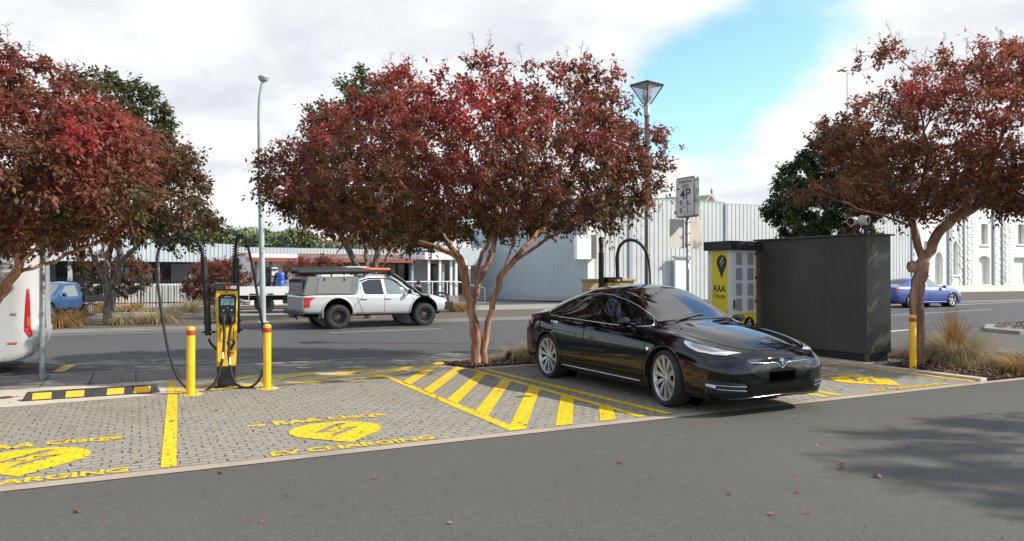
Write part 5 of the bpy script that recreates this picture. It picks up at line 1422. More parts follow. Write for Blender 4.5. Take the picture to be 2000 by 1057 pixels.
for sd in (-1, 1):
    patch_part(su, 'side_window', [(.18, .8, 1.08), (.98, .8, 1.08), (1.0, .8, 1.12), (.78, .8, 1.32), (.50, .8, 1.50), (.30, .8, 1.56), (.12, .8, 1.575)], (0, 1, 0), UG, ute, .004, mirror=sd < 0)
    patch_part(su, 'side_window', [(.08, .8, 1.08), (.02, .8, 1.575), (-.42, .8, 1.56), (-.66, .8, 1.47), (-.62, .8, 1.16), (-.55, .8, 1.09)], (0, 1, 0), UG2, ute, .004, mirror=sd < 0)
    mb = MB().tube(su.curve([(-.70, .8, 1.52), (-.42, .8, 1.60), (.1, .8, 1.61), (.35, .8, 1.58), (.62, .8, 1.47)], (0, 1, 0), .01, mirror=sd < 0), .022, 6); mb.build('weather_shield', BLACKP, ute)
    mb = MB()
    for ln in ([(1.10, 1.05), (1.14, .75), (1.02, .5)], [(.10, 1.06), (.08, .5)], [(-.72, 1.4), (-.68, 1.0), (-.95, .72), (-1.0, .5)], [(-.9, 1.32), (-.86, 1.0), (-.66, .5)], [(1.0, .47), (-.95, .47)]):
        mb.tube(su.curve([(x, .9, z) for x, z in ln], (0, 1, 0), 0, mirror=sd < 0), .007, 5)
    mb.build('door_gap', SEAM, ute)
    for x in (.02, -.80):
        MB().tube(su.curve([(x + .28, .9, .93), (x + .08, .9, .935)], (0, 1, 0), .02, mirror=sd < 0), .016, 6).build('door_handle', CHROME, ute)
    patch_part(su, 'tail_light', [(-2.60, .9, 1.0), (-2.22, .9, 1.02), (-2.38, .9, .90), (-2.42, .9, .70), (-2.60, .9, .70)], (-.2, 1, 0), M("tail_red", (.45, .02, .03), .2, coat=.6), ute, .005, mirror=sd < 0)
    patch_part(su, 'headlight', [(2.40, .7, .93), (2.05, .9, .93), (2.1, .9, .84), (2.42, .75, .80)], (.5, .8, .2), LAMPG, ute, .006, mirror=sd < 0)
    mb = MB(); mb.lathe([(0, -1)] + [(math.sin(math.pi * k / 10), -math.cos(math.pi * k / 10)) for k in range(1, 10)] + [(0, 1)], 16, 0, mat=Matrix.Translation((.93, sd * 1.02, 1.16)) @ Matrix.Diagonal((.06, .10, .085, 1)))
    mb.tube([(.95, sd * .86, 1.09), (.94, sd * .98, 1.12)], .03, 6); mb.build('door_mirror', BLACKP if sd > 0 else BLACKP, ute)
    MB().tube([(-.85, sd * .86, .46), (.95, sd * .86, .44)], .05, 8).build('side_step', BLACKP, ute)
    MB().box(-2.0, -1.97, sd * .62, sd * .9, .38, .72).build('mud_flap', M("grey_mud_flap", (.3, .3, .3), .7), ute)
patch_part(su, 'windscreen', [(1.20, -.62, 1.3), (1.24, 0, 1.3), (1.20, .62, 1.3), (.68, .56, 1.5), (.64, 0, 1.5), (.68, -.56, 1.5)], (0, 0, 1), UG2, ute, .006)
CAN = M("grey_canopy", (.17, .175, .17), .5, var=.06); CAN2 = M("dark_canopy_panel", (.09, .095, .095), .3)
cn = MB(); cn.prism([(-2.60, 1.085), (-.92, 1.085), (-.80, 1.66), (-2.46, 1.66)], 1.66, Matrix(((1, 0, 0, 0), (0, 0, -1, .83), (0, 1, 0, 0), (0, 0, 0, 1))))
cn = cn.build('canopy', CAN, ute, fix=True); bv = cn.modifiers.new('bevel', 'BEVEL'); bv.width = .03; bv.segments = 2
for sd in (-1, 1):
    mb = MB().prism([(-2.18, 1.13), (-1.10, 1.13), (-1.03, 1.60), (-2.10, 1.60)], .012, Matrix(((1, 0, 0, 0), (0, 0, -1, sd * .83 + (.012 if sd > 0 else 0)), (0, 1, 0, 0), (0, 0, 0, 1)))); mb.build('canopy_hatch', M("canopy_hatch_grey", (.21, .215, .205), .45), cn, fix=True)
    mb = MB()
    for x in (-1.95, -1.3): mb.box(x, x + .05, sd * .83 - .02, sd * .83 + .02, 1.52, 1.62)
    mb.build('hatch_latch', BLACKP, cn)
MB().box(-2.585, -2.55, -.72, .72, 1.12, 1.58).build('rear_glass', UG2, cn)
MB().box(-2.63, -2.60, -.72, .72, .60, 1.02, bev=.01).build('tailgate', M("grey_tailgate", (.26, .28, .29), .4), ute)
mb = MB(); mb.box(-2.74, -2.55, -.80, .80, .46, .60, bev=.02); mb.box(-2.72, -2.62, -.3, .3, .36, .46); mb.tube([(-2.66, -.4, .46), (-2.66, -.4, .30)], .02, 6)
mb.build('rear_bar', BLACKP, ute)
rk = MB()
for y in (-.62, .62): rk.box(-2.50, .55, y - .02, y + .02, 1.83, 1.87)
for k in range(9): x = -2.45 + .37 * k; rk.box(x - .02, x + .02, -.64, .64, 1.84, 1.865)
for x in (-2.2, -1.2, -.5, .35):
    for y in (-.6, .6): rk.box(x - .02, x + .02, y - .02, y + .02, 1.64, 1.85)
rk = rk.build('roof_rack', BLACKP, ute)
mb = MB().tube([(-2.72, -.76, 1.80), (-.4, -.76, 1.84)], .085, 10).tube([(-2.70, -.45, 1.84), (-.7, -.45, 1.90)], .07, 10); mb.tube([(-2.68, .2, 1.86), (-1.0, .2, 1.9)], .1, 10); mb.build('rolled_awning', RUBBER, rk)
mb = MB().box(-1.0, -.3, -.3, .3, 1.96, 2.0, bev=.01); mb.build('folded_board', M("pale_board", (.6, .6, .58), .5), rk)
mb = MB()
for k, y in ((0, -.52), (1, -.2)): mb.box(-.55, .42, y - .15, y + .15, 1.875 + .0 * k, 1.945, bev=.02)
for k in range(8): mb.box(-.50 + .11 * k, -.44 + .11 * k, -.64, -.08, 1.94, 1.955)
mb.build('recovery_board', M("orange_plastic", (.75, .16, .05), .45), rk)
for x in (-1.45, -1.15): MB().box(x, x + .18, -.85, -.83, 1.67, 1.71).build('rack_light', WHITEP, rk)
mb = MB().tube(spline([(1.72, -.86, 1.00), (1.55, -.90, 1.02), (1.40, -.90, 1.06), (1.0, -.84, 1.36), (.58, -.76, 1.66), (.42, -.74, 1.76)], 5), .05, 10); mb.box(.34, .46, -.80, -.66, 1.72, 1.86, bev=.02)
mb.build('snorkel', BLACKP, ute)
mb = MB(); mb.box(2.44, 2.72, -.78, .78, .56, .82, bev=.05); mb.prism([(2.2, .60), (2.5, .5), (2.5, .8), (2.1, .8)], 1.76, Matrix(((1, 0, 0, 0), (0, 0, -1, .88), (0, 1, 0, 0), (0, 0, 0, 1))))
for y in (-.5, .5): mb.tube(spline([(2.66, y, .8), (2.62, y, 1.02), (2.56, y * .9, 1.08)], 4), .035, 8)
mb.tube([(2.57, -.46, 1.08), (2.57, .46, 1.08)], .035, 8); mb.tube([(2.62, -.5, .94), (2.45, -.82, .90)], .03, 8)
mb.tube([(2.62, .5, .94), (2.45, .82, .90)], .03, 8)
mb.build('bull_bar', BLACKP, ute, fix=True)
MB().box(2.45, 2.50, -.5, .5, .82, 1.0).build('grille', BLACKP, ute)
BLKRIM = M("black_rim", (.02, .02, .021), .4, .3); REDHUB = M("bronze_hub", (.20, .09, .06), .4, .4)
for sd in (-1, 1):
    for x in (UF, UR): wheel(ute, x, sd, .83, RU, .275, .235, 12, BLKRIM, 0, (.012, .028), True, hub_mat=REDHUB, nut_mat=CHROME)
mb = MB().box(-2.4, 2.3, -.5, .5, .38, .55); mb.tube([(-1.5, -.7, .385), (-1.5, .7, .385)], .07, 8); mb.tube([(1.52, -.7, .385), (1.52, .7, .385)], .06, 8); mb.build('chassis', DARKWELL, ute)

# ---- the blue sedan down the street
BLUEP = M("blue_car_paint", (.055, .085, .30), .28, .35, coat=.9)
HS = [(-2.44, .50, .78, .80, .82, .50, .48, .36), (-2.42, .36, .90, .93, .95, .78, .74, .56), (-2.3, .28, .97, 1.01, 1.04, .87, .80, .60), (-1.95, .22, 1.0, 1.05, 1.085, .91, .82, .60), (-1.7, .20, 1.0, 1.10, 1.14, .925, .83, .58),
      (-1.2, .19, .985, 1.28, 1.35, .93, .84, .57), (-.7, .18, .97, 1.37, 1.45, .93, .84, .575), (-.2, .18, .95, 1.395, 1.475, .93, .84, .58), (.2, .18, .94, 1.36, 1.44, .93, .84, .58), (.6, .18, .93, 1.19, 1.27, .93, .84, .60),
      (.95, .18, .92, 1.03, 1.10, .93, .84, .64), (1.2, .18, .91, .97, 1.02, .932, .84, .66), (1.7, .18, .86, .90, .95, .93, .83, .62), (2.1, .18, .78, .81, .85, .88, .77, .54), (2.32, .20, .70, .73, .76, .74, .62, .42), (2.44, .26, .60, .62, .64, .48, .40, .28), (2.46, .34, .52, .54, .55, .28, .24, .18)]
hol = thing('sedan', "blue sedan with silver five spoke wheels passing the white stone warehouse", 'car', (36.55, 24.95, .006), R(-3), scale=1.06)
s3 = Shell(HS, 130, 50); RH = .345
s3.arches([(1.46, RH), (-1.46, RH)], .39); s3.build('body', BLUEP, hol); wells(s3, hol, .5)
G3 = M("pale_blue_glass", (.22, .27, .26), .06, coat=.4)
for sd in (-1, 1):
    patch_part(s3, 'side_window', [(.92, .8, .98), (.55, .8, 1.18), (.2, .8, 1.30), (-.15, .8, 1.335), (-.2, .8, .98)], (0, 1, 0), G3, hol, .004, mirror=sd < 0)
    patch_part(s3, 'side_window', [(-.26, .8, .99), (-.22, .8, 1.335), (-.7, .8, 1.31), (-1.1, .8, 1.2), (-1.4, .8, 1.06), (-1.3, .8, 1.01)], (0, 1, 0), G3, hol, .004, mirror=sd < 0)
    mb = MB()
    for ln in ([(1.05, .95), (1.08, .7), (1.0, .26)], [(-.22, .98), (-.24, .26)], [(-1.3, 1.0), (-1.06, .7), (-1.0, .28)]): mb.tube(s3.curve([(x, .9, z) for x, z in ln], (0, 1, 0), 0, mirror=sd < 0), .006, 5)
    mb.build('door_gap', SEAM, hol)
    patch_part(s3, 'tail_light', [(-2.38, .8, .98), (-1.98, .9, .96), (-2.12, .9, .86), (-2.40, .8, .82)], (-.4, .9, .1), M("tail_pink", (.45, .05, .05), .2, coat=.6), hol, .005, mirror=sd < 0)
    patch_part(s3, 'headlight', [(2.25, .7, .74), (1.88, .88, .80), (2.0, .9, .68), (2.28, .75, .62)], (.5, .8, .2), LAMPG, hol, .005, mirror=sd < 0)
    mb = MB(); mb.lathe([(0, -1)] + [(math.sin(math.pi * k / 10), -math.cos(math.pi * k / 10)) for k in range(1, 10)] + [(0, 1)], 14, 0, mat=Matrix.Translation((.78, sd * .97, 1.01)) @ Matrix.Diagonal((.08, .11, .075, 1))); mb.build('door_mirror', BLUEP, hol)
    MB().tube(s3.curve([(-1.0, .9, .27), (1.0, .9, .26)], (0, 1, 0), .02, mirror=sd < 0), .035, 6).build('side_skirt', BLUEP, hol)
    MB().tube(s3.curve([(1.98, .9, .52), (1.85, .9, .56)], (0, 1, 0), .004, mirror=sd < 0), .01, 5).build('fender_vent', CHROME, hol)
patch_part(s3, 'windscreen', [(1.12, -.62, 1), (1.16, 0, 1), (1.12, .62, 1), (.36, .52, 1.3), (.30, 0, 1.3), (.36, -.52, 1.3)], (0, 0, 1), UG2, hol, .005)
patch_part(s3, 'rear_window', [(-1.1, -.5, 1.3), (-1.1, .5, 1.3), (-1.66, .55, 1.1), (-1.72, 0, 1.1), (-1.66, -.55, 1.1)], (0, 0, 1), UG2, hol, .005)
for sd in (-1, 1):
    for x in (1.46, -1.46): wheel(hol, x, sd, .80, RH, .23, .235, 5, SILVER, 0, (.03, .055))
MB().box(-2.2, 2.2, -.6, .6, .19, .3).build('underbody', DARKWELL, hol)

# ---- the white motorhome, rear corner
VANW = M("motorhome_white", (.47, .48, .49), .3, coat=.4, var=.05, vscale=.8)
van = thing('motorhome', "big white motorhome with a rounded tail and tall red tail lamp at the kerb", 'motorhome', (-1.42, 15.45, .006))
def plan(zlow):
    r = .34; pts = [(-7.2, -1.12)]
    for k in range(9):
        a = -math.pi / 2 + (math.pi / 2) * k / 8; pts.append((-.36 + (r + .02) * math.cos(a), -1.12 + r + r * math.sin(a)))
    for k in range(9):
        a = (math.pi / 2) * k / 8; pts.append((-.36 + (r + .02) * math.cos(a), 1.12 - r + r * math.sin(a)))
    pts.append((-7.2, 1.12)); return pts
vs, fs, rows = [], [], []
lv = [(.22, .0, -.24), (.26, .0, -.14), (.36, .0, -.05), (.5, 0, 0.0), (.66, 0, .03), (.72, 0, .0), (1.1, 0, -.01), (1.9, 0, -.03), (2.6, 0, -.06), (2.85, .03, -.10), (2.96, .10, -.2), (3.0, .3, -.45)]
P0 = plan(0); npl = len(P0)
for (z, inset, dx) in lv:
    for (x, y) in P0:
        f = max(0, min(1, (x + 1.4) / 1.4)); vs.append((x + dx * f, y * (1 - inset / 1.12), z + (0 if z > .3 else (x + .02) * -.00)))
for i in range(len(lv) - 1):
    for k in range(npl - 1): fs.append((i * npl + k, i * npl + k + 1, (i + 1) * npl + k + 1, (i + 1) * npl + k))
fs.append(tuple((len(lv) - 1) * npl + k for k in range(npl))); fs.append(tuple(range(npl - 1, -1, -1)))
fs.append(tuple([i * npl for i in range(len(lv))] + [i * npl + npl - 1 for i in range(len(lv) - 1, -1, -1)]))
mb = MB().add(vs, fs[:-3], 0, True); mb.add(vs, fs[-3:], 0, False)
vb = mb.build('body', VANW, van, fix=True)
vbvh = BVHTree.FromPolygons(vs, fs)
class VS: pass
vsn = VS(); vsn.bvh = vbvh
def van_patch(name, outline, d, mat, off=.006, par=van, step=.04):
    a, b = Shell.patch(vsn_s, outline, d, off, step); return MB().add(a, b, 0, True).build(name, mat, par)
vsn_s = Shell.__new__(Shell); vsn_s.bvh = vbvh
dd = (.75, -1, 0)
lamp0 = [(-.13, -1.04, 1.40), (-.09, -1.0, 1.38), (-.07, -.98, 1.2), (-.06, -.97, .9), (-.06, -.97, .76), (-.02, -.95, .68), (-.03, -.95, .61), (-.10, -1.0, .60), (-.20, -1.06, .70), (-.20, -1.06, .78), (-.17, -1.05, 1.1)]
lamp = [(-.175 + (a + .11) * .55, -1.035 + (b + 1.0) * .55, c) for a, b, c in lamp0]
van_patch('tail_light', lamp, dd, M("tail_lamp_red", (.42, .012, .016), .12, coat=.9), .012)
van_patch('reversing_lens', [(-.195, -1.05, .93), (-.165, -1.03, .93), (-.16, -1.03, .78), (-.195, -1.05, .78)], dd, M("amber_red_lens", (.55, .08, .03), .15, coat=.8), .016)
AMB = M("amber_marker", (.65, .30, .03), .35)
van_patch('amber_plate', [(.04, -.90, .70), (.12, -.80, .72), (.12, -.80, .62), (.04, -.90, .60)], (1, -.6, 0), AMB, .006)
van_patch('amber_plate', [(.14, -.72, .56), (.17, -.66, .56), (.17, -.66, .45), (.14, -.72, .45)], (1, -.6, 0), AMB, .006)
mb = MB()
for ln in ([(-.60, -1.2, .24), (-.60, -1.2, 1.02), (-.60, -1.2, 1.30)], [(-.60, -1.2, 1.30), (-2.5, -1.2, 1.30)], [(-7, -1.2, 1.95), (-.5, -1.2, 1.95)]):
    mb.tube(Shell.curve(vsn_s, ln, (0, -1, 0), .0), .008, 5)
mb.tube(Shell.curve(vsn_s, [(.13, -.62, 1.42), (.16, -.55, 1.3), (.2, -.55, .85), (.2, -.55, .8)], (1, -.3, 0), .0), .010, 5)
mb.tube(Shell.curve(vsn_s, [(.22, -.15, 1.9), (.22, -.15, .7)], (1, 0, 0), .0), .010, 5)
mb.build('panel_gap', SEAM, van)
mb = MB().box(-1.02, -.90, -1.135, -1.118, .28, .46, bev=.008); mb.build('filler_flap', BLACKP, van)
mb = MB().box(-.42, -.30, -1.135, -1.105, .50, .53, bev=.006); mb.build('side_marker', M("orange_marker", (.5, .16, .05), .4), van)
MB().box(-.40, -.31, -1.128, -1.108, .96, 1.0, bev=.006).build('catch', STEEL, van)
van_patch('reflector', [(.02, -.92, .48), (.08, -.86, .48), (.08, -.86, .42), (.02, -.92, .42)], (1, -.9, 0), M("dark_red_lens", (.12, .02, .02), .2), .006)
mb = MB(); mb.tube([(.22, -.95, 2.25), (.30, -.92, 2.22), (.30, -.92, 2.1)], .03, 6); mb.build('camera_bracket', BLACKP, van)
vw = MB().box(-4.6, -3.2, -1.135, -1.118, 1.45, 2.0, bev=.02).build('side_window', TINT, van)
for x in (-2.2, -6.2):
    for sd in (-1, 1): wheel(van, x, sd, .95, .36, .22, .22, 6, SILVER)
MB().box(-7.0, -.6, -1.0, 1.0, .16, .24).build('underbody', DARKWELL, van)

# ---- the blue utility by the fence
UB = M("mid_blue_paint", (.028, .075, .19), .3, .2, coat=.7)
UTB = [(-1.05, .42, 1.00, 1.45, 1.50, .80, .80, .66), (-1.0, .42, 1.02, 1.66, 1.74, .86, .83, .66), (-.6, .42, 1.02, 1.70, 1.78, .87, .83, .655), (-.1, .42, 1.01, 1.68, 1.76, .87, .83, .64), (.2, .42, 1.01, 1.58, 1.66, .87, .83, .64), (.55, .42, 1.0, 1.32, 1.4, .87, .83, .66),
       (.85, .43, .99, 1.12, 1.18, .87, .83, .68), (1.1, .44, .98, 1.05, 1.09, .875, .83, .66), (1.5, .45, .95, 1.0, 1.04, .88, .82, .62), (1.85, .45, .90, .94, .97, .85, .77, .54), (2.05, .46, .82, .85, .87, .74, .65, .44), (2.10, .52, .74, .76, .78, .5, .45, .3)]
bu = thing('utility', "blue cab utility with a black drop-side tray standing by the picket fence", 'pickup truck', (WP(103, 540, 28.6).x, WP(103, 540, 28.6).y, .006), R(238), scale=.78)
s4 = Shell(UTB, 90, 44, waist=.5); s4.arches([(1.35, .38)], .46); s4.build('body', UB, bu); wells(s4, bu, .5)
for sd in (-1, 1):
    patch_part(s4, 'side_window', [(.60, .8, 1.05), (.35, .8, 1.30), (.05, .8, 1.56), (-.6, .8, 1.6), (-.75, .8, 1.05)], (0, 1, 0), UG, bu, .005, mirror=sd < 0)
    patch_part(s4, 'headlight', [(2.0, .7, .9), (1.66, .85, .92), (1.72, .88, .76), (2.02, .72, .72)], (.6, .7, .2), LAMPW, bu, .006, mirror=sd < 0)
    mb = MB(); mb.lathe([(0, -1)] + [(math.sin(math.pi * k / 10), -math.cos(math.pi * k / 10)) for k in range(1, 10)] + [(0, 1)], 14, 0, mat=Matrix.Translation((.55, sd * 1.02, 1.16)) @ Matrix.Diagonal((.09, .14, .12, 1))); mb.build('door_mirror', UB, bu)
    for x in (1.35, -1.65): wheel(bu, x, sd, .80, .36, .24, .21, 6, SILVER)
    mb = MB(); mb.tube(s4.curve([(.72, .9, 1.0), (.75, .9, .5)], (0, 1, 0), 0, mirror=sd < 0), .008, 5); mb.tube(s4.curve([(-.82, .9, 1.6), (-.82, .9, .5)], (0, 1, 0), 0, mirror=sd < 0), .008, 5); mb.build('door_gap', SEAM, bu)
patch_part(s4, 'windscreen', [(.95, -.6, 1.1), (.98, 0, 1.1), (.95, .6, 1.1), (.22, .52, 1.5), (.18, 0, 1.5), (.22, -.52, 1.5)], (0, 0, 1), UG, bu, .006)
mb = MB().box(-2.75, -1.12, -.88, .88, .72, .80)
tr_ = mb.build('tray', FENCE, bu)
for sd in (-1, 1):
    MB().box(-2.75, -1.12, sd * .88 - .02, sd * .88 + .02, .80, 1.06, bev=.006).box(-2.7, -1.2, sd * .905 - .01, sd * .905 + .01, .9, .94).build('drop_side', FENCE, tr_)
MB().box(-2.78, -2.74, -.88, .88, .80, 1.06).build('tailboard', FENCE, tr_)
mb = MB()
for y in (-.84, .84): mb.box(-1.16, -1.11, y - .025, y + .025, .8, 1.80)
mb.box(-1.16, -1.11, -.86, .86, 1.76, 1.81); mb.box(-1.15, -1.12, -.86, .86, 1.3, 1.34); mb.build('headboard', FENCE, tr_)
MB().box(-2.7, 1.9, -.5, .5, .36, .56).build('chassis', DARKWELL, bu)
for sd in (-1, 1): MB().box(-2.1, -1.2, sd * .82 - .03, sd * .82 + .03, .62, .72).build('mudguard', STEEL, bu)

# ---- the flat tray truck behind the pickup
trk = thing('tray_truck', "white flat tray truck with black ramps, parked before the red-roofed shop", 'truck', (4.3, 34.2, .006), R(-6))
mb = MB().box(-.9, 3.0, -1.1, 1.1, .92, 1.06, bev=.01).box(-.9, 3.0, -1.14, -1.10, .78, 1.16, bev=.008)
td = mb.build('tray', WHITEP, trk)
mb = MB()
for k in range(5): mb.box(-.6 + .72 * k, -.35 + .72 * k, -1.145, -1.138, .80, .86)
mb.build('tie_rail', BLACKP, td)
mb = MB().tube(spline([(-.55, -1.0, .78), (-.2, -1.0, .60), (.05, -1.0, .55), (.1, -1.0, .72), (.08, -1.0, .8)], 4), .03, 6); mb.build('rope_hook', WHITEP, td)
mb = MB()
for x in (.45, .8):
    mb.tube([(x, -.4, 1.06), (x + .34, -.2, 2.05)], .05, 6).tube([(x + .3, -.4, 1.06), (x + .52, -.2, 2.05)], .05, 6)
for z in (1.3, 1.6, 1.9): mb.tube([(.55, -.32, z), (1.3, -.32, z)], .03, 6)
mb.build('ramp_frame', BLACKP, td)
for x in (.75, 1.05): MB().box(x, x + .26, -.30, -.24, 1.08, 2.0, bev=.01).build('ramp', BLACKP if x < .9 else WHITEP, td)
mb = MB(); mb.box(3.1, 4.8, -.95, .95, .6, 1.3, bev=.08); mb.prism([(3.1, 1.3), (4.6, 1.3), (4.3, 1.78), (3.15, 1.78)], 1.8, Matrix(((1, 0, 0, 0), (0, 0, -1, .9), (0, 1, 0, 0), (0, 0, 0, 1)))); mb.build('cab', WHITEP, trk, fix=True)
MB().box(-.6, 4.5, -.45, .45, .55, .92).build('chassis', BLACKP, trk)
for x in (.75, 3.9):
    for sd in (-1, 1): wheel(trk, x, sd, .85, .385, .26, .2, 8, BLKRIM, hub_mat=REDHUB, tread=True)
MB().box(1.5, 2.8, -1.0, -.6, .42, .72).build('side_box', BLACKP, trk)
for z, lab in ((1.06, "blue plastic drum on the truck tray, lower of the two"), (1.415, "blue plastic drum on the truck tray, upper of the two")):
    p = trk.matrix_basis @ Vector((1.42, -.55, z)); t = thing('plastic_drum', lab, 'drum', p, 0, "blue drums on the truck tray")
    MB().lathe([(.75 * a_, .72 * b_) for a_, b_ in [(0, 0), (.2, 0), (.22, .03), (.22, .15), (.235, .17), (.22, .19), (.22, .30), (.235, .32), (.22, .34), (.22, .46), (.2, .49), (0, .49)]], 20).build('barrel', M("blue_plastic", (.02, .09, .42), .4), t)
    MB().lathe([(0, .353), (.04, .353), (.04, .36), (0, .36)], 10, 0, (.08, 0, 0)).build('bung', BLACKP, t)
# ------------------------------------------------------------------ trees and plants
def leaf_mat(name, stops, trans=.35, rough=.5):
    m = bpy.data.materials.new(name); m.use_nodes = True
    n, l = m.node_tree.nodes, m.node_tree.links; n.clear()
    out = n.new('ShaderNodeOutputMaterial'); at = n.new('ShaderNodeAttribute'); at.attribute_name = 'hue'
    rp = n.new('ShaderNodeValToRGB'); els = rp.color_ramp.elements
    els[0].position, els[0].color = stops[0][0], (*stops[0][1], 1); els[1].position, els[1].color = stops[-1][0], (*stops[-1][1], 1)
    for p, c in stops[1:-1]:
        e = els.new(p); e.color = (*c, 1)
    l.new(at.outputs['Fac'], rp.inputs[0])
    b = n.new('ShaderNodeBsdfPrincipled'); b.inputs['Roughness'].default_value = rough; b.inputs['Specular IOR Level'].default_value = .35
    t = n.new('ShaderNodeBsdfTranslucent'); mx = n.new('ShaderNodeMixShader'); mx.inputs[0].default_value = trans + .08
    l.new(rp.outputs[0], b.inputs['Base Color']); l.new(rp.outputs[0], t.inputs['Color'])
    l.new(b.outputs[0], mx.inputs[1]); l.new(t.outputs[0], mx.inputs[2]); l.new(mx.outputs[0], out.inputs[0])
    return m

def leaves_obj(name, P, D, N, L, W, hue, mat, parent):
    """many folded leaves: base points P, directions D, normals N, lengths, widths, hue 0..1"""
    n = len(P); D = D / np.linalg.norm(D, axis=1, keepdims=True)
    S = np.cross(D, N); S /= np.maximum(np.linalg.norm(S, axis=1, keepdims=True), 1e-6); U = np.cross(S, D)
    L = L[:, None]; W = W[:, None]
    a = P; b = P + D * L * .45 + S * W - U * W * .35; c = P + D * L - U * L * .18; d = P + D * L * .45 - S * W - U * W * .35; e = P + D * L * .5
    V = np.stack([a, b, c, d], 1).reshape(-1, 3)
    me = bpy.data.meshes.new(name)
    me.vertices.add(4 * n); me.vertices.foreach_set('co', V.ravel().astype(np.float32))
    idx = np.arange(n)[:, None] * 4 + np.array([[0, 1, 2, 0, 2, 3]])
    me.loops.add(6 * n); me.loops.foreach_set('vertex_index', idx.ravel().astype(np.int32))
    me.polygons.add(2 * n); me.polygons.foreach_set('loop_start', np.arange(0, 6 * n, 3, dtype=np.int32))
    me.polygons.foreach_set('loop_total', np.full(2 * n, 3, np.int32))
    me.update(calc_edges=True)
    at = me.attributes.new('hue', 'FLOAT', 'POINT'); at.data.foreach_set('value', np.repeat(hue, 4).astype(np.float32))
    me.materials.append(mat)
    return link(bpy.data.objects.new(name, me), parent)

def unit(v): return v / np.maximum(np.linalg.norm(v, axis=-1, keepdims=True), 1e-9)

def vnoise(P, scale, seed):
    """cheap smooth 3-D noise from a few sine waves"""
    r = np.random.default_rng(seed); out = np.zeros(len(P))
    for k in range(7):
        d = r.normal(size=3); d /= np.linalg.norm(d); f = scale * r.uniform(.6, 1.7)
        out += np.sin(P @ d * f + r.uniform(0, 6.28))
    return out / 7 * 1.6

def poly_dist(xy, P):
    """signed distance (inside positive) of points to a polygon"""
    P = np.asarray(P, float); d2 = np.full(len(xy), 1e9); ins = np.zeros(len(xy), bool)
    for i in range(len(P)):
        a, b = P[i], P[i - 1]; ab = b - a
        t = np.clip(((xy - a) @ ab) / max(ab @ ab, 1e-9), 0, 1); q = xy - (a + t[:, None] * ab); d2 = np.minimum(d2, (q**2).sum(1))
        y = xy[:, 1]; x = xy[:, 0]
        ins ^= ((a[1] > y) != (b[1] > y)) & (x < ab[0] * (y - a[1]) / (ab[1] if abs(ab[1]) > 1e-12 else 1e-12) + a[0])
    return np.where(ins, np.sqrt(d2), -np.sqrt(d2))

RIGHT = np.array([math.cos(YAW), -math.sin(YAW), 0.0]); FWD = np.array([math.sin(YAW), math.cos(YAW), 0.0])

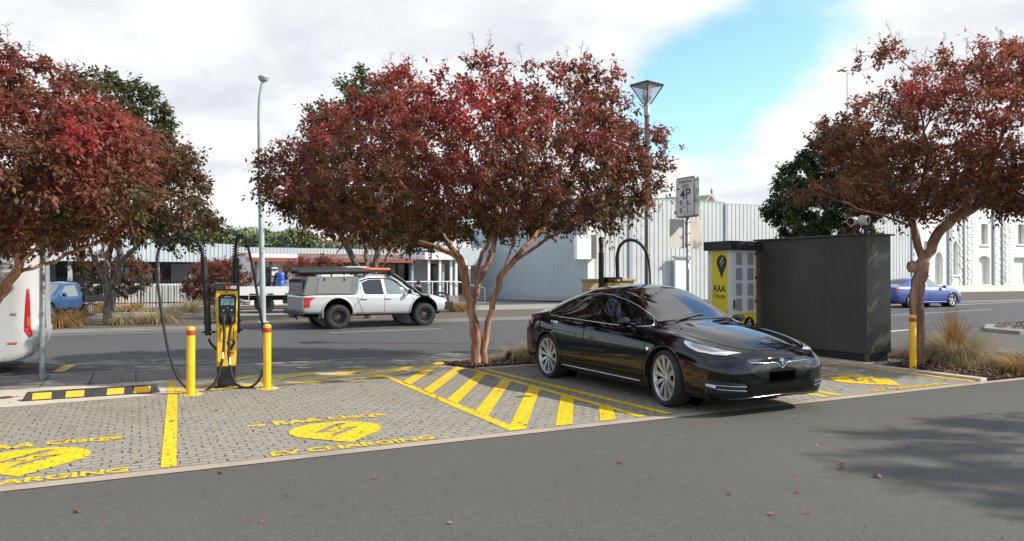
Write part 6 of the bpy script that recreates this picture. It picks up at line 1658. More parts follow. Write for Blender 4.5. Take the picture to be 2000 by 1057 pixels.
def crown_tree(name, label, cat, base, stems, outline, depth, nclump, per, leaf, mats, hue_fn, seed, trunk_r, clump_r=.36, group=None, shell=.35, twigs=8, seeds=0, up=.55, gamma=1.72, sub=.28, minr=.005):
    """tree from a crown outline given in metres (across the street view, height) that is grown into a deep, uneven crown.
    stems: explicit limbs as lists of (across, height, depth)"""
    rg = np.random.default_rng(seed)
    t = thing(name, label, cat, base, 0, group)
    loc = lambda a, z, q: RIGHT * a + FWD * q + np.array([0, 0, z])
    O = np.asarray(outline, float)
    # clump centres
    lo, hi = O.min(0), O.max(0); C = []; tries = 0; dmax = depth
    cxm = O[:, 0].mean(); zlo = max(0.3, 1.6 - base[2]); dome = min(.25, depth / max(5., float(np.dot([base[0], base[1], 0], FWD))))
    test = rg.uniform(lo, hi, (4000, 2)); dd = poly_dist(test, O); smax = dd.max()
    mind = clump_r * .55
    while len(C) < nclump and tries < 90:
        tries += 1
        xy = rg.uniform(lo, hi, (500, 2)); s = poly_dist(xy, O); m = s > clump_r * .62; xy, s = xy[m], s[m]
        half = dmax * np.sqrt(np.clip(1 - (1 - np.clip(s / smax, 0, 1))**2, .03, 1))
        v = rg.uniform(-1, 1, len(xy)); v = np.sign(v) * np.abs(v)**(1 - shell)
        q = v * half
        depth_in = np.minimum(s, (1 - np.abs(v)) * half)
        keep = (depth_in < .95 * clump_r * 2.6) | (rg.uniform(size=len(xy)) < .35)
        f = 1 - dome * (q / dmax)**2 if dmax else 1
        xy = np.stack([cxm + (xy[:, 0] - cxm) * f, zlo + (xy[:, 1] - zlo) * f], 1)
        cand = np.stack([loc(a, z, qq) for (a, z), qq in zip(xy, q)]) if len(xy) else np.zeros((0, 3))
        keep &= vnoise(cand, 1.6, seed + 3) > -.52
        for p in cand[keep]:
            if len(C) >= nclump: break
            if not C or np.min(np.sum((np.asarray(C) - p)**2, 1)) > mind**2: C.append(p)
    C = np.asarray(C)
    # skeleton
    nodes, par = [], []
    def add(p, pa): nodes.append(np.asarray(p, float)); par.append(pa); return len(nodes) - 1
    for st in stems:
        pts = [loc(*p) for p in st['pts']]
        sm = catmull(np.asarray(pts), max(4, int(sum(np.linalg.norm(pts[i + 1] - pts[i]) for i in range(len(pts) - 1)) / .16)))
        if nodes and not st.get('root'):
            j = int(np.argmin(np.sum((np.asarray(nodes) - sm[0])**2, 1)))
        else: j = -1
        for k, p in enumerate(sm):
            if k == 0 and j >= 0: continue
            wob = rg.normal(0, .012, 3) if k > 2 else 0
            j = add(p + wob, j)
    zmin = float(stems[0].get('bare', 0))
    top = np.asarray(nodes)[:, 2].max()
    order = np.argsort(np.min(np.sum((C[:, None] - np.asarray(nodes)[None, ::3])**2, 2), 1))
    for ci in order:
        c = C[ci]; Nn = np.asarray(nodes)
        v = c - Nn; dist = np.linalg.norm(v, axis=1)
        cost = dist + np.where(v[:, 2] < .05, (.05 - v[:, 2]) * 1.5, 0) + np.where(Nn[:, 2] < zmin, 9, 0)
        j = int(np.argmin(cost)); p0 = Nn[j]; d = c - p0; Ld = np.linalg.norm(d); m = max(2, int(Ld / .2))
        bow = np.array([0, 0, -.10 * Ld]) + rg.normal(0, .05 * Ld, 3)
        pa = j
        for k in range(1, m + 1):
            u = k / m; pa = add(p0 + d * u + bow * math.sin(math.pi * u) + (rg.normal(0, .02, 3) if k < m else 0), pa)
    nn = len(nodes); Nn = np.asarray(nodes); ch = [[] for _ in range(nn)]
    for i, p in enumerate(par):
        if p >= 0: ch[p].append(i)
    acc = np.zeros(nn)
    for i in range(nn - 1, -1, -1):
        acc[i] = max(acc[i], 1.0)
        if par[i] >= 0: acc[par[i]] = acc[par[i]] + acc[i] if ch[par[i]] and len(ch[par[i]]) > 1 else acc[i]
    rad = (acc / acc.max())**(1 / gamma) * trunk_r; rad = np.maximum(rad, minr)
    mb = MB(); seen = np.zeros(nn, bool)
    for i in sorted([k for k in range(nn) if not ch[k]], key=lambda k: -acc[k]) :
        chain = [i]; j = par[i]
        while j >= 0:
            chain.append(j)
            if seen[j]: break
            j = par[j]
        for k in chain: seen[k] = True
        if len(chain) < 2: continue
        chain = chain[::-1]; rr = [rad[k] for k in chain]
        if par[chain[0]] >= 0 or True: rr[0] = min(rr[0], rr[1] * 1.35) if len(rr) > 1 and par[chain[0]] >= 0 else rr[0]
        if par[chain[0]] < 0:
            zb = Nn[chain[0]][2]
            for q, k in enumerate(chain):
                hh = Nn[k][2] - zb
                if hh < .35: rr[q] *= 1 + .30 * (1 - hh / .35)**2
        big = max(rr)
        mb.tube([Nn[k] for k in chain], rr, 12 if big > .05 else (7 if big > .02 else 4), caps=False)
    # twigs and leaves
    P, D, Ns, H = [], [], [], []
    ctr = C.mean(0); span = hi[1] - lo[1]
    for c in C:
        out = unit(c - (ctr - np.array([0, 0, .25 * span])))
        k = twigs
        dirs = unit(rg.normal(size=(k, 3)) * .75 + out * 1.0 * np.array([1, 1, .5]) + np.array([0, 0, up * .4]))
        ln = np.where(rg.uniform(size=k) < .07, rg.uniform(1.2, 1.75, k), rg.uniform(.5, 1.0, k)) * clump_r
        tone = rg.normal(0, .06)
        for d, L in zip(dirs, ln):
            tip = c + d * L
            if rg.uniform() < .6: mb.tube([c - d * L * .15, c + d * L * .5, tip], [.004, .003, .0015], 3, caps=False)
            m = max(3, int(per / k * rg.uniform(.6, 1.4)))
            u = rg.uniform(.1, 1.0, m)[:, None]
            pp = c + d * L * u + np.array([0, 0, -.25]) * L * u**2 + rg.normal(0, .035, (m, 3)) * (clump_r / .36)
            sd = unit(rg.normal(size=(m, 3)) * .75 + d * .8)
            P.append(pp); D.append(sd + np.array([0, 0, -.38])); Ns.append(unit(np.array([0, 0, 1.]) + rg.normal(0, .45, (m, 3)) + out * .25))
            H.append(np.full(m, tone))
    P, D, Ns, H = (np.concatenate(x) for x in (P, D, Ns, H))
    hue = np.clip(hue_fn(P, rg) + H, 0, 1)
    n = len(P); Lf = leaf[0] * rg.uniform(.65, 1.25, n); Wf = leaf[1] * rg.uniform(.7, 1.2, n)
    mb.build('trunk', mats[0], t)
    leaves_obj('crown', P, D, Ns, Lf, Wf, hue, mats[1], t)
    if seeds:
        sb = MB(); topc = C[np.argsort(-(C[:, 2] + .35 * np.abs((C - ctr) @ RIGHT) * 0 + rg.normal(0, .25, len(C))))[:seeds]]
        for c in topc:
            for _ in range(1):
                d = unit(np.array([rg.normal(0, .25), rg.normal(0, .25), 1.])); L = rg.uniform(.22, .42); b = c + np.array([rg.normal(0, .1), rg.normal(0, .1), clump_r * .3])
                sb.tube([b, b + d * L * .5 + rg.normal(0, .01, 3), b + d * L], [.0035, .003, .002], 3, caps=False)
                for q in range(9):
                    e = b + d * L * (.45 + .06 * q); o = unit(rg.normal(size=3) + d * .5) * rg.uniform(.03, .075)
                    sb.tube([e, e + o], [.0018, .0015], 3, caps=False); sb.lathe([(0, -.009), (.008, 0), (0, .010)], 4, 0, e + o)
        sb.build('seed_heads', mats[2], t)['kind'] = 'stuff'
    return t

def outline_m(px, base, d, dz=0.0):
    """crown outline: from the directions it is seen in to metres across / above the trunk's foot"""
    s, c = math.sin(YAW), math.cos(YAW); l0 = base[0] * c - base[1] * s
    return [((x - 1000) / FPX * d - l0, CAM_H + (HORIZON - y) * d / FPX - base[2]) for x, y in px]

def bark(name, a, b, c, scale=6, stretch=.25, bump=.5):
    m = bpy.data.materials.new(name); m.use_nodes = True
    n, l = m.node_tree.nodes, m.node_tree.links; bs = n['Principled BSDF']; bs.inputs['Roughness'].default_value = .75; bs.inputs['Specular IOR Level'].default_value = .3
    tc = n.new('ShaderNodeTexCoord'); mp = n.new('ShaderNodeMapping'); mp.inputs['Scale'].default_value = (1, 1, stretch)
    l.new(tc.outputs['Object'], mp.inputs[0])
    no = n.new('ShaderNodeTexNoise'); no.inputs['Scale'].default_value = scale; no.inputs['Detail'].default_value = 7; no.inputs['Roughness'].default_value = .62; no.inputs['Distortion'].default_value = .6
    l.new(mp.outputs[0], no.inputs['Vector'])
    rp = n.new('ShaderNodeValToRGB'); e = rp.color_ramp.elements
    e[0].position, e[0].color = .34, (*a, 1); e[1].position, e[1].color = .68, (*c, 1); k = e.new(.5); k.color = (*b, 1)
    l.new(no.outputs['Fac'], rp.inputs[0]); l.new(rp.outputs[0], bs.inputs['Base Color'])
    bp = n.new('ShaderNodeBump'); bp.inputs['Strength'].default_value = bump; bp.inputs['Distance'].default_value = .02
    l.new(no.outputs['Fac'], bp.inputs['Height']); l.new(bp.outputs[0], bs.inputs['Normal'])
    return m
BARK_M = bark("peeling_orange_bark", (.20, .085, .048), (.34, .165, .10), (.55, .38, .27), 8, .20)
BARK_R = bark("dark_brown_bark", (.13, .062, .042), (.27, .14, .092), (.52, .36, .26), 6, .2, .9)
BARK_G = bark("grey_rough_bark", (.06, .05, .042), (.14, .115, .095), (.25, .21, .17), 10, .3, .9)
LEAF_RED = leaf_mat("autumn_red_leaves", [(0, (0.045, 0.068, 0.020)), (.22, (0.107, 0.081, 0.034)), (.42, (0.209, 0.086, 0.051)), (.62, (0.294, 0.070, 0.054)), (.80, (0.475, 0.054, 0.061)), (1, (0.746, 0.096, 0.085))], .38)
LEAF_RED2 = leaf_mat("autumn_crimson_leaves", [(0, (0.063, 0.052, 0.025)), (.3, (0.156, 0.072, 0.035)), (.55, (0.268, 0.095, 0.041)), (.75, (0.367, 0.066, 0.059)), (1, (0.565, 0.066, 0.102))], .38)
LEAF_GRN = leaf_mat("pear_green_leaves", [(0, (.03, .046, .014)), (.5, (.075, .095, .028)), (.75, (.15, .11, .035)), (1, (.20, .07, .035))], .3, .4)
LEAF_DKG = leaf_mat("dark_green_leaves", [(0, (.020, .032, .012)), (.6, (.04, .062, .02)), (1, (.14, .18, .04))], .2, .45)
LEAF_BUSH = leaf_mat("rusty_red_shrub_leaves", [(0, (.055, .065, .022)), (.4, (.17, .062, .04)), (1, (.34, .085, .06))], .3)
SEEDM = M("seed_head_brown", (.07, .05, .03), .8)

# --- middle tree, two-stemmed, over the hatched paving
bM = Vector((5.42, 12.05, .02))
dM = 13.2
def PM(px, py, q=0.0, base=None, d=None):
    b = base or bM; dd = d or dM
    a, z = outline_m([(px, py)], b, dd)[0]; return (a, z, q)
bM_ = bM
o = outline_m([(515, 312), (518, 355), (530, 405), (560, 442), (600, 462), (650, 462), (690, 484), (740, 496), (800, 512), (850, 490), (900, 484), (950, 476), (1000, 472), (1060, 466), (1110, 464), (1150, 470), (1180, 478), (1205, 458), (1255, 430), (1288, 400), (1302, 350), (1312, 330), (1285, 290), (1305, 248), (1255, 235), (1245, 205), (1215, 185), (1262, 152), (1215, 148), (1185, 135), (1130, 128), (1075, 118), (1035, 125), (985, 106), (925, 104), (895, 135), (850, 150), (800, 122), (760, 158), (712, 185), (660, 205), (612, 225), (575, 228), (578, 245), (600, 265), (560, 290)], bM, dM)
stemsM = [
    dict(root=True, bare=1.95, pts=[PM(925, 722), PM(931, 690), PM(926, 640), PM(917, 590), PM(908, 545), PM(896, 505, .05), PM(868, 468, -.1), PM(820, 440, -.3), PM(750, 415, -.5)]),
    dict(pts=[PM(925, 640), PM(922, 600, .05), PM(935, 555, .2), PM(950, 515, .35), PM(965, 470, .5), PM(975, 420, .8)]),
    dict(root=True, pts=[PM(948, 722), PM(946, 690), PM(951, 645), PM(961, 600, -.05), PM(972, 560, -.1), PM(985, 525, -.1), PM(1000, 480, -.2), PM(1015, 430, -.4), PM(1030, 370, -.6)]),
    dict(pts=[PM(985, 527, -.1), PM(1020, 500, -.2), PM(1065, 470, -.35), PM(1120, 435, -.5), PM(1180, 395, -.6)]),
    dict(pts=[PM(1000, 512, -.15), PM(1040, 465, .2), PM(1085, 425, .6), PM(1130, 370, 1.0)]),
    dict(pts=[PM(905, 530), PM(895, 470, -.3), PM(900, 410, -.8), PM(890, 340, -1.2)]),
    dict(pts=[PM(893, 500, .05), PM(840, 480, .2), PM(790, 468, .5), PM(720, 440, .9), PM(640, 400, 1.2)]),
    dict(pts=[PM(930, 570, .1), PM(935, 520, -.2), PM(960, 470, -.7), PM(990, 410, -1.3)]),
    dict(pts=[PM(975, 430, .6), PM(960, 360, 1.0), PM(940, 280, 1.2)]),
    dict(pts=[PM(880, 480), PM(840, 420, -.6), PM(790, 360, -1.1), PM(720, 300, -1.4)]),
]
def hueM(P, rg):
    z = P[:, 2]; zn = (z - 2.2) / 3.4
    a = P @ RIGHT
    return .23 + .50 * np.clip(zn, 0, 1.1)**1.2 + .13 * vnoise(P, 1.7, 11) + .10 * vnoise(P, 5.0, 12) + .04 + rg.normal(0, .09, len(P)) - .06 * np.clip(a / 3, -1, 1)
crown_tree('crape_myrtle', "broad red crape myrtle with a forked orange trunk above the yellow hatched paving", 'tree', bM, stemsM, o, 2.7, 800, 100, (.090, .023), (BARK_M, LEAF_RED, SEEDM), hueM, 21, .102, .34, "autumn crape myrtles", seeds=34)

# --- tree reaching in from the side, before the motorhome
bL = Vector((-2.15, 12.15, .006)); dL = 9.85
o = outline_m([(-330, 130), (-250, 70), (-120, 60), (-40, 75), (0, 62), (35, 68), (62, 60), (105, 105), (128, 132), (112, 170), (140, 165), (160, 150), (215, 172), (250, 205), (300, 230), (330, 245), (372, 275), (360, 300), (385, 330), (380, 350), (412, 378), (398, 408), (408, 428), (380, 455), (330, 470), (285, 462), (240, 478), (200, 492), (150, 488), (110, 512), (60, 500), (10, 505), (-60, 500), (-160, 490), (-280, 470), (-360, 380), (-380, 250)], bL, dL)
PL = lambda px, py, q=0.0: PM(px, py, q, bL, dL)
stemsL = [
    dict(root=True, bare=1.75, pts=[PL(-50, 772), PL(-48, 700), PL(-38, 640), PL(-12, 595), PL(12, 560), PL(32, 525), PL(48, 490, -.1), PL(75, 440, -.2), PL(110, 380, -.4)]),
    dict(pts=[PL(-12, 597), PL(20, 575, -.1), PL(55, 540, -.3), PL(95, 508, -.5), PL(150, 478, -.7), PL(220, 440, -.9)]),
    dict(pts=[PL(30, 530), PL(60, 520, .2), PL(100, 490, .5), PL(160, 455, .9), PL(240, 420, 1.2)]),
    dict(pts=[PL(45, 495, -.1), PL(85, 455, -.5), PL(140, 400, -.9), PL(190, 330, -1.2)]),
    dict(pts=[PL(-38, 640), PL(-70, 580, .2), PL(-110, 510, .4), PL(-160, 430, .6), PL(-210, 330, .6)]),
    dict(pts=[PL(35, 520), PL(20, 460, .4), PL(10, 380, .7), PL(20, 290, .9)]),
    dict(pts=[PL(-25, 615), PL(-20, 540, -.5), PL(-30, 460, -1.0), PL(-40, 350, -1.3)]),
]
def hueL(P, rg):
    z = P[:, 2]; zn = (z - 1.9) / 3.0; a = P @ RIGHT
    near = (.35 + .65 * (vnoise(P, 4.0, 77) > 0)) * np.exp(-(((a - 2.35)**2) / .35 + (z - 3.45)**2 / .25)) * .17
    return .27 + .27 * np.clip(zn, 0, 1.1) + .15 * vnoise(P, 2.0, 31) + .10 * vnoise(P, 6.0, 32) + near + rg.normal(0, .07, len(P))
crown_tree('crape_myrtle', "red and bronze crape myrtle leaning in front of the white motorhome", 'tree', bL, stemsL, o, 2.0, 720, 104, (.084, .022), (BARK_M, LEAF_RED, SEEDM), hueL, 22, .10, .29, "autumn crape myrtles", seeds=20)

# --- crooked tree in the mulch bed beside the cabinet
bR = Vector((12.42, 8.45, .02)); dR = 13.15
o = outline_m([(1548, 268), (1560, 250), (1605, 240), (1612, 205), (1650, 192), (1690, 198), (1714, 135), (1702, 85), (1726, 42), (1775, 34), (1838, 34), (1835, 60), (1826, 85), (1845, 95), (1870, 85), (1905, 72), (1935, 92), (1965, 90), (1985, 60), (2030, 35), (2100, 90), (2180, 140), (2250, 230), (2270, 330), (2230, 400), (2120, 425), (2040, 412), (1990, 400), (1960, 420), (1900, 442), (1858, 425), (1810, 432), (1765, 448), (1735, 455), (1705, 440), (1700, 395), (1640, 400), (1575, 392), (1556, 365), (1575, 338), (1640, 325), (1662, 300), (1600, 285)], bR, dR)
PR = lambda px, py, q=0.0: PM(px, py, q, bR, dR)
stemsR = [
    dict(root=True, bare=2.3, pts=[PR(1791, 722), PR(1792, 680), PR(1790, 630), PR(1791, 580), PR(1796, 545), PR(1806, 515), PR(1815, 490), PR(1832, 455, -.05), PR(1862, 428, -.1), PR(1905, 400, -.2), PR(1960, 360, -.4), PR(2030, 310, -.6)]),
    dict(pts=[PR(1806, 515), PR(1801, 480, .1), PR(1798, 445, .2), PR(1792, 400, .4), PR(1780, 330, .7), PR(1770, 240, .9)]),
    dict(pts=[PR(1800, 455, .15), PR(1770, 415, -.2), PR(1735, 375, -.5), PR(1690, 340, -.8), PR(1640, 280, -.9)]),
    dict(pts=[PR(1798, 440, .2), PR(1745, 420, .3), PR(1690, 395, .5), PR(1620, 365, .7)]),
    dict(pts=[PR(1862, 428, -.1), PR(1870, 370, -.6), PR(1880, 300, -1.0), PR(1890, 220, -1.2)]),
    dict(pts=[PR(1890, 410, -.2), PR(1930, 390, .4), PR(1990, 350, .9), PR(2060, 290, 1.2)]),
    dict(pts=[PR(1795, 420, .3), PR(1830, 350, .8), PR(1860, 270, 1.1), PR(1900, 190, 1.2)]),
    dict(pts=[PR(1797, 418, .3), PR(1775, 330, -.6), PR(1760, 240, -.7), PR(1762, 130, -.4)]),
]
def hueR(P, rg):
    z = P[:, 2]; zn = (z - 2.6) / 3.6; a = P @ RIGHT
    return .30 + .42 * np.clip(zn, 0, 1.1) + .16 * vnoise(P, 1.6, 41) + .10 * vnoise(P, 5.0, 42) + rg.normal(0, .07, len(P))
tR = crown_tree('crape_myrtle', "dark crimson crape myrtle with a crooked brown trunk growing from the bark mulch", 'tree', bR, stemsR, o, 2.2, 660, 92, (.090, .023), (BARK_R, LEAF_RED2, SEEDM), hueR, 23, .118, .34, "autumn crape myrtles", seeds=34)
kn = MB().lathe([(.0, -.10), (.07, -.08), (.095, 0), (.08, .09), (0, .12)], 12, 0, PR(1783, 522)[0] * Vector(RIGHT) + Vector((0, 0, PR(1783, 522)[1]))); kn.build('knot', BARK_R, tR)

# --- street pears behind
def pear(label, base, d, px, stems, depth, ncl, seed, r, hf, per=120):
    o = outline_m(px, base, d); Pq = lambda x, y, q=0.0: PM(x, y, q, base, d)
    return crown_tree('pear_tree', label, 'tree', base, [dict(root=(i == 0 or s.get('root')), bare=s.get('bare', 0), pts=[Pq(*p) for p in s['pts']]) for i, s in enumerate(stems)], o, depth, ncl, per, (.13, .045), (BARK_G, LEAF_GRN, SEEDM), hf, seed, r, .55, "street pear trees", twigs=7)
b = Vector((-.77, 26.25, .085)); d = 23.04
pear("tall green pear tree with a grey trunk rising on the verge behind the red tree", b, d, [(150, 150), (180, 124), (215, 132), (240, 128), (285, 150), (312, 165), (335, 215), (342, 250), (372, 275), (365, 320), (395, 345), (392, 380), (410, 415), (400, 440), (408, 470), (372, 490), (350, 505), (310, 512), (280, 480), (240, 462), (180, 470), (140, 470), (110, 430), (95, 350), (95, 260), (110, 190)],
     [dict(bare=2.6, pts=[(213, 643), (213, 600), (214, 575), (210, 540), (212, 500), (215, 450, .2), (215, 380, .3)]), dict(pts=[(213, 570), (195, 540, .1), (178, 510, .2), (165, 490, .3), (150, 440, .5)]), dict(pts=[(213, 565), (232, 540, -.1), (240, 510, -.2), (245, 460, -.4), (270, 400, -.6)]), dict(pts=[(236, 520, -.2), (265, 495, -.4), (290, 482, -.7), (330, 440, -1.0)])],
     2.3, 260, 51, .17, lambda P, rg: .42 + .22 * vnoise(P, 1.3, 5) + .13 * np.clip((P[:, 2] - 5) / 3, 0, 1) + rg.normal(0, .12, len(P)))
b = Vector((7.45, 26.3, .085)); d = 26.8
pear("olive green pear tree with several grey stems, standing behind the silver pickup", b, d, [(590, 240), (592, 212), (628, 190), (645, 150), (690, 138), (722, 124), (760, 140), (800, 150), (845, 210), (860, 300), (852, 400), (820, 455), (770, 470), (720, 458), (672, 455), (640, 448), (615, 470), (600, 440), (575, 400), (572, 340), (600, 300), (572, 262)],
     [dict(bare=3.0, pts=[(722, 634), (722, 600), (720, 560), (716, 520), (712, 470, .1), (705, 400, .2)]), dict(pts=[(720, 575), (730, 530, .1), (738, 480, .2), (750, 400, .4)]), dict(pts=[(719, 575), (702, 530, -.1), (680, 480, -.3), (650, 420, -.5)]), dict(pts=[(722, 570), (745, 530, -.2), (768, 480, -.4), (790, 400, -.6)]), dict(pts=[(720, 590), (715, 530, .4), (725, 470, .7)])],
     2.3, 230, 52, .20, lambda P, rg: .42 + .26 * vnoise(P, 1.1, 6) + .22 * np.clip((P[:, 2] - 6) / 2, 0, 1) + rg.normal(0, .12, len(P)))

# --- round dark green tree behind the cabinet
b = Vector((27.9, 24.3, .09)); d = float(np.dot([b.x, b.y, 0], FWD))
bx = Vector((28.6, 26.9, .09)); d = float(np.dot([bx.x, bx.y, 0], FWD))
o = outline_m([(1500, 402), (1510, 370), (1520, 340), (1542, 312), (1570, 285), (1590, 262), (1625, 240), (1665, 240), (1700, 265), (1725, 310), (1735, 370), (1730, 430), (1712, 475), (1600, 490), (1545, 478), (1528, 450), (1508, 425)], bx, d)
PD = lambda px, py, q=0.0: PM(px, py, q, bx, d)
crown_tree('round_tree', "dense rounded dark green tree standing behind the dark cabinet", 'tree', bx, [dict(root=True, bare=1.6, pts=[PD(1622, 596), PD(1622, 540), PD(1620, 490), PD(1618, 420), PD(1618, 330)]), dict(pts=[PD(1621, 500), PD(1580, 450, .4), PD(1555, 400, .6)]), dict(pts=[PD(1621, 490), PD(1660, 430, -.4), PD(1690, 370, -.6)])],
           o, 2.6, 300, 150, (.17, .06), (BARK_G, LEAF_DKG, SEEDM), lambda P, rg: .38 + .2 * vnoise(P, 1.3, 8) + rg.normal(0, .12, len(P)) + np.where(rg.uniform(size=len(P)) < .05, .4, 0) + .25 * np.clip(vnoise(P, .9, 18), 0, 1), 61, .22, .55, twigs=8)

# --- red and green shrubs along the fence
def shrub(label, px, d, base_px, seed, mat, hf, depth=1.2, ncl=90, per=110):
    base = WP(base_px[0], 540, d); base.z = .05
    o = outline_m(px, base, d); P0 = lambda x, y, q=0.0: PM(x, y, q, base, d)
    x0, y0 = base_px; cy = sum(p[1] for p in px) / len(px); cx = sum(p[0] for p in px) / len(px)
    crown_tree('shrub', label, 'shrub', base, [dict(root=True, pts=[(0, 0, 0), P0(x0, (y0 + cy) / 2), P0(cx, cy)]), dict(pts=[P0(x0, (y0 + cy) / 2), P0(cx - 25, cy, .3)]), dict(pts=[P0(x0, (y0 + cy) / 2), P0(cx + 25, cy, -.3)])],
               o, depth, ncl, per, (.11, .035), (BARK_G, mat, SEEDM), hf, seed, .06, .36, "shrubs by the fence", twigs=7, minr=.008)
shrub("rounded shrub turning from green to rust behind the grey pear trunk", [(130, 540), (140, 505), (175, 490), (215, 485), (260, 490), (300, 510), (308, 535), (290, 560), (262, 582), (200, 590), (150, 575)], 36.5, (215, 607), 71, LEAF_BUSH, lambda P, rg: .18 + .32 * np.clip((P @ RIGHT) / 2.4, -.4, 1) + .15 * vnoise(P, 2, 3) + rg.normal(0, .1, len(P)), ncl=120)
shrub("rusty red rounded shrub behind the charging pedestal", [(350, 548), (356, 525), (385, 505), (420, 500), (455, 500), (480, 512), (492, 535), (488, 560), (470, 585), (430, 600), (385, 590), (360, 570)], 36.5, (425, 608), 72, LEAF_BUSH, lambda P, rg: .62 + .2 * vnoise(P, 2, 4) + rg.normal(0, .1, len(P)), ncl=110)
shrub("low red brown shrub seen over the roof rack of the pickup", [(552, 515), (565, 500), (590, 495), (610, 500), (640, 496), (668, 508), (672, 530), (650, 560), (600, 580), (560, 550)], 38.0, (612, 606), 73, LEAF_BUSH, lambda P, rg: .60 + .2 * vnoise(P, 2, 5) + rg.normal(0, .1, len(P)), ncl=90)

# --- a tall tree beyond the entry, outside the picture's side; it throws the soft dappled shade on the asphalt
bO = Vector((17.2, -3.4, .0))
oO = [(-3.6, 6.2), (-3.3, 8.2), (-1.9, 9.6), (.2, 10.4), (2.2, 9.6), (3.5, 8.0), (3.7, 6.4), (2.6, 5.4), (.6, 5.0), (-1.4, 5.1), (-3.0, 5.5)]
crown_tree('street_tree', "tall street tree across the entry, casting leafy shade over the asphalt", 'tree', bO, [dict(root=True, bare=4.0, pts=[(0, 0, 0), (.05, 2.0, 0), (-.1, 4.0, .1), (-.5, 6.0, .3), (-1.0, 8.0, .4)]), dict(pts=[(-.05, 3.6, .1), (.5, 5.4, -.2), (1.4, 7.6, -.4)]), dict(pts=[(-.1, 4.2, .1), (.1, 6.2, .5), (.2, 8.8, .6)])],
           oO, 3.1, 150, 70, (.17, .055), (BARK_G, LEAF_GRN, SEEDM), lambda P, rg: .5 + .2 * vnoise(P, 2, 9) + rg.normal(0, .1, len(P)), 81, .20, .55)

# ------------------------------------------------------------------ grass tussocks
def tuss_mat(name, stops): return leaf_mat(name, stops, .3, .6)
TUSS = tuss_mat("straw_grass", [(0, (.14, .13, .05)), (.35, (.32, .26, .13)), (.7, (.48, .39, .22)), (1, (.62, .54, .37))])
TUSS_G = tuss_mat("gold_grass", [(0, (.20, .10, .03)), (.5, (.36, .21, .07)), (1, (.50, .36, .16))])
def tussock(label, base, h, spread, n, seed, mat=TUSS, group="grass tussocks", plume=None, wid=.004):
    rg = np.random.default_rng(seed); t = thing('grass_tussock', label, 'grass', base, 0, group)
    V, Fc, H = [], [], []
    for k in range(n):
        a = rg.uniform(0, 2 * math.pi); r0 = abs(rg.normal(0, .16)) * spread; lean = rg.uniform(.2, 1.0)**.5
        L = h * rg.uniform(.55, 1.3) * (1 + .25 * lean); out = np.array([math.cos(a), math.sin(a), 0]); sd = np.array([-math.sin(a), math.cos(a), 0])
        out = out + sd * rg.normal(0, .25)
        p = out * r0; el = R(86) - lean * .7; bend = lean * rg.uniform(1.7, 3.3); segs = 6; w = wid * rg.uniform(.6, 1.5); hue = np.clip(rg.normal(.5, .25), 0, 1); o = len(V)
        for q in range(segs + 1):
            u = q / segs; ww = w * (1 - u * .85)
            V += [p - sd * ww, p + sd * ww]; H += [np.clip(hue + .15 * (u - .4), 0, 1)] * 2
            e = el - bend * u**1.1; p = p + (out * math.cos(e) + np.array([0, 0, 1]) * math.sin(e)) * L / segs
            if p[2] < .015: p[2] = .015
        for q in range(segs): Fc.append((o + 2 * q, o + 2 * q + 1, o + 2 * q + 3, o + 2 * q + 2))
    def mk(nm, V, Fc, H, mat):
        me = bpy.data.meshes.new(nm); me.from_pydata([tuple(map(float, v)) for v in V], [], Fc); me.materials.append(mat)
        at = me.attributes.new('hue', 'FLOAT', 'POINT'); at.data.foreach_set('value', np.asarray(H, np.float32)); link(bpy.data.objects.new(nm, me), t)
    mk('blades', V, Fc, H, mat)
    if plume:
        V, Fc, H = [], [], []
        for k in range(plume):
            a = rg.uniform(0, 2 * math.pi); out = np.array([math.cos(a), math.sin(a), 0]); sd = np.array([-math.sin(a), math.cos(a), 0]); lean = abs(rg.normal(0, .42)); L = h * rg.uniform(.75, 1.2)
            p = out * rg.uniform(0, .10) + np.array([.0, 0, 0]); segs = 6; w = wid * .9; o = len(V); hue = rg.uniform(.1, .9)
            for q in range(segs + 1):
                u = q / segs; ww = w * (1 - .8 * u); V += [p - sd * ww, p + sd * ww]; H += [hue] * 2
                e = R(90) - lean * .4 - lean * 1.6 * u; p = p + (out * math.cos(e) + np.array([0, 0, 1]) * math.sin(e)) * L / segs
            for q in range(segs): Fc.append((o + 2 * q, o + 2 * q + 1, o + 2 * q + 3, o + 2 * q + 2))
        mk('plume', V, Fc, H, TUSS_G)
    return t
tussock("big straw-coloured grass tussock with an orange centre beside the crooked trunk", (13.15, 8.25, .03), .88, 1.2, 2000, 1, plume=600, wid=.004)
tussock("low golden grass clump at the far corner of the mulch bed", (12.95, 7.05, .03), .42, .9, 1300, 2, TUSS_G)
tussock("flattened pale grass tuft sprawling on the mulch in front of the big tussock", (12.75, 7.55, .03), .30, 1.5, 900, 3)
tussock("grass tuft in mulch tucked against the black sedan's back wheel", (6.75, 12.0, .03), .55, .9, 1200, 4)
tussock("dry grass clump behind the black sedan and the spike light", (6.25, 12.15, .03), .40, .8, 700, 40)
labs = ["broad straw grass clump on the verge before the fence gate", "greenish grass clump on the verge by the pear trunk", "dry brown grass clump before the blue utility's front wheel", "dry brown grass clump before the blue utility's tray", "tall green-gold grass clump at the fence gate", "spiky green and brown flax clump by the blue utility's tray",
        "small gold grass clump against the picket fence", "straw grass tuft beside the broad clump on the verge", "small pale tuft at the foot of the charging pedestal's hose, on the far verge", "tan grass clump in front of the silver pickup's bull bar", "second tan grass clump next to the shop's ramp rail", "dark low shrubby clump beside the shop's ramp rail", "olive grass tuft under the rusty shrub"]
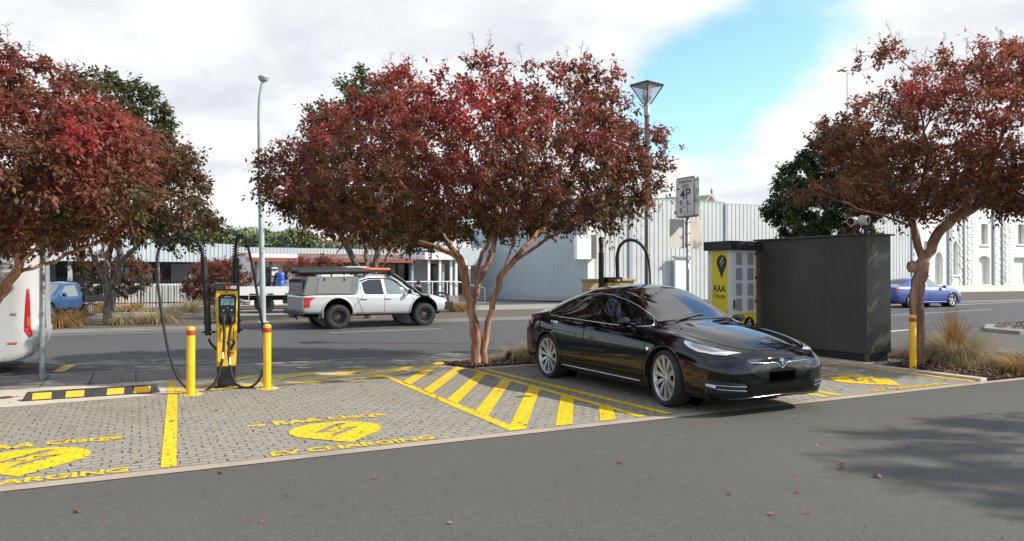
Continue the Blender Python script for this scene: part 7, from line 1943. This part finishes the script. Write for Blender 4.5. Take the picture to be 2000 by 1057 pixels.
spots = [((302, 632), .75, 1.5, TUSS), ((238, 634), .55, .9, TUSS), ((112, 640), .75, 1.0, TUSS_G), ((140, 634), .8, 1.0, TUSS_G), ((372, 612), .95, 1.6, TUSS), ((178, 612), .85, 1.4, TUSS_G), ((258, 610), .7, .9, TUSS_G), ((335, 622), .6, 1.0, TUSS), ((430, 618), .5, .7, TUSS), ((888, 609), .72, .8, TUSS_G), ((910, 607), .62, .8, TUSS_G), ((868, 606), .5, 1.3, TUSS), ((205, 608), .6, .9, TUSS)]
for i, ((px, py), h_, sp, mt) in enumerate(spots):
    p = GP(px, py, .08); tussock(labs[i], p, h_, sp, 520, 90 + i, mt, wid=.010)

# ------------------------------------------------------------------ wooded hill far away
hillm = M("far_hill_earth", (.10, .11, .05), .95, var=.3, vscale=.02)
mb = MB(); nxh, nyh = 40, 8
for j in range(nyh + 1):
    for i in range(nxh + 1):
        a = -62 + 62 * i / nxh; Rr = 215 + 30 * j
        hx = (8.0 + 3.0 * math.sin(i * .45 + 1)) * math.sin(math.pi * min(1, j / nyh * 1.0)) * math.sin(math.pi * min(1, max(0, (i + 2) / (nxh + 4)))) ** .5
        th = YAW + R(a + 24); mb.v.append((Rr * math.sin(th), Rr * math.cos(th), max(-.5, hx)))
for j in range(nyh):
    for i in range(nxh):
        q = j * (nxh + 1) + i; mb.f.append((q, q + 1, q + nxh + 2, q + nxh + 1)); mb.mi.append(0); mb.sm.append(True)
structure('hill', mb, hillm)
rg = np.random.default_rng(77); P, D, Ns, H, Ls = [], [], [], [], []
for k in range(120):
    px = rg.uniform(330, 800); d = rg.uniform(225, 300); topy = 455 + 9 * math.sin(px * .021) + 8 * math.sin(px * .06 + 1) + rg.uniform(-5, 10) + (d - 225) * -.05
    c = WP(px, topy, d); hgt = rg.uniform(7, 10); w = rg.uniform(2.5, 4.2); c.z -= hgt * .5; m = 420
    v = unit(rg.normal(size=(m, 3))) * rg.uniform(.65, 1.0, (m, 1)); v[:, 2] *= 1.0
    lobes = .80 + .30 * vnoise(v, 3.5, k)
    pp = np.array(c) + v * lobes[:, None] * np.array([w, w, hgt * .55])
    P.append(pp); D.append(rg.normal(size=(m, 3))); Ns.append(v + np.array([0, 0, .6])); H.append(np.full(m, rg.choice([.1, .25, .35, .5, .85])) + rg.normal(0, .06, m)); Ls.append(np.full(m, 1.05))
P, D, Ns, H, Ls = (np.concatenate(x) for x in (P, D, Ns, H, Ls))
WOOD = leaf_mat("hazed_wood_leaves", [(0, (.10, .14, .085)), (.4, (.19, .23, .11)), (.7, (.30, .30, .14)), (1, (.42, .35, .22))], .15, .7)  # leaf colours paled to stand in for the haze of distance
w = leaves_obj('woods', P, D, Ns, Ls, Ls * .42, np.clip(H, 0, 1), WOOD, None)
tag(w, "band of mixed green trees covering the distant hill", "woods", kind='stuff')
d = 200.; base = WP(437, 540, d); base.z = 5
o = outline_m([(405, 452), (420, 445), (440, 443), (462, 450), (470, 458), (450, 462), (455, 472), (432, 478), (415, 470)], base, d)
PE = lambda x, y, q=0.0: PM(x, y, q, base, d)
crown_tree('gum_tree', "tall thin-crowned gum tree standing above the distant wood", 'tree', base, [dict(root=True, bare=4, pts=[(0, -6, 0), PE(437, 490), PE(436, 470), PE(438, 450)])], o, 4.0, 60, 26, (.95, .3), (BARK_G, WOOD, SEEDM), lambda P, rg: .25 + rg.normal(0, .1, len(P)), 88, .35, 1.3, twigs=5, minr=.06)

# ------------------------------------------------------------------ fallen leaves
LM = [M("dry_leaf_tan", (.32, .14, .07), .6), M("dry_leaf_red", (.30, .06, .04), .6), M("dry_leaf_brown", (.16, .07, .04), .7)]
def leaf_mesh(rg, L):
    mb = MB(); w = L * rg.uniform(.28, .4); n = 6; vs = []
    for i in range(n + 1):
        u = i / n; ww = w * math.sin(math.pi * min(.999, max(.02, u)))**.7; zc = L * (.10 * math.sin(u * 3) + .03)
        vs += [(u * L - L / 2, -ww, zc + ww * .55), (u * L - L / 2, 0, zc), (u * L - L / 2, ww, zc + ww * .4)]
    for i in range(n):
        for k in range(2): mb.f.append((3 * i + k, 3 * i + k + 1, 3 * i + k + 4, 3 * i + k + 3)); mb.mi.append(0); mb.sm.append(True)
    mb.v = vs; return mb
rg = np.random.default_rng(5)
for (px, py) in ((153, 1000), (515, 1020), (878, 1022), (1425, 965), (1556, 962), (1505, 1005), (1575, 1003), (1712, 932), (1752, 868), (1642, 908), (1594, 870), (735, 935), (1210, 905), (1640, 915), (433, 925)):
    p = GP(px, py); L = rg.uniform(.03, .055) if px != 1712 else .075
    o = leaf_mesh(rg, L).build('fallen_leaf', LM[int(rg.integers(0, 3))]); o.location = (p.x, p.y, .004); o.rotation_euler = (rg.normal(0, .15), rg.normal(0, .15), rg.uniform(0, 6.28))
    tag(o, "dry curled autumn leaf lying on the dark asphalt", "leaf", "fallen leaves on the asphalt")
mb = MB(); r2 = random.Random(9)
for k in range(230):
    x, y = r2.uniform(-2.5, 11.2), r2.uniform(6.7, 12.4)
    if 5.6 < x < 7.8 and y < 11.3: continue
    a, L = r2.uniform(0, 6.28), r2.uniform(.012, .04); u = Vector((math.cos(a), math.sin(a), 0)) * L; v = Vector((-math.sin(a), math.cos(a), 0)) * L * .4; c = Vector((x, y, .016)); up = Vector((0, 0, r2.uniform(.004, .016)))
    mb.add([c - u, c - v + up, c + u + up * .3, c + v], [(0, 1, 2), (0, 2, 3)], r2.choice((0, 1, 2, 2)))
for k in range(260):
    x, y = r2.uniform(-2, 14), r2.uniform(1.5, 6.5); a, L = r2.uniform(0, 6.28), r2.uniform(.006, .016); u = Vector((math.cos(a), math.sin(a), 0)) * L; v = Vector((-math.sin(a), math.cos(a), 0)) * L * .5; c = Vector((x, y, .004)); up = Vector((0, 0, r2.uniform(.002, .008)))
    mb.add([c - u, c - v + up, c + u + up * .3, c + v], [(0, 1, 2), (0, 2, 3)], r2.choice((0, 2, 2)))
tag(mb.build('leaf_litter', LM), "scatter of tiny leaf scraps over the pavers and asphalt", "leaf litter", kind='stuff')
t = thing('iron_cover', "small rusty round iron cover let into the concrete strip", 'cover', (-1.52, 11.65, .006))
MB().lathe([(.07, 0), (.07, .012), (.055, .016), (0, .016)], 20).build('lid', M("rusty_iron", (.09, .04, .025), .8, var=.3, vscale=20), t)
MB().lathe([(.085, 0), (.085, .007), (.07, .007)], 20).build('rim', M("dark_iron", (.05, .045, .04), .7), t)

# ------------------------------------------------------------------ person beyond the pickup's bonnet
def person(label, loc, rz):
    t = thing('person', label, 'person', loc, rz)
    pts = dict(pelvis=(0, 0, .92), waist=(0, 0, 1.08), chest=(0, .01, 1.28), neckb=(0, .02, 1.43), neck=(0, .03, 1.49), head=(0, .05, 1.60), crown=(0, .04, 1.68),
               hl=(.10, 0, .88), kl=(.11, .03, .48), al=(.11, -.02, .08), tl=(.12, .14, .03), hr=(-.10, 0, .88), kr=(-.11, .02, .48), ar=(-.11, -.03, .08), tr=(-.12, .13, .03),
               sl=(.18, 0, 1.38), el=(.25, -.03, 1.12), wl=(.24, .10, .90), sr=(-.18, 0, 1.38), er=(-.25, -.03, 1.12), wr=(-.24, .10, .90), fl=(.24, .13, .82), fr=(-.24, .13, .82))
    E = [('pelvis', 'waist'), ('waist', 'chest'), ('chest', 'neckb'), ('neckb', 'neck'), ('neck', 'head'), ('head', 'crown'), ('pelvis', 'hl'), ('hl', 'kl'), ('kl', 'al'), ('al', 'tl'), ('pelvis', 'hr'), ('hr', 'kr'), ('kr', 'ar'), ('ar', 'tr'),
         ('neckb', 'sl'), ('sl', 'el'), ('el', 'wl'), ('wl', 'fl'), ('neckb', 'sr'), ('sr', 'er'), ('er', 'wr'), ('wr', 'fr')]
    rad = dict(pelvis=.15, waist=.13, chest=.155, neckb=.09, neck=.055, head=.095, crown=.075, hl=.10, kl=.065, al=.045, tl=.04, hr=.10, kr=.065, ar=.045, tr=.04, sl=.065, el=.045, wl=.033, sr=.065, er=.045, wr=.033, fl=.028, fr=.028)
    names = list(pts); me = bpy.data.meshes.new('body'); me.from_pydata([pts[n] for n in names], [(names.index(a), names.index(b)) for a, b in E], [])
    o = link(bpy.data.objects.new('body', me), t); o.modifiers.new('skin', 'SKIN'); sv = me.skin_vertices
    if not sv: return t
    for n, v in zip(names, sv[0].data): v.radius = (rad[n], rad[n])
    sv[0].data[0].use_root = True
    o.modifiers.new('sub', 'SUBSURF').levels = 2; o.modifiers['sub'].render_levels = 2
    me.materials.append(M("skin_tone", (.42, .24, .17), .6))
    CL = M("dark_clothing", (.02, .02, .024), .8)
    MB().lathe([(.17, .86), (.165, 1.05), (.19, 1.28), (.16, 1.40), (.075, 1.46)], 18, mat=Matrix.Diagonal((1, .78, 1, 1))).build('jacket', CL, t)
    for sd in (-1, 1):
        MB().tube(spline([(sd * .17, 0, 1.39), (sd * .215, -.01, 1.25), (sd * .25, -.03, 1.12), (sd * .24, .08, .93)], 4), [.075] * 6 + [.06] * 7, 10).build('sleeve', CL, t)
        MB().tube([(sd * .09, 0, .95), (sd * .11, .03, .48), (sd * .11, -.02, .07)], [.115, .085, .065], 12).build('trouser_leg', CL, t)
    MB().lathe([(0, -.10), (.085, -.09), (.112, -.01), (.105, .06), (.06, .105), (0, .115)], 16, mat=Matrix.Translation((0, .015, 1.635)) @ Matrix.Diagonal((1, .95, 1, 1))).build('hair', M("dark_hair", (.018, .013, .010), .6), t)
    return t
pp = GP(817, 585, .0); q = WP(817, 549, 38.6)
person("dark-haired person in dark clothes walking past the shop porch beyond the pickup's bonnet", (q.x, q.y, q.z - 1.73), R(-60))
